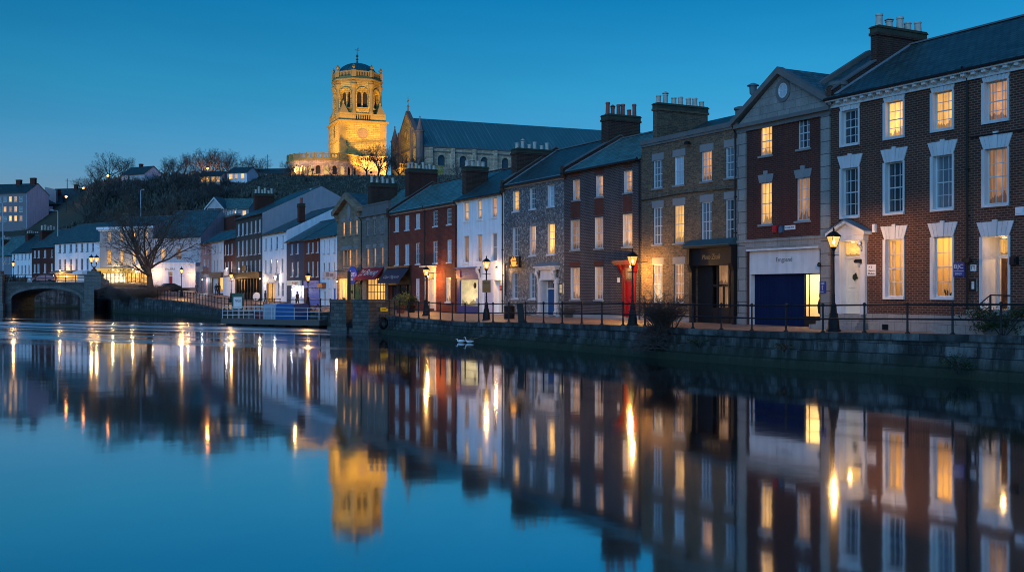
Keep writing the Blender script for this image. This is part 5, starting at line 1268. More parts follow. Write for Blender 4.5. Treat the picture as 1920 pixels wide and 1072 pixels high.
b = MB(); b.box(.22, 1.2, -.02, -.002, .12, 1.42); b.build('sheet', plain('paper', (.7, .7, .68), .7), gb); text(gb, 'NGil', .4, 1.05, -.024, .85, 1.15, BLACKW)
gw = thing('gangway', 'sloping steel gangway with handrails from the quay down to the pontoon', 'gangway', Mp @ Vector((Lp*.74, Wd-.4, .62)), ang)
b = MB(); M = Matrix.Rotation(rad(9), 4, 'X'); b.box(0, 1.3, 0, 5.4, 0, .12, 0, M); b.build('ramp', GREYM, gw)
for x in (0.03, 1.27):
    b = MB(); b.tube([M @ Vector((x, y, z)) for y, z in ((.1, .1), (.1, 1.15), (5.2, 1.15), (5.2, .1))], .035, 6); b.tube([M @ Vector((x, .1, .6)), M @ Vector((x, 5.2, .6))], .03, 6)
    for y in (1.8, 3.5): b.tube([M @ Vector((x, y, .1)), M @ Vector((x, y, 1.15))], .03, 6)
    b.build('handrail', GREYM, gw, 50)

# ------------------------------------------------------------------ street lamps
LGLASS = NT('lantern_glass'); em = LGLASS.n('Emission', {'Color': col4((1., .47, .1)), 'Strength': 1.8}); LGLASS.set(LGLASS.out, 'Surface', LGLASS.n('MixShader', {0: .5, 1: LGLASS.n('BsdfTransparent').outputs[0], 2: em.outputs[0]}).outputs[0]); LGLASS = LGLASS.m
MANTLE = glow('lamp_mantle', (1., .42, .08), 34.)
def lantern(parent, z, s_=1., x=0., y=0.):
    b = MB(); r0, r1, h = .13*s_, .27*s_, .58*s_; V = Vector((x, y, z))
    for k in range(4):
        a = math.pi/4+k*math.pi/2; c_, d = math.cos(a), math.sin(a)
        b.tube([V+Vector((r0*c_*1.2, r0*d*1.2, .06)), V+Vector((r1*c_*1.2, r1*d*1.2, h))], .017*s_, 4)
    q = lambda r, zz: [V+Vector((r*1.2*math.cos(math.pi/4+k*math.pi/2), r*1.2*math.sin(math.pi/4+k*math.pi/2), zz)) for k in range(4)]
    for r, zz in ((r0, .06), (r1, h)): p = q(r, zz); b.tube(p+[p[0]], .018*s_, 4)
    b.lathe([(.05*s_, -.12*s_), (.09*s_, -.05*s_), (.13*s_, .02), (.13*s_, .06)], V, 10)
    fr = b.build('lantern', BLACK, parent)
    b = MB(); b.lathe([(r1*1.28, h), (r1*1.3, h+.03), (r1*.75, h+.17*s_), (r1*.45, h+.22*s_), (.05*s_, h+.26*s_), (.035*s_, h+.3*s_), (.055*s_, h+.33*s_), (.02*s_, h+.42*s_), (.004, h+.46*s_)], V, 4, ph=math.pi/4); b.build('lantern_roof', BLACK, fr)
    p0, p1 = q(r0*.96, .07), q(r1*.96, h-.01); b = MB()
    for k in range(4): b.quad(p0[k], p0[(k+1) % 4], p1[(k+1) % 4], p1[k])
    b.build('lantern_glass', LGLASS, fr)
    b = MB(); b.lathe([(.02, .0), (.06*s_, .05*s_), (.065*s_, .14*s_), (.03, .2*s_)], V+Vector((0, 0, .2*s_)), 8); b.build('bulb', MANTLE, fr, 60)
    return V+Vector((0, 0, .47*s_))
def lamp(label, px, Y, zb, ht, power, s_=1.):
    e = thing('street_lamp', label, 'street lamp', P3(px, Y, zb), rad(20), 'lit lantern posts along the quay'); hz = ht-1.0*s_
    b = MB(); b.lathe([(.33, 0), (.33, .08), (.27, .12), (.25, .4), (.19, .75), (.2, .8), (.15, .86), (.13, 1.15), (.15, 1.2), (.09, 1.27)], n=8); b.build('base', BLACK, e, 30)
    b = MB(); b.lathe([(.075, 1.25), (.06, 1.6), (.075, 1.65), (.055, 1.7), (.045, hz-.35), (.07, hz-.33), (.07, hz-.27), (.045, hz-.25), (.05, hz-.1)], n=10); b.build('column', BLACK, e, 40)
    b = MB(); b.tube([(-.3, 0, hz-.3), (.3, 0, hz-.3)], .018, 6); b.build('ladder_bar', BLACK, e)
    c_ = lantern(e, hz, s_); point_light(e, c_, power, r=.05); return e
LP_ = 1000.
lamp('tall black lantern post in front of the cream door with the wreath', 1563, 48.6, 1.6, 4.72, LP_*1.0, .95)
lamp('black lantern post in front of the red door', 1186, 58.3, 1.53, 4.2, LP_*.5, .95)
l3 = lamp('black lantern post with a notice board, in front of the white house', 912, 74.2, 1.36, 4.5, LP_*1.0, .95)
lamp('black lantern post beside the pale door of the red brick house', 799, 86., 1.45, 4.1, LP_*.8, .95)
lamp('lantern post by the bright blue shutter shop', 577.5, 112, 1.5, 4.0, LP_*1.5, 1.1)
lamp('lantern post in front of the tall dark grey house', 433.5, 138., 1.9, 4.1, LP_*1.5, 1.)
lamp('lantern post by the small parked car near the red door', 340.5, 160., 2.5, 4.6, LP_*2.2, 1.1)
lamp('orange lantern post at the far end of the bridge', 25, 200., 4.95, 4.3, LP_*1.5, 1.3)
bl = thing('twin_bridge_lamp', 'ornate twin orange lantern standard on the bridge pier', 'street lamp', (bx(175.5), YB+.2, 6.9), 0)
b = MB(); b.lathe([(.5, 0), (.45, .2), (.25, .35), (.2, .6), (.12, .7)], n=10)
for s_ in (-1, 1): b.tube([(0, 0, .6), (s_*.25, 0, .75), (s_*.46, 0, 1.0), (s_*.46, 0, 1.35)], [.12, .09, .07, .07], 8)
b.build('stem', BLACK, bl, 40)
for s_ in (-1, 1): c_ = lantern(bl, 1.45, 1.5, s_*.46); point_light(bl, c_, 900, (1, .5, .14), .12)
# small plate on the lamp post
e = thing('notice_board', 'brown and orange notice board fixed to the lantern post by the white house', 'notice board', l3.location+Vector((-.28, -.12, 1.98)), rad(8))
b = MB(); b.box(0, .58, -.04, 0, 0, .85); b.build('board', paint('notice_brown', (.25, .15, .06), .6, .5, .2), e)
b = MB(); b.box(.06, .26, -.05, -.041, .06, .36); b.box(.3, .52, -.05, -.041, .06, .4); b.build('picture', paint('notice_orange', (.3, .14, .03), .6, .5), e); text(e, 'THE QUAY', .08, .5, -.045, .58, .68, BLACKW)
# modern street lights
for lab, px, Y, y0, y1, arm in (('slim grey street light with a bent arm behind the bridge', 108.5, 232., 446, 395, -.9), ('tall grey lighting mast at the far end of the bridge', 5.5, 192., 540, 381, -.6), ('white lighting mast above the cream building', 264, 222., 420, 356, .4)):
    p = pt(px, y0, Y); zt = pt(px, y1, Y).z; e = thing('street_light', lab, 'street light', p); hh = zt-p.z
    b = MB(); b.tube([(0, 0, 0), (0, 0, hh*.97), (arm*.2, 0, hh)], [.13, .09, .08], 8); b.build('mast', GREYM, e, 40)
    b = MB(); b.tube([(arm*.15, 0, hh), (arm, 0, hh+.05)], .06, 6); b.box(min(arm, arm*1.8), max(arm, arm*1.8), -.12, .12, hh, hh+.14); b.build('lamp_head', GREYM, e)
# glowing wall lights and warm spill at shops
def wall_light(h, label, px, py, power, col=(1, .52, .17), y=-.35, s=.09, name='wall_lamp', em=14.):
    r = h.X(px); z = h.Z(px, py); p = h.M @ Vector((r, y, z)); e = thing(name, label, 'wall lamp', p, h.fr.ang)
    b = MB(); b.lathe([(s*.5, s*.2), (s, -.02), (s*1.1, -.1), (s*.6, -.14)], n=10); b.tube([(0, 0, .0), (0, .12, .1), (0, -y-.01, .1)], .02, 6); b.build('bracket', BLACK, e)
    b = MB(); b.lathe([(.02, -.26), (s*.8, -.2), (s*.8, -.145), (.02, -.143)], n=10); b.build('bulb', glow('wall_lamp_glow', col, em), e); point_light(e, (0, -.05, -.32), power, col, .1)
wall_light(h6, 'small lamp lighting the passage door of the white house', 938.5, 500, 210)
wall_light(h3, 'box wall lamp beside the downpipe, washing the yellow brick with orange light', 1214, 494, 820, (1, .5, .1), y=-1.25, s=.12)
wall_light(h7, 'wall lamp beside the pale door, washing the red brick with orange light', 823.5, 514, 560, (1, .46, .1), y=-1.1, s=.1)
wall_light(h18, 'wall lamp spilling warm light over the cream front', 303, 508, 300, y=-2.6)
wall_light(h18, 'wall lamp at the corner of the cream front beside the pink house', 369.5, 512, 240, (1, .46, .14), y=-2.6)
wall_light(h13, 'bright lamp over the entrance of the wide white house', 497, 520, 130, (1, .7, .4), y=-.7)
wall_light(h13, 'white lamp on the corner of the wide white house', 524, 515, 80, (1, .9, .8), y=-.6)
wall_light(h12, 'cold white lamp in front of the navy house shop window', 556, 540, 130, (.82, .85, 1.), y=-.6, em=30.)
wall_light(h17, 'cold white lamp on the pink house', 388.5, 522, 120, (.8, .88, 1.), y=-.8, em=30.)
wall_light(h15, 'white lamp on a bracket at the narrow dark red house', 435, 501, 120, (.95, .95, 1.), y=-.8, em=20.)
wall_light(h14, 'amber lamp over the dark shopfront', 446, 521, 150, y=-.9)
wall_light(h19, 'round lamp over the yellow shop corner', 255, 503, 420, (1, .72, .35), y=-.9, s=.14)
wall_light(h19, 'second lamp over the yellow shop front', 220, 503.5, 500, (1, .75, .3), y=-1.2)
wall_light(h20, 'lamp under the canopy of the long white terrace house', 129, 505, 520, (1, .5, .13), y=-1.9, s=.16)
wall_light(h20, 'lamp over the shop beneath the long white terrace house', 112, 515, 300, y=-1.4, s=.14)
wall_light(h9, 'shop lamp at the corner of the tawny stone house', 640, 524, 110, y=-.5)
# ------------------------------------------------------------------ church on the hill
TR = rad(22.5); S_ = 15.4
T0 = P3(637, 345., 0); TF = Fr((T0.x, T0.y), TR); ZB = 37.
tz = lambda y: H+(YH-y)*345/F-ZB
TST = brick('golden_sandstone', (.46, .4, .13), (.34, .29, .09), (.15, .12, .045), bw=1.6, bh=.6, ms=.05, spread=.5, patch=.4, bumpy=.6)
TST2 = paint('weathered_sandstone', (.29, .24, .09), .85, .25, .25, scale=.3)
NST = brick('grey_church_stone', (.7, .52, .36), (.42, .32, .23), (.2, .16, .12), bw=1.1, bh=.45, ms=.03, spread=.5, patch=.45, bumpy=.6)
DARKS = plain('painted_recess_shade', (.02, .02, .022), .8)  # near-black backs: shade painted into the church's arched recesses
LEADR = NT('weathered_lead_roof'); t = LEADR; x_, y_, z_ = t.xyz(t.obj()); n_ = t.noise(t.comb(t.math('MULTIPLY', x_, 1.3), t.math('MULTIPLY', z_, .08), 0.), 1., 4., .7); n2 = t.noise(t.obj(), .3, 3.)
wv = t.math('GREATER_THAN', t.math('SINE', t.math('MULTIPLY', x_, 6.28/1.5)), .93); st = t.ramp(n_, [(.55, (0, 0, 0)), (.75, (1, 1, 1))])
c_ = t.mix(t.math('MULTIPLY', st, .75), (.04, .13, .135), (.2, .34, .34)); c_ = t.mix(t.math('MULTIPLY', wv, t.math('MULTIPLY', n2, .55)), c_, (.3, .4, .4)); t.base(c_, .5, .4); LEADR = t.m
tw = thing('church_tower', 'floodlit golden stone church tower with octagonal belfry and blue dome', 'tower', (T0.x, T0.y, ZB), TR)
def arch_wall(b, M, w, z0, z1, ow, zs, zsp, depth, n=10, mi=0, back=None, rise=None):
    """Wall panel centred on x=0 at y=0 with an arched opening ow wide from zs, springing at zsp."""
    A = arc_poly(-ow/2, ow/2, zsp, n, rise); q = lambda *p: b.quad(*[M @ Vector(v) for v in p], mi)
    q((-w/2, 0, z0), (-ow/2, 0, z0), (-ow/2, 0, z1), (-w/2, 0, z1)); q((ow/2, 0, z0), (w/2, 0, z0), (w/2, 0, z1), (ow/2, 0, z1))
    if zs > z0: q((-ow/2, 0, z0), (ow/2, 0, z0), (ow/2, 0, zs), (-ow/2, 0, zs))
    for (xa, za), (xb, zb) in zip(A, A[1:]):
        q((xb, 0, zb), (xa, 0, za), (xa, 0, z1), (xb, 0, z1)); q((xb, 0, zb), (xb, depth, zb), (xa, depth, za), (xa, 0, za))
    for x in (-ow/2, ow/2): q((x, 0, zs), (x, depth, zs), (x, depth, zsp), (x, 0, zsp))
    q((-ow/2, 0, zs), (ow/2, 0, zs), (ow/2, depth, zs), (-ow/2, depth, zs))
    if back is not None:
        vs = [M @ Vector((-ow/2, depth, zs)), M @ Vector((ow/2, depth, zs))]+[M @ Vector((x, depth, z)) for x, z in A]; b.add(vs, [tuple(range(len(vs)))], back)
def hood(b, M, ow, zsp, wd, d, zs=None, n=12, mi=0, rise=None):
    A = arc_poly(-ow/2, ow/2, zsp, n, rise); B_ = arc_poly(-ow/2-wd, ow/2+wd, zsp, n, None if rise is None else rise+wd)
    for i in range(n):
        p = [A[i], B_[i], B_[i+1], A[i+1]]; b.add([M @ Vector((x, -d, z)) for x, z in p]+[M @ Vector((x, .0, z)) for x, z in p], [(0, 1, 2, 3), (1, 5, 6, 2), (0, 3, 7, 4)], mi)
    if zs is not None:
        for s_ in (-1, 1): x0, x1 = sorted((s_*ow/2, s_*(ow/2+wd))); b.box(x0, x1, -d, -.01, zs, zsp, mi, M)
zL, zC, zP, zB0 = tz(262), tz(226), tz(210), tz(211); zBc, zBt, zD = tz(149), tz(129), tz(128)
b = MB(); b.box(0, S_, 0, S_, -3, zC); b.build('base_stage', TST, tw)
b = MB()
for z, h, o_ in ((zL, .35, .18), (zC-.55, .35, .35), (zC-.2, .5, .7)): b.box(-o_, S_+o_, -o_, S_+o_, z, z+h)
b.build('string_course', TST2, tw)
b = MB()
for x in (0, S_-1.9): b.box(x-.12, x+2.02, -.16, -.004, -3, zC-.6)
for y in (0, S_-1.9): b.box(-.16, -.004, y-.12+.15, y+2.02, -3, zC-.6)
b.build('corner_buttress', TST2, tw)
xc = TF.hit(680)[0]; zc = tz(248.5); b = MB(); M = Matrix.Translation((xc, -.004, zc)) @ Matrix.Rotation(rad(90), 4, 'X'); b.lathe([(1.75, 0), (1.75, .22), (1.5, .25), (1.45, .12), (.02, .1)], n=28, M=M); b.build('clock_face', paint('clock_stone', (.24, .2, .14), .9, .5, .1, scale=2.), tw, 30)
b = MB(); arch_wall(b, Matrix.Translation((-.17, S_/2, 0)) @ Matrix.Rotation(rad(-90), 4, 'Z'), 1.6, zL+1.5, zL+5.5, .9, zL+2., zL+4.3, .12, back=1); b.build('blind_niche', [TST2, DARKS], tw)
# parapet of the base with balusters
b = MB(); zp0 = zC+.3
for a0, a1 in ((0, 5.0), (S_-5., S_)): b.box(a0, a1, .05, .5, zp0, zP); b.box(.05, .5, max(a0, .55), a1, zp0, zP)
b.box(5, S_-5, .05, .5, zP-.4, zP); b.box(5, S_-5, .05, .5, zp0, zp0+.35); b.box(.05, .5, 5, S_-5, zP-.4, zP)
for i in range(9):
    x = 5.25+i*(S_-10.5)/8; b.box(x-.14, x+.14, .12, .42, zp0+.35, zP-.4); b.box(.12, .42, x-.14, x+.14, zp0, zP-.4)
b.build('parapet', TST2, tw)
b = MB(); b.quad((0, 0, zP-.7), (S_, 0, zP-.7), (S_, S_, zP-.7), (0, S_, zP-.7)); b.build('base_roof', LEAD, tw)
# belfry octagon
cx = cy = S_/2; ap = 7.15; sd = 2*ap*math.tan(math.pi/8); zb0 = zP-.6
for i in range(8):
    a = -math.pi/2+i*math.pi/4; M = Matrix.Translation((cx+ap*math.cos(a), cy+ap*math.sin(a), 0)) @ Matrix.Rotation(a+math.pi/2, 4, 'Z')
    b = MB(); ow = 3.9; zs, zsp = zb0+2.6, zBc-4.2
    arch_wall(b, M, sd, zb0, zBc, ow, zs, zsp, .55, 12)
    hood(b, M, ow, zsp, .35, .3, zs)
    for s_ in (-1, 1):
        M2 = M @ Matrix.Translation((s_*ow/4, .5, 0)); A = MB()
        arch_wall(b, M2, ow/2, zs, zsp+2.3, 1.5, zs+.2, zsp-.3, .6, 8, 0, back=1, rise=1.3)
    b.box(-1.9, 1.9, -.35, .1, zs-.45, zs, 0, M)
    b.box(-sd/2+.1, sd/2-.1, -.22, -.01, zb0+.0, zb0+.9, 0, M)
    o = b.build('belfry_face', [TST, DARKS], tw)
b = MB(); r_ = ap/math.cos(math.pi/8)
for i in range(8):
    a = -math.pi/2+math.pi/8+i*math.pi/4; p = (cx+(r_-.25)*math.cos(a), cy+(r_-.25)*math.sin(a), 0)
    b.lathe([(.95, zb0), (.95, zb0+1.2), (.72, zb0+1.5), (.68, zBc-2.2), (.85, zBc-2.1), (1.05, zBc-1.2), (1.1, zBc-.9), (.9, zBc-.8), (.9, zBc)], p, 10)
b.build('corner_column', TST2, tw, 40)
b = MB(); ph = math.pi/8
for r0, z0, z1 in ((r_+.45, zBc, zBc+.5), (r_+1., zBc+.5, zBc+.85), (r_+.35, zBc+.85, zBc+1.4)): b.lathe([(r0, z0), (r0, z1)], (cx, cy, 0), 8, ph=ph)
b.build('belfry_cornice', TST2, tw)
b = MB(); zb1 = zBc+1.4; rp = r_+.1
for i in range(8):
    a0 = ph+i*math.pi/4; a1 = a0+math.pi/4; p0 = Vector((cx+rp*math.cos(a0), cy+rp*math.sin(a0), 0)); p1 = Vector((cx+rp*math.cos(a1), cy+rp*math.sin(a1), 0)); d = (p1-p0); L = d.length; M = Matrix.Translation(p0) @ Matrix.Rotation(math.atan2(d.y, d.x), 4, 'Z')
    b.box(0, L, -.2, .2, zb1, zb1+.35, 0, M); b.box(0, L, -.2, .2, zBt-.35, zBt, 0, M); b.box(-.75, .75, -.45, .35, zb1, zBt+.15, 0, M)
    for k_ in range(8): x = 1.1+(L-2.2)*k_/7; b.box(x-.14, x+.14, -.13, .13, zb1+.35, zBt-.35, 0, M)
b.build('balustrade', TST2, tw)
u0 = None
for i in range(8):
    a = ph+i*math.pi/4
    if u0 is None:
        b = MB(); b.lathe([(.4, 0), (.4, .15), (.18, .3), (.45, .75), (.5, 1.1), (.3, 1.25), (.42, 1.4), (.2, 1.75), (.05, 2.)], n=9)
        for s_ in (-1, 1): b.tube([(s_*.4, 0, .7), (s_*.75, 0, 1.1), (s_*.45, 0, 1.4)], .11, 5)
        u0 = o = b.build('urn_finial', TST2, tw, 40)
    else: o = u0.copy(); C.objects.link(o); o.parent = tw
    o.location = (cx+rp*math.cos(a), cy+rp*math.sin(a), zBt+.15); o.rotation_euler = (0, 0, a)
DOME = plain('blue_green_dome', (.015, .1, .115), .45, .5, var=.3, scale=.7)
b = MB(); rd, hd = 6.35, tz(105)-zD+.6
b.lathe([(rd*math.cos(k_*math.pi/24), zD-.6+(hd-.5)*math.sin(k_*math.pi/24)) for k_ in range(12)]+[(.5, zD-.6+hd-.5), (.25, zD-.2+hd), (.1, zD+.3+hd)], (cx, cy, 0), 32)
for i in range(24):
    a = i*math.pi/12; b.tube([(cx+rd*math.cos(k_*math.pi/24)*math.cos(a)*1.005, cy+rd*math.cos(k_*math.pi/24)*math.sin(a)*1.005, zD-.6+(hd-.5)*math.sin(k_*math.pi/24)*1.01) for k_ in range(12)], .1, 4)
b.lathe([(rd+.1, zb1-.5), (rd+.1, zD-.5)], (cx, cy, 0), 32)
b.build('dome', DOME, tw, 35)
b = MB(); zt = tz(104); zk = tz(78.5)
b.lathe([(.3, zt-.3), (.25, zt+.5), (.5, zt+.8), (.25, zt+1.1), (.2, zt+1.6), (.55, zt+1.9), (.2, zt+2.3), (.1, zt+3.2), (.05, zk)], (cx, cy, 0), 8); b.tube([(cx-.8, cy, zk-.5), (cx+.7, cy, zk-.5)], .12, 5); b.tube([(cx, cy, zk-.2), (cx+.5, cy, zk+.3)], .13, 5)
b.build('weathervane', plain('gilded_iron', (.25, .2, .12), .5, .5, .5), tw, 40)
for x, y in ((1.55, 1.55), (S_-1.55, 1.55), (1.55, S_-1.55), (S_-1.55, S_-1.55)):
    b = MB(); q = 1.5; ztp = zP+3.6; b.add([(x-q, y-q, zP-.01), (x+q, y-q, zP-.01), (x+q, y+q, zP-.01), (x-q, y+q, zP-.01), (x, y, ztp)], [(0, 1, 4), (1, 2, 4), (2, 3, 4), (3, 0, 4)]); b.lathe([(.25, -.4), (.3, .2), (.05, .7)], (x, y, ztp), 6); b.build('corner_spirelet', TST2, tw)

# curved terrace (apse) with balustrade and lit arches
ac = P3(609, 338., 0); Ra = 11.6; ap_ = thing('apse_terrace', 'curved stone apse with balustraded roof and lit round arches below the tower', 'apse', (ac.x, ac.y, 36))
za = H+(545-301)*328/F-36; n = 15; b = MB(); b2 = MB()
for i in range(n):
    a0 = math.pi*(.98+1.04*i/n); a1 = math.pi*(.98+1.04*(i+1)/n); am = (a0+a1)/2; w = 2*Ra*math.sin((a1-a0)/2)
    M = Matrix.Translation((Ra*math.cos(am), Ra*math.sin(am), 0)) @ Matrix.Rotation(am+math.pi/2, 4, 'Z')
    lit = i in (3, 4, 6, 8, 10)
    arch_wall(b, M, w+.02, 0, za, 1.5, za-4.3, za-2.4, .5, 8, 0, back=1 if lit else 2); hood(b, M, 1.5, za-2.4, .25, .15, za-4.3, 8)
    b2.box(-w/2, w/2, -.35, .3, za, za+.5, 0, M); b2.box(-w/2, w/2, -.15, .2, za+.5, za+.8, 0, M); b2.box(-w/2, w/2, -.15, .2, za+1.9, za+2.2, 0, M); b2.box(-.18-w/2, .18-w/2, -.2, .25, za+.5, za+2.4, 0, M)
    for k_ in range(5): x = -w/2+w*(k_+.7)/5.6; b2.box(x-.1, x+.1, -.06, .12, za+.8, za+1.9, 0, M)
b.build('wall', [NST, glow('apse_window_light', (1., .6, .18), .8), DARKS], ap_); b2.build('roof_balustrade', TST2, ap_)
b = MB(); b.prism([(Ra*.98*math.cos(math.pi*(.98+1.04*i/n)), Ra*.98*math.sin(math.pi*(.98+1.04*i/n))) for i in range(n+1)]+[(Ra, 14), (-Ra, 14)], za-.4, za+.45, 'z'); b.build('roof', LEAD, ap_)
b = MB(); M = Matrix.Rotation(rad(6), 4, 'Z'); b.box(Ra-1., Ra+7.8, -3.5, 6, 0, za+.4, 0, M); b.box(Ra-1., Ra+8., -3.7, -3.2, za+.4, za+.8, 0, M); b.box(Ra-1., Ra+8., -3.7, -3.3, za+1.9, za+2.3, 0, M)
for k_ in range(13): b.box(Ra-.5+k_*.65, Ra-.3+k_*.65, -3.6, -3.4, za+.8, za+1.9, 0, M)
b.build('side_terrace', NST, ap_)

# nave
N0 = P3(790, 352., 0); NF = Fr((N0.x, N0.y), TR); nv = thing('church_nave', 'long stone church nave with steep lead roof and pinnacled gable beside the tower', 'church', (N0.x, N0.y, 36), TR)
nz = lambda y, Y=352.: H+(YH-y)*Y/F-36
ze = nz(272.5); zr = nz(221, 366.); L = 118.; Wn = 30.; hw = Wn/2
b = MB(); pxw = [810+i*40.8 for i in range(14)]; xs = [NF.hit(p)[0] for p in pxw[:9]]; bay = xs[1]-xs[0]
for i in range(15):
    M = Matrix.Translation((3.2+bay*(i+.5), 0, 0)); arch_wall(b, M, bay, 0, ze, 2.6, nz(311), nz(296), .6, 10, 0, back=1); hood(b, M, 2.6, nz(296), .35, .15, nz(311), 10)
b.box(0, 3.2, 0, .5, 0, ze)
wl = b.build('wall', [NST, plain('leaded_glass', (.04, .07, .08), .2, .6)], nv)
b = MB(); b.box(0, L, -.35, -.004, ze-.5, ze-.05); b.box(3, L, -.2, -.004, nz(284), nz(284)+.4); b.build('string_course', SOOT, nv)
b = MB()
for i in range(15): x = 3.2+bay*i; b.box(x-.55, x+.55, -1.0, -.004, 0, ze-.6); b.prism([(-1., ze-6.5), (-1.9, ze-7.6), (-1.9, 0), (-1., 0)], x-.55, x+.55, 'x')
b.build('buttress', NST, nv)
b = MB(); b.prism([(-.4, ze-.1), (hw, zr), (Wn+.4, ze-.1)], .6, L, 'x'); b.build('roof', LEADR, nv)
b = MB(); zg = nz(209, 366.)
b.prism([(0, 0), (0, ze+.6), (hw, zg-.7), (Wn, ze+.6), (Wn, 0)], -.5, .6, 'x'); b.build('gable_wall', TST, nv)
b = MB()
for f, y0 in ((1, 0), (-1, Wn)): b.prism([(y0, ze+.3), (hw, zg-1.1), (hw, zg+.1), (y0, ze+1.5)], -.75, .7, 'x')
b.box(-.75, -.5, 0, Wn, ze-.4, ze+.15)
for y in (hw-7.2, hw+7.2): b.box(-1.4, -.5, y-.7, y+.7, 0, ze+7.)
b.lathe([(.35, zg), (.2, zg+1.2), (.5, zg+1.6), (.15, zg+2.), (.1, zg+5.)], (0, hw, 0), 6); b.box(-.1, .1, hw-.9, hw+.9, zg+3.4, zg+3.7); b.build('gable_coping', SOOT, nv)
b = MB(); M = Matrix.Translation((-.52, hw, ze+5.)) @ Matrix.Rotation(rad(-90), 4, 'Y'); b.lathe([(1.9, 0), (1.9, .3), (1.4, .3), (1.35, .02), (.02, .02)], n=22, M=M); b.build('round_window', TST2, nv, 30)
b = MB()
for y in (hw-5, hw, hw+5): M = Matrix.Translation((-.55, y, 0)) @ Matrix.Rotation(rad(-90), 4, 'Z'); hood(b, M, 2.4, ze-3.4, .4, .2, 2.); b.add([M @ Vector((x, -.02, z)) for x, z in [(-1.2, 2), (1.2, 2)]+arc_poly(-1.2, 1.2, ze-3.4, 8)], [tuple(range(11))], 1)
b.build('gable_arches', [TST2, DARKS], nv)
for y, zt, zs in ((.3, nz(248), nz(217)), (Wn-.3, nz(268, 380.), nz(237, 380.))):
    b = MB(); b.lathe([(1.35, 0), (1.35, zt), (1.6, zt+.1), (1.6, zt+.5), (1.25, zt+.7), (.12, zs-.8), (.3, zs-.5), (.05, zs)], (-.4, y, 0), 8, ph=math.pi/8); b.build('corner_turret', SOOT, nv)
# small vestry in front and low wall hidden in trees
b = MB(); b.box(S_+2, S_+17, -9, -2, -3, 5.5); b.box(S_+1.8, S_+17.2, -9.2, -1.8, 5.5, 6.1)
for k_ in range(24): x = S_+2.2+k_*.62; b.box(x, x+.25, -9.1, -8.9, 6.1, 7.1)
b.box(S_+2, S_+17, -9.2, -8.8, 7.1, 7.4)
ve = thing('vestry', 'low stone vestry with balustrade between the tower and the nave gable', 'vestry', (T0.x, T0.y, ZB), TR); b.build('wall', TST, ve)
# floodlights
def flood(x, y, z, tx, ty, tz_, power, ang=70, lab='', col=(1, .44, .05), Fm=None):
    M = Fm or Matrix.Translation((T0.x, T0.y, ZB)) @ Matrix.Rotation(TR, 4, 'Z'); p = M @ Vector((x, y, z if z is not None else 0)); q = M @ Vector((tx, ty, tz_))
    p.z = hill_z(p.x, p.y)+2.2 if z is None else p.z
    if z is None: st = MB(); st.tube([(p.x, p.y, p.z-3.), (p.x, p.y, p.z+.1)], .07, 6)
    e = thing('floodlight', lab, 'floodlight', p); e.rotation_euler = (q-p).to_track_quat('-Z', 'Y').to_euler()
    b = MB(); b.box(-.35, .35, -.25, .25, .02, .35); b.box(-.4, .4, -.3, .3, -.05, .02); b.build('housing', BLACK, e)
    if z is None:
        s_ = st.build('stand', BLACK, e); s_.matrix_parent_inverse = (Matrix.Translation(e.location) @ e.rotation_euler.to_matrix().to_4x4()).inverted()
    l = bpy.data.lights.new('flood_beam', 'SPOT'); l.energy = power; l.color = col; l.spot_size = rad(ang); l.spot_blend = .6; l.shadow_soft_size = .4
    o = bpy.data.objects.new('flood_beam', l); C.objects.link(o); o.parent = e; o.location = (0, 0, -.12)
FL = 56000.
flood(4, -24, None, 7, 0, 24, FL*1.25, 75, 'floodlight on the apse roof aimed at the tower front')
flood(17, -22, None, 9, 0, 20, FL*1.0, 80, 'floodlight in the churchyard aimed at the tower front')
flood(-14.5, -2.5, 7.1, 0, 7, 20, FL*.95, 75, 'floodlight on the apse terrace aimed at the tower flank')
flood(-4.5, -2., 7.1, -.5, 6, 14, FL*.05, 90, 'small floodlight at the foot of the tower flank')
flood(17.5, 3, None, 27, 12, 13, FL*.22, 95, 'floodlight in the churchyard aimed at the nave gable', col=(1, .46, .08))
flood(-16, -34, None, -9, -8, 7, FL*.35, 75, 'low floodlight on the slope aimed at the curved apse')
flood(12, -20, None, 10, -9, 5, FL*.16, 110, 'low floodlight among the bare trees below the vestry')
flood(-9.5, -11.5, 7.1, -7, -16, 7.6, FL*.02, 140, 'floodlight on the apse roof behind the balustrade')
for j in range(2): point_light(ap_, (-7.5+j*3, -9.6-j*1.2, za-2.6), 700, (1, .6, .2), .2, 'apse_light')

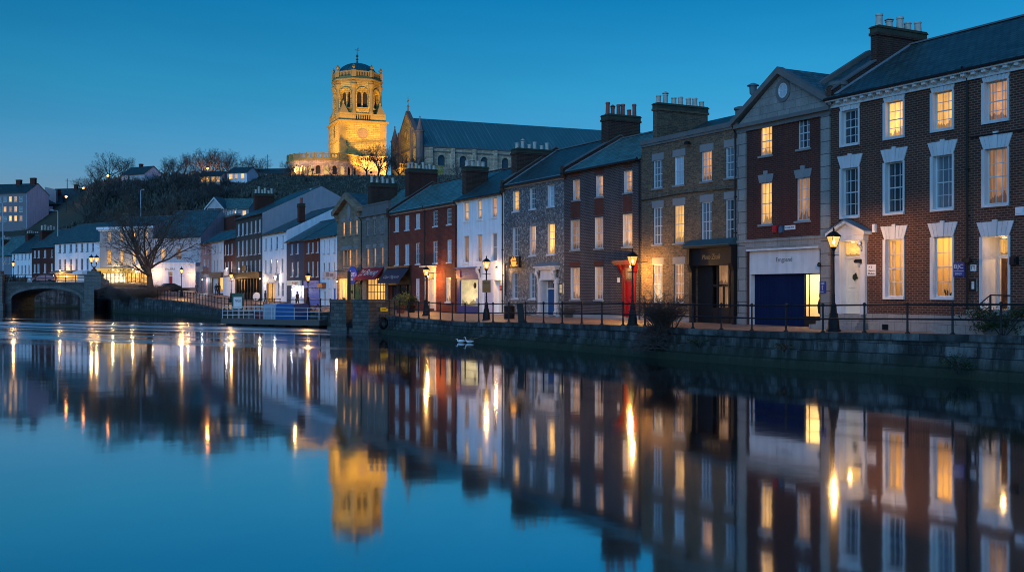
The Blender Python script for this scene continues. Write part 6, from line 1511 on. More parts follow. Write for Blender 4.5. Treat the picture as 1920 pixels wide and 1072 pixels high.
# ------------------------------------------------------------------ houses up on the hill
def hill_house(label, px, Y, zb, ang, w, d, ze, zr, wall, wins=(), roof=SLATE_D, gable=None, chim=(), kinds='', wh=1.5, ww=.95, dz=0):
    if zb is None: zb = hill_z((px-960)/F*Y, Y)-.3
    p = P3(px, Y, zb); M = thing('hill_house', label, 'house', p, rad(ang)); m = MB()
    m.box(0, w, 0, d, -6, ze); o = m.build('wall', [wall], M)
    m = MB(); m.prism([(.0, ze), (d/2, zr), (d, ze)], .01, w, 'x'); m.build('gable', gable or wall, M)
    if gable: m = MB(); m.box(w+.003, w+.06, 0, d, -6, ze); m.build('end_wall', gable, M)
    m = MB(); sl = (zr-ze)/(d/2); m.prism([(-.3, ze-.3*sl+.1), (d/2, zr+.1), (d+.3, ze-.3*sl+.1), (d+.3, ze-.3*sl-.05), (d/2, zr-.05), (-.3, ze-.3*sl-.05)], -.1, w+.15, 'x'); m.build('roof', roof, M)
    for (x, z, kd) in wins:
        m = MB(); m.box(x-ww/2-.08, x+ww/2+.08, -.08, -.003, z-.1, z); m.box(x-ww/2, x-ww/2+.06, -.05, -.003, z, z+wh); m.box(x+ww/2-.06, x+ww/2, -.05, -.003, z, z+wh); m.box(x-ww/2, x+ww/2, -.045, -.003, z+wh/2-.03, z+wh/2+.03)
        f_ = m.build('window', SASHW, M); m = MB(); m.quad((x-ww/2+.06, -.02, z), (x+ww/2-.06, -.02, z), (x+ww/2-.06, -.02, z+wh), (x-ww/2+.06, -.02, z+wh)); m.build('pane', PV[kd], f_)
    for (x, y, h, cw) in chim:
        m = MB(); m.box(x, x+cw, y, y+.8, ze, zr+h); m.box(x-.08, x+cw+.08, y-.08, y+.88, zr+h-.25, zr+h-.05); m.build('chimney', BR_CHR, M)
    return M
ks = ['ggypg', 'gympg', 'mgyym']
hill_house('long grey terrace block with a white gable end at the foot of the hill', -35, 300, 20.2, -15, 15.0, 9., 10.6, 13.4, paint('grey_harl', (.2, .18, .19), .85), [(6.2+i*1.75, z, ks[r_][i]) for r_, z in enumerate((8., 5.2, 2.6)) for i in range(5)], gable=STUCCO, chim=((8.3, 3.8, 1.2, 1.5), (13, 3.8, 1.6, 1.6)))
hill_house('dark slated house with a tall cream gable stack beside the terrace block', 66, 310, 25., 32, 7.5, 9., 4., 8.2, BR_DK, [(1.4, 1.6, 'b'), (4.2, 1.6, 'b')], chim=((6.6, 2.6, .3, .8),))
m = MB(); m.prism([(0, 0), (3.3, 0), (3.3, 8.4), (2.6, 9.), (0, 9.6)], 0, 1.2); o = m.build('gable_stack', STUCCO_C); o.location = P3(84, 313, 24.3); tag(o, 'tall cream painted gable stack standing above dark slate roofs on the hill', 'gable stack')
hill_house('long dark slated house with roof lights below the hillside trees', 88, 318, 26.5, -12, 11.5, 8., 3.0, 7.6, BR_DK, [(1.6, 1., 'b'), (4., 1., 'b'), (7., 1., 'p')], chim=((6.6, 3.5, 1.2, 1.),))
hill_house('white gabled house among bare trees at the top of the hill', 228, 306, None, -28, 9., 7., 2.4, 4.8, STUCCO2, [(2., .7, 'b')], gable=STUCCO, chim=((3., 3.6, 1., .9),))
hill_house('small house with lit windows behind the hilltop trees', 374, 300, None, -5, 6.4, 6., 2.9, 4.3, STUCCO2, [(1., 1., 'Y'), (2.4, 1., 'Y'), (4., 1., 'Y'), (5.4, 1., 'y')], ww=1.2)
hill_house('white gabled house with lit windows on the skyline near the pole', 426, 302, None, -18, 6.4, 6., 2.9, 4.6, STUCCO, [(1.2, 1., 'Y'), (3., 1., 'p'), (5., 1., 'Y')], ww=1.2)
hill_house('long low dark roofed house on the skyline beside the apse', 462, 322, None, -6, 13., 8., 1.9, 3.7, BR_DK, [(3., .4, 'd'), (6., .4, 'd')])
bg = hill_house('gabled villa with white bargeboards and a lit veranda above the brick rear building', 396, 232, 17.2, -12, 8.8, 7., 4.1, 6.4, paint('villa_render', (.35, .3, .29), .8), [(4.6, 1.8, 'b'), (5.7, 1.8, 'Y'), (7.8, 1.8, 'Y'), (2.6, 1.8, 'w')], wh=1.7, ww=.9, roof=SLATE)
m = MB(); m.prism([(-.6, 4.0), (3.4, 4.0), (1.4, 6.3)], -1.2, -1.15); m.prism([(-.2, 4.0), (3., 4.0), (1.4, 5.8)], -1.15, 1.); m.build('cross_gable', STUCCO2, bg)
m = MB()
for f in (-1, 1): m.prism([(1.4, 6.1), (1.4, 6.5), (1.4+f*2.3, 4.0), (1.4+f*2.3, 3.65)], -1.5, -1.1)
m.build('bargeboard', WHITE, bg)
m = MB()
for f in (-1, 1): m.prism([(1.4, 6.5), (1.4, 6.6), (1.4+f*2.3, 4.1), (1.4+f*2.3, 4.0)], -1.55, 3.)
m.build('cross_gable_roof', SLATE_S, bg)
m = MB(); 
for x in (-.3, 1.4, 3., 4.1): m.box(x, x+.12, -1.3, -1.18, 0, 4.)
m.box(-.3, 8.8, -1.3, -.003, .9, 1.05); m.build('veranda', STUCCO2, bg)
hill_house('wide low slate roofed hall behind the pale stucco building', 318, 226, 6., -14, 9., 12., 8.5, 14.2, STUCCO2, roof=SLATE)
# utility poles on the skyline
for px, Y, y0, y1 in ((126, 322, 362, 335), (502, 326, 340, 290), (425, 324, 345, 307)):
    p = pt(px, y0, Y); hh = pt(px, y1, Y).z-p.z; m = MB(); m.tube([(0, 0, -2), (0, 0, hh)], [.14, .09], 6); m.box(-.6, .6, -.05, .05, hh-.6, hh-.5); o = m.build('utility_pole', DKWOOD); o.location = p
    tag(o, {126: 'thin wooden pole above the dark slate roofs on the hill', 502: 'wooden pole on the skyline beside the low dark roofed house', 425: 'wooden pole among the bare hilltop trees'}[px], 'utility pole')
# orange street lights among the trees
for lab, px, py, Y, pw in (('orange hillside lamp below the bare trees by the slate roofs', 124, 371, 296, 45), ('orange hillside lamp beside the steep dark bank', 156, 364, 300, 40), ('orange hillside lamp high among the bare trees', 202, 339.5, 305, 60), ('bright orange lamp glowing through the hilltop trees', 388.5, 320, 318, 2500)):
    p = pt(px, py, Y); zg = hill_z(p.x, p.y); e = thing('hillside_lamp', lab, 'street lamp', (p.x, p.y, zg), 0, 'orange lamps on the hillside'); hh = max(2.5, p.z-zg)
    m = MB(); m.tube([(0, 0, -1), (0, 0, hh+.2), (.3, -.6, hh+.4)], .07, 6); m.build('mast', BLACK, e)
    m = MB(); m.lathe([(.05, -.3), (.3, -.15), (.3, .1), (.1, .2)], (.3, -.7, hh+.3), 8); m.build('lamp_head', glow('sodium_glow', (1, .3, .05), 22.), e); point_light(e, (.3, -.9, hh-.1), pw, (1, .35, .08), .3)
# ------------------------------------------------------------------ bare trees
BARK = plain('dark_bark', (.03, .024, .02), .9, .2, var=.4, scale=3.)
BARKL = plain('brown_bark', (.12, .085, .06), .9, .2, var=.4, scale=3.)  # lighter bark for the large quay tree, lamplight put into its colour
TWIG = plain('winter_twigs', (.085, .075, .07), .95, .1)
def tree(seed, h, spread, rtr, fork=.28, levels=4, kids=(7, 6, 6, 5), twig=.012, up=.35, droop=0.):
    r = random.Random(seed); tk, cr = MB(), MB()
    def go(p, d, L, rd, lv):
        n = 5 if lv < 2 else (4 if lv < levels-1 else 3); pts = [p]; dd = d.copy(); w0 = .04 if lv == 0 else .13
        for i in range(n):
            dd = (dd+Vector((r.gauss(0, w0), r.gauss(0, w0), r.gauss(0, w0*.7)+(up*.16 if lv else 0)-droop*.1*lv))).normalized(); pts.append(pts[-1]+dd*L/n)
        rs = [max(twig, rd*(1-(.45 if lv == 0 else .7)*i/n)) for i in range(n+1)]
        (tk if lv == 0 else cr).tube(pts, rs, 8 if lv == 0 else (6 if lv == 1 else 3), cap=False)
        if lv >= levels: return
        nk = kids[min(lv, len(kids)-1)]; a0 = r.uniform(0, 6.28)
        for k in range(nk):
            f = (.62+.38*(k+r.random())/nk) if lv == 0 else (.22+.78*(k+r.random())/nk); f = min(f, .999); i = min(n-1, int(f*n)); q = pts[i].lerp(pts[i+1], f*n-i)
            t_ = (pts[i+1]-pts[i]).normalized(); a = a0+k*2.4+r.uniform(-.3, .3); e1 = t_.orthogonal().normalized(); e2 = t_.cross(e1); s_ = e1*math.cos(a)+e2*math.sin(a)
            w = spread*(r.uniform(.55, 1.5)*(1.25-.5*k/nk) if lv == 0 else r.uniform(.6, 1.1)*.85); nd = (t_*math.cos(w)+s_*math.sin(w)).normalized()
            lim = (1-f)*.45+.55
            go(q, nd, L*(r.uniform(1.5, 1.95)*h*.25/(h*fork) if lv == 0 else r.uniform(.5, .72)*lim), rs[i]*(r.uniform(.42, .6) if lv == 0 else r.uniform(.45, .62)), lv+1)
    go(Vector((0, 0, -.3)), Vector((r.gauss(0, .02), r.gauss(0, .02), 1)), h*fork, rtr, 0)
    hz = max(v[2] for v in cr.v); s_ = h/hz
    cr.v = [(x*s_, y*s_, z*s_) for x, y, z in cr.v]; tk.v = [(x*s_, y*s_, z*s_) for x, y, z in tk.v]
    return tk, cr
def add_tree(mbs, label, p, rz=0., sc_=1., group=None, name='bare_tree', mats=(BARK, TWIG)):
    e = thing(name, label, 'tree', p, rz, group); e.scale = (sc_, sc_, sc_)
    mbs[0].build('trunk', mats[0], e, 60); mbs[1].build('crown', mats[1], e); return e
add_tree(tree(5, 15.8, .85, .42, .2, 5, (10, 8, 6, 4, 3), .009, .16), 'large spreading bare tree at the head of the quay, in front of the cream building', P3(283, 168, 3.2), 0., 1., name='bare_tree', mats=(BARKL, plain('lamplit_twigs', (.1, .075, .058), .95, .1)))  # twigs lightened and warmed: lamplight painted into the colour
protos = [tree(s_, 10., sp, .26, fk, 4, kd, .011, up) for s_, sp, fk, kd, up in ((21, .75, .24, (8, 6, 6, 4), .25), (22, .85, .2, (9, 7, 6, 4), .2), (23, .6, .3, (8, 6, 5, 4), .4), (24, .9, .18, (9, 6, 6, 4), .15))]
base = [None]*4
ORD = ('first second third fourth fifth sixth seventh eighth ninth tenth eleventh twelfth thirteenth fourteenth fifteenth sixteenth seventeenth eighteenth nineteenth twentieth twenty-first twenty-second twenty-third twenty-fourth twenty-fifth'.split())
def hill_tree(label, px, Y, h, k, group):
    x = (px-960)/F*Y; p = Vector((x, Y, hill_z(x, Y)-.3))
    if base[k] is None: e = base[k] = add_tree(protos[k], label, p, R.uniform(0, 6.28), h/10., group)
    else:
        e = copy_tree(base[k]); e.location = p; e.rotation_euler = (0, 0, R.uniform(0, 6.28)); e.scale = (h/10.,)*3
    e['label'] = label; e['group'] = group
sky = [(182, 316, 6.5, 1), (204, 318, 9.5, 0), (228, 318, 7.5, 1), (262, 330, 4, 3), (285, 326, 4.5, 3), (312, 320, 7, 2), (328, 322, 7.2, 1), (345, 318, 8, 2), (362, 320, 8, 0), (380, 322, 9.4, 1), (398, 320, 9.6, 0), (415, 322, 9.2, 1), (430, 320, 7.2, 2), (462, 322, 7.5, 0), (478, 324, 7.2, 1), (110, 322, 4.5, 3), (150, 318, 5, 1)]
sky.sort()
for i, (px, Y, h, k) in enumerate(sky): hill_tree(f'bare tree on the hilltop skyline, {ORD[i]} from the slate roofs towards the church', px, Y, h, k, 'bare trees along the hilltop')
slope = [(60, 280, 5, 1), (100, 268, 5, 0), (160, 282, 9.5, 0), (178, 272, 9, 2), (198, 288, 9.5, 1), (218, 270, 8, 0), (240, 284, 8.5, 3), (262, 268, 8, 1), (285, 290, 8, 0), (305, 276, 8, 2), (330, 292, 8.5, 1), (352, 280, 8, 0), (372, 298, 8, 3), (392, 290, 7.5, 1), (238, 296, 5.5, 2), (268, 294, 5, 1), (383, 284, 5.5, 0), (412, 284, 5.5, 1), (441, 286, 5, 2), (545, 306, 5, 1), (575, 300, 5, 0)]
slope.sort()
for i, (px, Y, h, k) in enumerate(slope): hill_tree(f'bare tree on the wooded slope, {ORD[i]} from the grey terrace block towards the church', px, Y, h, k, 'bare trees on the hillside')
ch = [(688, 318, 9.5, 0), (708, 316, 10.5, 1), (724, 322, 9, 2), (748, 326, 8.5, 0), (772, 322, 8, 1), (800, 320, 6.5, 3), (860, 330, 6.5, 1), (620, 312, 4.5, 3)]
for i, (px, Y, h, k) in enumerate(sorted(ch)): hill_tree(f'bare tree against the floodlit church walls, {ORD[i]} from the apse towards the nave', px, Y, h, k, 'bare trees in front of the church')
# rough undergrowth over the slope: nobody could count it
b = MB(); r = random.Random(3)
for i in range(17000):
    px = r.uniform(-60, 900); Y = r.uniform(234, 326); x = (px-960)/F*Y; z = hill_z(x, Y)
    if px < 165 and Y > 285: continue
    k = r.choice((.6, .9, 1.3, 2.)) if px < 430 or Y < 290 else r.choice((.3, .5, .8))
    for j in range(7):
        a = r.uniform(0, 6.28); l = k*r.uniform(.5, 1.2); d = Vector((math.cos(a)*.55, math.sin(a)*.55, 1.)).normalized()*l; s_ = Vector((-math.sin(a), math.cos(a), 0))*(.05+.05*k); o = Vector((x+r.uniform(-.5, .5), Y+r.uniform(-.5, .5), z-.1))
        b.add([o-s_*.5, o+s_*.5, o+d*.6+s_*1.3, o+d, o+d*.6-s_*1.3], [(0, 1, 2, 3, 4)])
o = b.build('undergrowth', plain('dark_scrub', (.13, .13, .105), .95, .1, var=.6, scale=.3)); o['kind'] = 'stuff'; o['label'] = 'dark winter scrub covering the hillside'; 

# shrubs
def twig_bush(label, p, w, h, n, name='bare_shrub', m=TWIG, hang=0., seed=1, cat='shrub', depth=None):
    r = random.Random(seed); b = MB(); st = MB(); dp = depth or w
    for i in range(n):
        a = r.uniform(0, 6.28); q = Vector((r.gauss(0, w*.08), r.gauss(0, dp*.08), 0)); d = Vector((math.cos(a)*w*.5, math.sin(a)*dp*.5, h*r.uniform(.45, 1.) if r.random() > hang else -h*r.uniform(.2, .8)))*r.uniform(.5, 1.05)
        m1 = q+d*.5+Vector((0, 0, h*.12)); pts = [q, q+d*.25+Vector((0, 0, h*.08)), m1, q+d]
        (st if i < 12 else b).tube(pts, [.022, .017, .012, .006], 4, cap=False)
        for k in range(6):
            s_ = pts[1+k % 2].lerp(pts[2+k % 2], r.random()); e_ = s_+Vector((r.gauss(0, .18)*w, r.gauss(0, .18)*dp, r.uniform(-.08, .3)*h)); b.tube([s_, (s_+e_)/2+Vector((0, 0, .02)), e_], [.008, .006, .004], 3, cap=False)
    e = thing(name, label, cat, p); st.build('stem', m, e); b.build('twigs', m, e); return e
def leaf_bush(label, p, w, h, n, m, seed=1, name='leafy_shrub', cat='shrub', ls=.06, depth=None):
    r = random.Random(seed); b = MB(); st = MB(); dp = depth or w
    for i in range(14):
        a = r.uniform(0, 6.28); st.tube([(0, 0, -.1), (math.cos(a)*w*.2, math.sin(a)*dp*.2, h*.5), (math.cos(a)*w*.38, math.sin(a)*dp*.38, h*r.uniform(.7, .95))], .012, 4)
    lump = [(r.uniform(-.4, .4)*w, r.uniform(-.4, .4)*dp, r.uniform(.25, .85)*h, r.uniform(.14, .26)) for _ in range(10)]
    for i in range(n):
        lx, ly, lz, lr = r.choice(lump); c_ = Vector((lx+r.gauss(0, lr*w*.6), ly+r.gauss(0, lr*dp*.6), max(.02, lz+r.gauss(0, lr*h*.6)))); d = Vector((r.uniform(-1, 1), r.uniform(-1, 1), r.uniform(-.4, 1))).normalized()*ls*r.uniform(.7, 1.4); s_ = d.cross(Vector((r.uniform(-1, 1), r.uniform(-1, 1), r.uniform(-1, 1)))).normalized()*ls*.4
        b.add([c_-d, c_+s_, c_+d, c_-s_], [(0, 1, 2, 3)])
    e = thing(name, label, cat, p); st.build('stem', DKWOOD, e); b.build('foliage', m, e); return e
LEAFD = plain('dark_evergreen_leaf', (.02, .04, .014), .6, .3, var=.5, scale=2.); LEAFY = plain('yellow_green_leaf', (.1, .12, .03), .6, .3, var=.4)
twig_bush('bare brown shrub growing from the top of the quay wall by the red door', P3(1240, 54.6, 1.5), 2.9, 1.9, 230, hang=.25, seed=4, m=plain('brown_shrub_twig', (.05, .034, .026), .9))
e = twig_bush('trailing dry weeds hanging off the quay wall below the bare shrub', P3(1225, 54.2, .75), 2.4, .7, 90, name='dry_weeds', hang=.6, seed=5)
leaf_bush('dark leafy plant rooted in the quay wall near the tide line', P3(1795, 40.9, .35), 1.3, .7, 500, LEAFD, 8, 'wall_plant', 'plant', .05)
leaf_bush('small green weed tuft on the ledge of the quay wall', P3(1470, 47., .84), .9, .35, 200, LEAFD, 9, 'wall_plant', 'plant', .04)
leaf_bush('low weeds on the quay wall ledge under the bare shrub', P3(1310, 51.2, .84), 1.6, .35, 260, LEAFD, 10, 'wall_plant', 'plant', .04)
Mh1 = h1.M; p = Mh1 @ Vector((h1.X(1912), -1.0, .0)); leaf_bush('dark evergreen shrub beside the steps of the open doorway', p, 3.0, 1.25, 2600, LEAFD, 11, ls=.06, depth=1.4)
tb = twig_bush('tangle of dark scrub on the bank beside the bridge wing wall', P3(246, 163, 1.4), 9., 3.4, 420, seed=12, depth=5.); twig_bush('brown scrub below the large bare tree', P3(275, 158, 1.9), 6., 2.4, 260, seed=13, depth=4., m=BARKL)
# planters by the cafe
for lab, px, Y, w, h, m, sd in (('large pot of arching yellow green grasses outside the cafe', 751, 93.5, 1.7, 1.25, LEAFY, 20), ('round topped evergreen in a dark tub outside the cafe', 771, 95., 1.2, 1.0, LEAFD, 21)):
    p = P3(px, Y, 1.5); e = leaf_bush(lab, p+Vector((0, 0, .5)), w, h, 900, m, sd, 'potted_plant', 'plant', .075)
    b = MB(); b.lathe([(.3, -.5), (.42, .1), (.45, .16), (.36, .18)], n=12); b.build('pot', TERRA if sd == 20 else BLACK, e, 40)
twig_bush('bare climbing shrub at the foot of the dark brick house', h4.M @ Vector((h4.X(1074), -.35, 0)), 1.3, .9, 60, seed=31, depth=.5)
leaf_bush('small clump of weeds on the pier top beside the mooring post', P3(646, 92.5, 2.6), .5, .3, 60, LEAFD, 33, 'wall_plant', 'plant', .04)

# ------------------------------------------------------------------ people on the quay
SKIN = plain('skin', (.35, .2, .15), .6); 
def person(label, p, rz, coat, legs, stride=.25, hair=(.03, .02, .015), h=1.74, armsw=.2, extra=None):
    V = {}; E = []; rr = []; idx = {}; vs = []
    def j(n, x, y, z, r): idx[n] = len(vs); vs.append((x, y, z)); rr.append(r)
    def ed(*ns):
        for a, c_ in zip(ns, ns[1:]): E.append((idx[a], idx[c_]))
    j('pel', 0, 0, .93, .155); j('wai', 0, 0, 1.1, .145); j('che', 0, -.01, 1.32, .17); j('nec', 0, -.01, 1.48, .065); j('hd', 0, -.03, 1.57, .085); j('top', 0, -.02, 1.68, .085); ed('pel', 'wai', 'che', 'nec', 'hd', 'top')
    j('nose', 0, -.115, 1.6, .018); ed('hd', 'nose')
    for s_, n in ((-1, 'l'), (1, 'r')):
        st = stride*s_
        j(n+'hip', s_*.09, 0, .88, .095); j(n+'kn', s_*.1, -st*.6-.02, .48, .062); j(n+'an', s_*.1, -st*1.1+.04+(.1 if st < 0 else 0), .09, .045); j(n+'to', s_*.11, -st*1.1-.13, .04, .04); ed('pel', n+'hip', n+'kn', n+'an', n+'to')
        j(n+'sh', s_*.19, 0, 1.42, .075); j(n+'el', s_*.25, st*armsw*2, 1.14, .05); j(n+'wr', s_*.25, st*armsw*3-.1, .92, .035); j(n+'pa', s_*.25, st*armsw*3-.12, .86, .035); ed('che', n+'sh', n+'el', n+'wr', n+'pa')
        for f in range(4): y0 = st*armsw*3-.15+f*.02; j(f'{n}f{f}a', s_*.255, y0, .81, .011); j(f'{n}f{f}b', s_*.245, y0-.008, .77-.012*(f in (1, 2)), .009); ed(n+'pa', f'{n}f{f}a', f'{n}f{f}b')
        j(n+'th', s_*.235, st*armsw*3-.165, .85, .011); j(n+'th2', s_*.225, st*armsw*3-.18, .82, .01); ed(n+'pa', n+'th', n+'th2')
    me = bpy.data.meshes.new('body'); me.from_pydata(vs, E, []); o = bpy.data.objects.new('body', me); C.objects.link(o)
    md = o.modifiers.new('s', 'SKIN'); 
    for v, r_ in zip(me.skin_vertices[0].data, rr): v.radius = (r_, r_)
    me.skin_vertices[0].data[0].use_root = True
    sb_ = o.modifiers.new('u', 'SUBSURF'); sb_.levels = 1; sb_.render_levels = 1
    bpy.context.view_layer.update(); m2 = bpy.data.meshes.new_from_object(o.evaluated_get(bpy.context.evaluated_depsgraph_get())); bpy.data.objects.remove(o)
    for m_ in (coat, legs, SKIN, BLACKW): m2.materials.append(m_)
    for pl in m2.polygons:
        z = pl.center.z; x = abs(pl.center.x)
        pl.material_index = 2 if (z > 1.5 or (x > .2 and z < .93 and z > .7)) else (3 if z < .1 else (1 if z < .84 else 0)); pl.use_smooth = True
    e = thing('person', label, 'person', p, rz); e.scale = (h/1.76,)*3; o = bpy.data.objects.new('body', m2); C.objects.link(o); o.parent = e
    b = MB(); b.lathe([(.1, -.09), (.108, 0), (.1, .06), (.06, .1), (.005, .112)], (0, .01, 1.65), 12); b.build('hair', plain('hair_%s' % o.name, hair, .8), e, 60)
    for f in (-1, 1):
        b = MB(); b.box(f*.035-.012, f*.035+.012, -.118, -.105, 1.6, 1.612); b.build('eye', BLACKW, e)
    return e
COATD = plain('dark_coat', (.015, .016, .02), .85); COATB = plain('grey_blue_coat', (.06, .075, .1), .85); JEAN = plain('dark_trousers', (.012, .013, .018), .9); COATR = plain('brown_coat', (.05, .03, .02), .85)
person('person in a grey blue jacket walking up the quay past the cream front', P3(369, 168, 3.0), rad(150), COATB, JEAN, .3)
person('person in a dark coat standing outside the pub, one of a pair', P3(405.5, 158, 2.75), rad(30), COATD, JEAN, .06)
person('taller person in a dark coat in the pair outside the pub', P3(410, 156, 2.75), rad(200), COATD, JEAN, .05, h=1.82)
person('person in a brown coat by the entrance of the wide white house', P3(497.5, 133, 1.75), rad(80), COATR, JEAN, .12)
person('person with bare head before the bright shop window of the navy house', P3(557.5, 117, 1.65), rad(60), COATD, JEAN, .1)

# ------------------------------------------------------------------ water birds and a drifting branch
def bird(label, p, rz, neck):
    vs = [(-.42, 0, .16), (-.2, 0, .15), (.05, 0, .14), (.25, 0, .15)]; rr = [.03, .12, .15, .1]
    pr = [(.36, 0, .25, .05), (.38, 0, .4, .04), (.42, 0, .5, .045), (.5, 0, .49, .03), (.58, 0, .47, .014)] if neck else [(.33, 0, .22, .06), (.3, 0, .29, .055), (.34, 0, .33, .05), (.42, 0, .32, .025), (.48, 0, .31, .012)]
    for x, y, z, r_ in pr: vs.append((x, y, z)); rr.append(r_)
    me = bpy.data.meshes.new('body'); me.from_pydata(vs, [(i, i+1) for i in range(len(vs)-1)], []); o = bpy.data.objects.new('body', me); C.objects.link(o); o.modifiers.new('s', 'SKIN')
    for v, r_ in zip(me.skin_vertices[0].data, rr): v.radius = (r_*1.15, r_*.85)
    me.skin_vertices[0].data[2].use_root = True; sb_ = o.modifiers.new('u', 'SUBSURF'); sb_.levels = sb_.render_levels = 2
    bpy.context.view_layer.update(); m2 = bpy.data.meshes.new_from_object(o.evaluated_get(bpy.context.evaluated_depsgraph_get())); bpy.data.objects.remove(o); m2.materials.append(plain('white_feather', (.75, .76, .78), .7))
    for pl in m2.polygons: pl.use_smooth = True
    e = thing('water_bird', label, 'bird', p, rz); e.scale = (.78,)*3; o = bpy.data.objects.new('body', m2); C.objects.link(o); o.parent = e
    b = MB(); b.lathe([(.02, 0), (.012, .05), (.002, .09)], n=6, M=Matrix.Translation((vs[-1][0]-.03, 0, vs[-1][2])) @ Matrix.Rotation(rad(90), 4, 'Y')); b.build('beak', plain('orange_beak', (.5, .15, .03), .5), e)
    b = MB()
    for s_ in (-1, 1): b.tube([(.2, s_*.09, .18), (0, s_*.13, .2), (-.25, s_*.09, .2), (-.4, s_*.02, .2)], [.03, .05, .045, .01], 6)
    b.build('wing', m2.materials[0], e, 60)
bird('white water bird resting low on the river beside the drifting branch', P3(864.5, 71.2, -.02), rad(170), False)
bird('white water bird with raised neck floating by the quay wall', P3(881, 70.6, -.02), rad(160), True)
b = MB(); A0, A1 = P3(868, 71.4, .12), P3(910, 67.6, .62); b.tube([A0, A0.lerp(A1, .4)+Vector((0, 0, -.05)), A1], [.035, .03, .015], 6); b.tube([A0.lerp(A1, .35), A0.lerp(A1, .75)+Vector((-.35, 0, .22))], [.02, .008], 5)
tag(b.build('drifting_branch', plain('pale_driftwood', (.22, .13, .07), .8), None, 60), 'pale bare branch sticking out of the water beside the white birds', 'branch')

# ------------------------------------------------------------------ signs and fittings on the houses
SB = paint('sign_blue', (.012, .035, .2), .4, .05, .02); SW = paint('sign_white', (.62, .6, .62), .5, .06, .03)
e, w, hh = on_wall(h1, 'wall_plaque', 'white square nameplate headed A J beside the wall lamp', 'sign', 1627, 1643, 496, 517, SW)
text(e, 'A J', .15*w, .55*w, -.045, .66*hh, .86*hh, BLACKW); text(e, 'Nigpem', .1*w, .9*w, -.045, .36*hh, .54*hh, BLACKW); text(e, 'Mulvin', .15*w, .88*w, -.045, .12*hh, .28*hh, BLACKW)
e, w, hh = on_wall(h1, 'wall_sign', 'blue sign with large white letters BJC beside the black downpipe', 'sign', 1789, 1810, 491.5, 518.5, SB, .05)
text(e, 'BJC', .1*w, .9*w, -.056, .48*hh, .85*hh, WHITE); b = MB(); b.box(.05*w, .95*w, -.058, -.051, .37*hh, .4*hh); b.build('rule', WHITE, e); text(e, 'SYPGO', .16*w, .76*w, -.056, .12*hh, .27*hh, WHITE)
e, w, hh = on_wall(h1, 'wall_plaque', 'small white plaque with a round emblem above the dark notice case', 'sign', 1820.5, 1831, 496, 508, SW, .03)
text(e, '(T)', .15*w, .85*w, -.034, .2*hh, .85*hh, BLACKW)
e, w, hh = on_wall(h1, 'notice_case', 'dark framed notice case holding a pale sheet beside the open doorway', 'notice board', 1819, 1832.5, 523, 546, plain('paper_sheet', (.55, .58, .6), .6), .04, trim=(.1, BLACK))
text(e, 'opening', .2*w, .8*w, -.045, .6*hh, .68*hh, BLACKW); text(e, 'hours 9 to 5', .2*w, .8*w, -.045, .42*hh, .5*hh, BLACKW) if False else None
def fitting(h, name, label, cat, px, py, m, build):
    p = h.M @ Vector((h.X(px), -.003, h.Z(px, py))); e = thing(name, label, cat, p, h.fr.ang); b = MB(); build(b); b.build('housing', m, e, 40); return e
camb = lambda b: (b.tube([(0, 0, 0), (0, -.22, .02)], .03, 6), b.box(-.2, .12, -.34, -.2, -.08, .1), b.lathe([(.08, 0), (.1, .12)], (-.2, -.27, -.06), 8))
fitting(h1, 'security_camera', 'black security camera beside the white nameplate', 'camera', 1618, 490, BLACK, camb)
fitting(h1, 'security_camera', 'black security camera above the small round emblem plaque', 'camera', 1822, 488, BLACK, camb)
fitting(h1, 'wall_light', 'unlit black box light beside the open doorway', 'wall lamp', 1904.5, 488.5, BLACK, lambda b: (b.box(-.15, .15, -.2, 0, -.17, .16), b.box(-.1, .1, -.24, -.2, -.1, .1)))
fitting(h1, 'alarm_box', 'small white alarm box above the white doorcase', 'alarm box', 1641, 428, SW, lambda b: (b.box(-.1, .1, -.1, 0, -.19, .19), b.box(-.07, .07, -.13, -.1, -.13, .1)))
fitting(h1, 'alarm_box', 'white alarm box at the edge of the upper brickwork', 'alarm box', 1915, 396, SW, lambda b: (b.box(-.2, .2, -.12, 0, -.17, .17), b.box(-.15, .15, -.15, -.12, -.1, .1)))
fitting(h1, 'vent_grille', 'dark iron vent grille in the stone plinth', 'vent', 1662.5, 613, BLACK, lambda b: (b.box(-.18, .18, -.1, 0, -.13, .13), [b.box(-.16, .16, -.115, -.1, z, z+.02) for z in (-.1, -.05, 0, .05, .1)]))
fitting(h2, 'alarm_box', 'red alarm bell box on the brickwork', 'alarm box', 1455, 429, paint('alarm_red', (.3, .01, .02), .4), lambda b: (b.box(-.16, .16, -.14, 0, -.18, .18), b.box(-.1, .1, -.17, -.14, -.12, .12)))
fitting(h2, 'alarm_box', 'dark blue alarm box with a pale front next to the red one', 'alarm box', 1466.5, 430, plain('alarm_blue', (.02, .08, .14), .4), lambda b: b.prism([(-.14, -.18), (.14, -.18), (.14, .08), (0, .2), (-.14, .08)], -.12, 0))
e, w, hh = on_wall(h2, 'street_nameplate', 'small white street nameplate below the curtained first floor window', 'sign', 1472, 1491.5, 422.5, 430.5, SW, .03); text(e, 'A LOCK MEW', .08*w, .92*w, -.034, .3*hh, .7*hh, BLACKW)
e, w, hh = on_wall(h2, 'wall_sign', 'narrow blue upright sign on the stone pilaster behind the lantern post', 'sign', 1540, 1552, 527, 549.5, SB, .04, y=-.095)
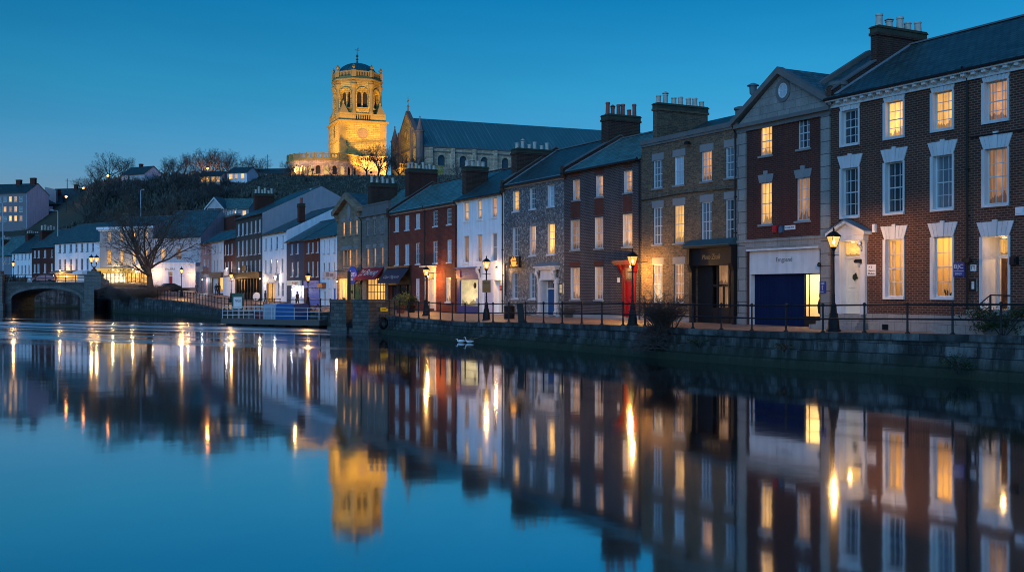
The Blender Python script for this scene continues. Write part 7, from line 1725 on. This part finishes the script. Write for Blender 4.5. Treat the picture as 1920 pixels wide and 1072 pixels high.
text(e, 'TIME', .2*w, .8*w, -.045, .84*hh, .91*hh, WHITE); text(e, 'TABLE', .2*w, .8*w, -.045, .74*hh, .81*hh, WHITE); text(e, '8', .38*w, .62*w, -.045, .5*hh, .66*hh, WHITE); text(e, '2', .38*w, .62*w, -.045, .28*hh, .44*hh, WHITE); text(e, 'DAILY', .2*w, .8*w, -.045, .08*hh, .15*hh, WHITE)
fitting(h2, 'wall_light', 'small black spherical light on the stone pilaster of the white shop', 'wall lamp', 1541.5, 496, BLACK, lambda b: b.lathe([(.02, -.12), (.09, -.08), (.1, 0), (.06, .1), (.01, .12)], (0, -.2, 0), 10))
fitting(h3, 'security_camera', 'dark camera high under the parapet of the yellow brick house', 'camera', 1296, 269, BLACK, camb)
fitting(h4, 'door_plate', 'small white number plate on the brick beside the red door', 'sign', 1160, 525, SW, lambda b: (b.box(-.12, .12, -.04, 0, -.15, .15), b.box(-.08, .08, -.055, -.04, -.1, .1)))
e, w, hh = on_wall(h5, 'hanging_sign', 'black hanging sign with a glowing orange bowl emblem and lettering', 'sign', 968, 987.5, 481, 502, BLACKW, .16, y=-.5, ref=977)
OG = glow('orange_neon', (1., .36, .04), 1.5)
b = MB(); zc = .5*hh; cxm = .5*w
b.prism([(cxm+.42*math.cos(math.pi+a*.2618), zc+.05+.4*math.sin(math.pi+a*.2618)) for a in range(13)], -.175, -.162)
for i in range(5): x = cxm-.34+i*.15; b.box(x, x+.08, -.175, -.162, zc+.1, zc+.3+.1*(i % 2))
b.box(cxm-.48, cxm-.36, -.175, -.162, zc+.05, zc+.22); b.build('emblem', OG, e); text(e, 'EUTBOW', .14*w, .86*w, -.166, .1*hh, .25*hh, OG)
b = MB(); b.tube([(w/2, 0, hh*.5), (w/2, .5, hh*.5)], .03, 6); b.build('bracket', BLACK, e)
e, w, hh = on_wall(h5, 'menu_case', 'black lit menu case on the flint wall beside the white doorcase', 'notice board', 1049.5, 1056.5, 531, 551, glow('menu_glow', (1., .75, .5), .5), .06, trim=(.08, BLACK)); b = MB(); b.box(.08, w-.08, -.085, -.061, hh*.48, hh*.53); b.build('glazing_bar', BLACK, e)
fitting(h5, 'wall_pipe', 'short black pipe with a white box on the flint wall', 'pipe', 949.5, 540, BLACK, lambda b: b.tube([(0, -.06, -.6), (0, -.06, 1.9)], .05, 6))
e, w, hh = on_wall(h6, 'wall_plaque', 'small red plaque beside the passage door of the white house', 'sign', 937.5, 941, 535, 544.5, paint('plaque_red', (.4, .03, .03), .5), .03); text(e, 'No 6', .1*w, .9*w, -.034, .4*hh, .6*hh, WHITE)
# signs at the stone houses
e, w, hh = on_wall(h9, 'shop_sign', 'pale projecting shop sign with grey pictures at the tawny stone house', 'sign', 627.5, 650, 509, 521.5, plain('pale_rose_sign', (.55, .42, .38), .6), .12, y=-1.3)
b = MB(); b.box(.33*w, .6*w, -.14, -.121, .25*hh, .85*hh); b.box(.64*w, .93*w, -.14, -.121, .2*hh, .7*hh); b.build('picture', paint('grey_print', (.2, .18, .18), .6, .5), e); b = MB(); b.tube([(w*.9, 0, hh), (w*.9, 1.3, hh)], .04, 6); b.build('bracket', BLACK, e)
p = h9.M @ Vector((h9.X(674.5), -.75, h9.Z(674.5, 516))); e = thing('round_sign', 'round blue sign with white script beside the red awning', 'sign', p, h9.fr.ang-rad(-12))
b = MB(); b.lathe([(.95, 0), (.95, .12), (.9, .14), (.02, .14)], n=28, M=Matrix.Rotation(rad(90), 4, 'X')); b.build('disc', paint('round_sign_blue', (.012, .05, .35), .4), e, 40); text(e, 'fior', -.55, .55, -.145, -.15, .5, WHITE, shear=.2); text(e, 'sea', -.22, .22, -.145, -.55, -.3, WHITE)
b = MB(); b.tube([(0, 0, 0), (0, .7, 0)], .05, 6); b.build('bracket', BLACK, e)
e, w, hh = on_wall(h9, 'neon_strip', 'vertical green neon strip beside the green door', 'sign', 660.7, 662.3, 510, 519, glow('green_neon', (.05, 1., .3), 2.2), .08, y=-.4); b = MB(); b.box(0, w, 0, .38, hh*.4, hh*.6); b.build('bracket', BLACK, e)
e, w, hh = on_wall(h9, 'neon_strip', 'long yellow green light strip at the edge of the green door', 'sign', 660.2, 661.6, 534, 560, glow('lime_neon', (.5, .75, .15), .9), .08, y=-.2); b = MB(); b.box(0, w, 0, .19, hh*.4, hh*.6); b.build('bracket', BLACK, e)
# bar signs further along
for h, lab, a, c_, y0, y1, m, s_ in ((h14, 'black projecting pub sign on the tall dark grey house', 466.5, 474.5, 498, 508, BLACKW, -.9), (h17, 'pale hanging sign on the pink house', 378, 391.5, 499, 509.5, plain('worn_sign', (.3, .3, .34), .6), -.9), (h15, 'stacked white sign boards on the narrow dark red house', 431.5, 438, 505, 517, SW, -.8), (h13, 'white square sign with a dark arrow on the wide white house', 517, 524, 514, 525, SW, -.4)):
    e, w, hh = on_wall(h, 'hanging_sign', lab, 'sign', a, c_, y0, y1, m, .1, y=s_); b = MB(); b.tube([(w/2, 0, hh*.9), (w/2, -s_, hh*.9)], .04, 6); b.build('bracket', BLACK, e)
    if h is h13: b = MB(); b.prism([(.3*w, .55*hh), (.7*w, .4*hh), (.3*w, .25*hh)], -.12, -.101); b.build('arrow', BLACKW, e)
e, w, hh = on_wall(h10, 'window_box', 'copper coloured lantern box on the narrow white house', 'wall box', 602.5, 611.5, 531.5, 539.5, plain('copper_box', (.25, .09, .04), .4, .5, .5), .5); b = MB(); b.box(-.05, w+.05, -.55, .0, hh, hh+.08); b.build('lid', BLACK, e)
# street things
p = P3(955, 74.5, 1.4); e = thing('litter_bin', 'black litter bin standing against the flint house', 'bin', p, LA); b = MB(); b.lathe([(.3, 0), (.36, .1), (.38, .85), (.33, .9), (.33, .7)], n=12); b.build('bin_body', BLACK, e, 40); b = MB(); b.lathe([(.4, .9), (.4, .96), (.2, 1.06), (.02, 1.08)], n=12); b.build('lid', BLACK, e, 40)
e = thing('leaning_board', 'black board leaning against the quay railing near the flint house', 'board', P3(978, 66.6, 1.42), rad(-25)); M = Matrix.Rotation(rad(-5), 4, 'Y'); b = MB(); b.box(-.2, .2, -.05, .05, 0, 1.2, 0, M); b.box(-.22, .22, -.06, .06, 1.2, 1.26, 0, M); b.build('board', BLACKW, e)
for lab, px, Y, z in (('round white cafe table top tipped on edge outside the dark shopfront', 481, 141, 2.1),):
    e = thing('cafe_table', lab, 'table', P3(px, Y, z), rad(-20)); b = MB(); b.lathe([(.55, 0), (.55, .05), (.02, .05)], n=18, M=Matrix.Translation((0, 0, .6)) @ Matrix.Rotation(rad(80), 4, 'X')); b.build('table_top', GREYM, e); b = MB(); b.tube([(0, 0, 0), (0, .1, .6)], .04, 6); b.tube([(-.3, .1, 0), (.3, .1, 0)], .03, 5); b.build('leg', BLACK, e)
# outdoor tables under the lantern by the navy house
for i, px in enumerate((569, 586)):
    e = thing('picnic_table', ('wooden picnic table under the lantern by the blue shutter', 'second picnic table on the quay nearer the stone piers')[i], 'table', P3(px, 109.5, 1.4), rad(-30+i*12))
    b = MB(); [b.box(-.9, .9, y, y+.13, .72, .76) for y in (-.36, -.21, -.06, .09, .24)]; b.build('table_top', plain('table_wood', (.1, .06, .035), .7), e); b = MB(); [b.box(-.9, .9, y, y+.25, .43, .47) for y in (-.8, .55)]; b.build('bench', TIMBER, e); b = MB()
    for x in (-.6, .6): b.tube([(x, -.7, 0), (x, 0, .72), (x, .7, 0)], .04, 5); b.tube([(x, -.7, .42), (x, .7, .42)], .03, 5)
    b.build('leg', TIMBER, e)

# ------------------------------------------------------------------ sky, light, camera
w = bpy.data.worlds.new('World'); sc.world = w; w.use_nodes = True; nt = w.node_tree; bg = nt.nodes['Background']
SUN_EL, SUN_AZ = rad(3.), rad(207.)
s = nt.nodes.new('ShaderNodeTexSky'); s.sky_type = 'NISHITA'; s.sun_disc = False; s.sun_elevation = SUN_EL; s.sun_rotation = SUN_AZ; s.ozone_density = 6.
tc = nt.nodes.new('ShaderNodeTexCoord'); sx = nt.nodes.new('ShaderNodeSeparateXYZ'); nt.links.new(tc.outputs['Generated'], sx.inputs[0])
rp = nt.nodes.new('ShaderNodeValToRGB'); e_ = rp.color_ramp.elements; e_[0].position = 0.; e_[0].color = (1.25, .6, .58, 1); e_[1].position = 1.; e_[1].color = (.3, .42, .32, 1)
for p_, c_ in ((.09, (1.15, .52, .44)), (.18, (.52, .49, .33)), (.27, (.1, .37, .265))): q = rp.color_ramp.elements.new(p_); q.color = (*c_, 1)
nt.links.new(sx.outputs[2], rp.inputs[0])
mx = nt.nodes.new('ShaderNodeMix'); mx.data_type = 'RGBA'; mx.blend_type = 'MULTIPLY'; mx.inputs[0].default_value = 1.
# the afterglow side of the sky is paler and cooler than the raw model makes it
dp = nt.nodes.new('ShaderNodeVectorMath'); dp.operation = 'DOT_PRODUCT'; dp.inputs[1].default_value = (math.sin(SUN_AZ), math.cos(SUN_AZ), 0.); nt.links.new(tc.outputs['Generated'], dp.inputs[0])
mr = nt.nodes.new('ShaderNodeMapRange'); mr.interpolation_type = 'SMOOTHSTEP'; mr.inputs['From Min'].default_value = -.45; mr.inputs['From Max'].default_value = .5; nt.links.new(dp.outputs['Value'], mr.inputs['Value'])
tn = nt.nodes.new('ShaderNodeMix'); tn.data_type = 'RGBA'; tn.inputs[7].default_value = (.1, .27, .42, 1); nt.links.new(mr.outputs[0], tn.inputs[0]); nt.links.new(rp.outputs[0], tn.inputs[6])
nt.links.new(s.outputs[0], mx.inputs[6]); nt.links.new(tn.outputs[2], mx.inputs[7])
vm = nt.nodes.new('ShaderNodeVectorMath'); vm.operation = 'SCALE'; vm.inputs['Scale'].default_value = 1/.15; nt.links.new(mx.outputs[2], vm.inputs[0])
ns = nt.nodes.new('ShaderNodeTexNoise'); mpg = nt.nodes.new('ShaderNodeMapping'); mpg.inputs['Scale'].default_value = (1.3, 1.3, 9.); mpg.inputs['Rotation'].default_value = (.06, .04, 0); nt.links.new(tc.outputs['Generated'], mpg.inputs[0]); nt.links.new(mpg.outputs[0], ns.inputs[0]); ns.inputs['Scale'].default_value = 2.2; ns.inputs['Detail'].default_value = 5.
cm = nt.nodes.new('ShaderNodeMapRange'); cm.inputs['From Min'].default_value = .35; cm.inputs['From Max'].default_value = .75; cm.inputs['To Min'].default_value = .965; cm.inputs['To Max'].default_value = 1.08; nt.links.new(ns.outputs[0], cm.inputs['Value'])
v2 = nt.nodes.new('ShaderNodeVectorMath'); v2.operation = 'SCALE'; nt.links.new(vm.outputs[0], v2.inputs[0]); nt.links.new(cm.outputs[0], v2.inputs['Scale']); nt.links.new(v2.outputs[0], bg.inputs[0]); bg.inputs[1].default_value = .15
l = bpy.data.lights.new('afterglow', 'SUN'); l.energy = 1.5; l.angle = rad(70); l.color = (.3, .66, 1.); o = bpy.data.objects.new('afterglow', l); C.objects.link(o)
o.rotation_euler = Vector((math.sin(SUN_AZ), math.cos(SUN_AZ), .45)).to_track_quat('Z', 'Y').to_euler()
cam = bpy.data.cameras.new('camera'); co = bpy.data.objects.new('camera', cam); C.objects.link(co); sc.camera = co
co.location = (0, 0, H); co.rotation_euler = (math.pi/2, 0, 0); cam.sensor_width = 36.; cam.lens = F/1920*36.; cam.shift_y = (YH-536)/1920.; cam.clip_start = .1; cam.clip_end = 3000.
sc.view_settings.view_transform = 'Standard'; sc.view_settings.look = 'None'; sc.view_settings.exposure = 0.; sc.view_settings.gamma = 1.
sc.cycles.use_denoising = True; sc.cycles.filter_width = 1.0; sc.cycles.max_bounces = 7; sc.cycles.diffuse_bounces = 3; sc.cycles.glossy_bounces = 4; sc.cycles.transparent_max_bounces = 12; sc.cycles.sample_clamp_indirect = 6.; sc.cycles.caustics_reflective = False; sc.cycles.caustics_refractive = False
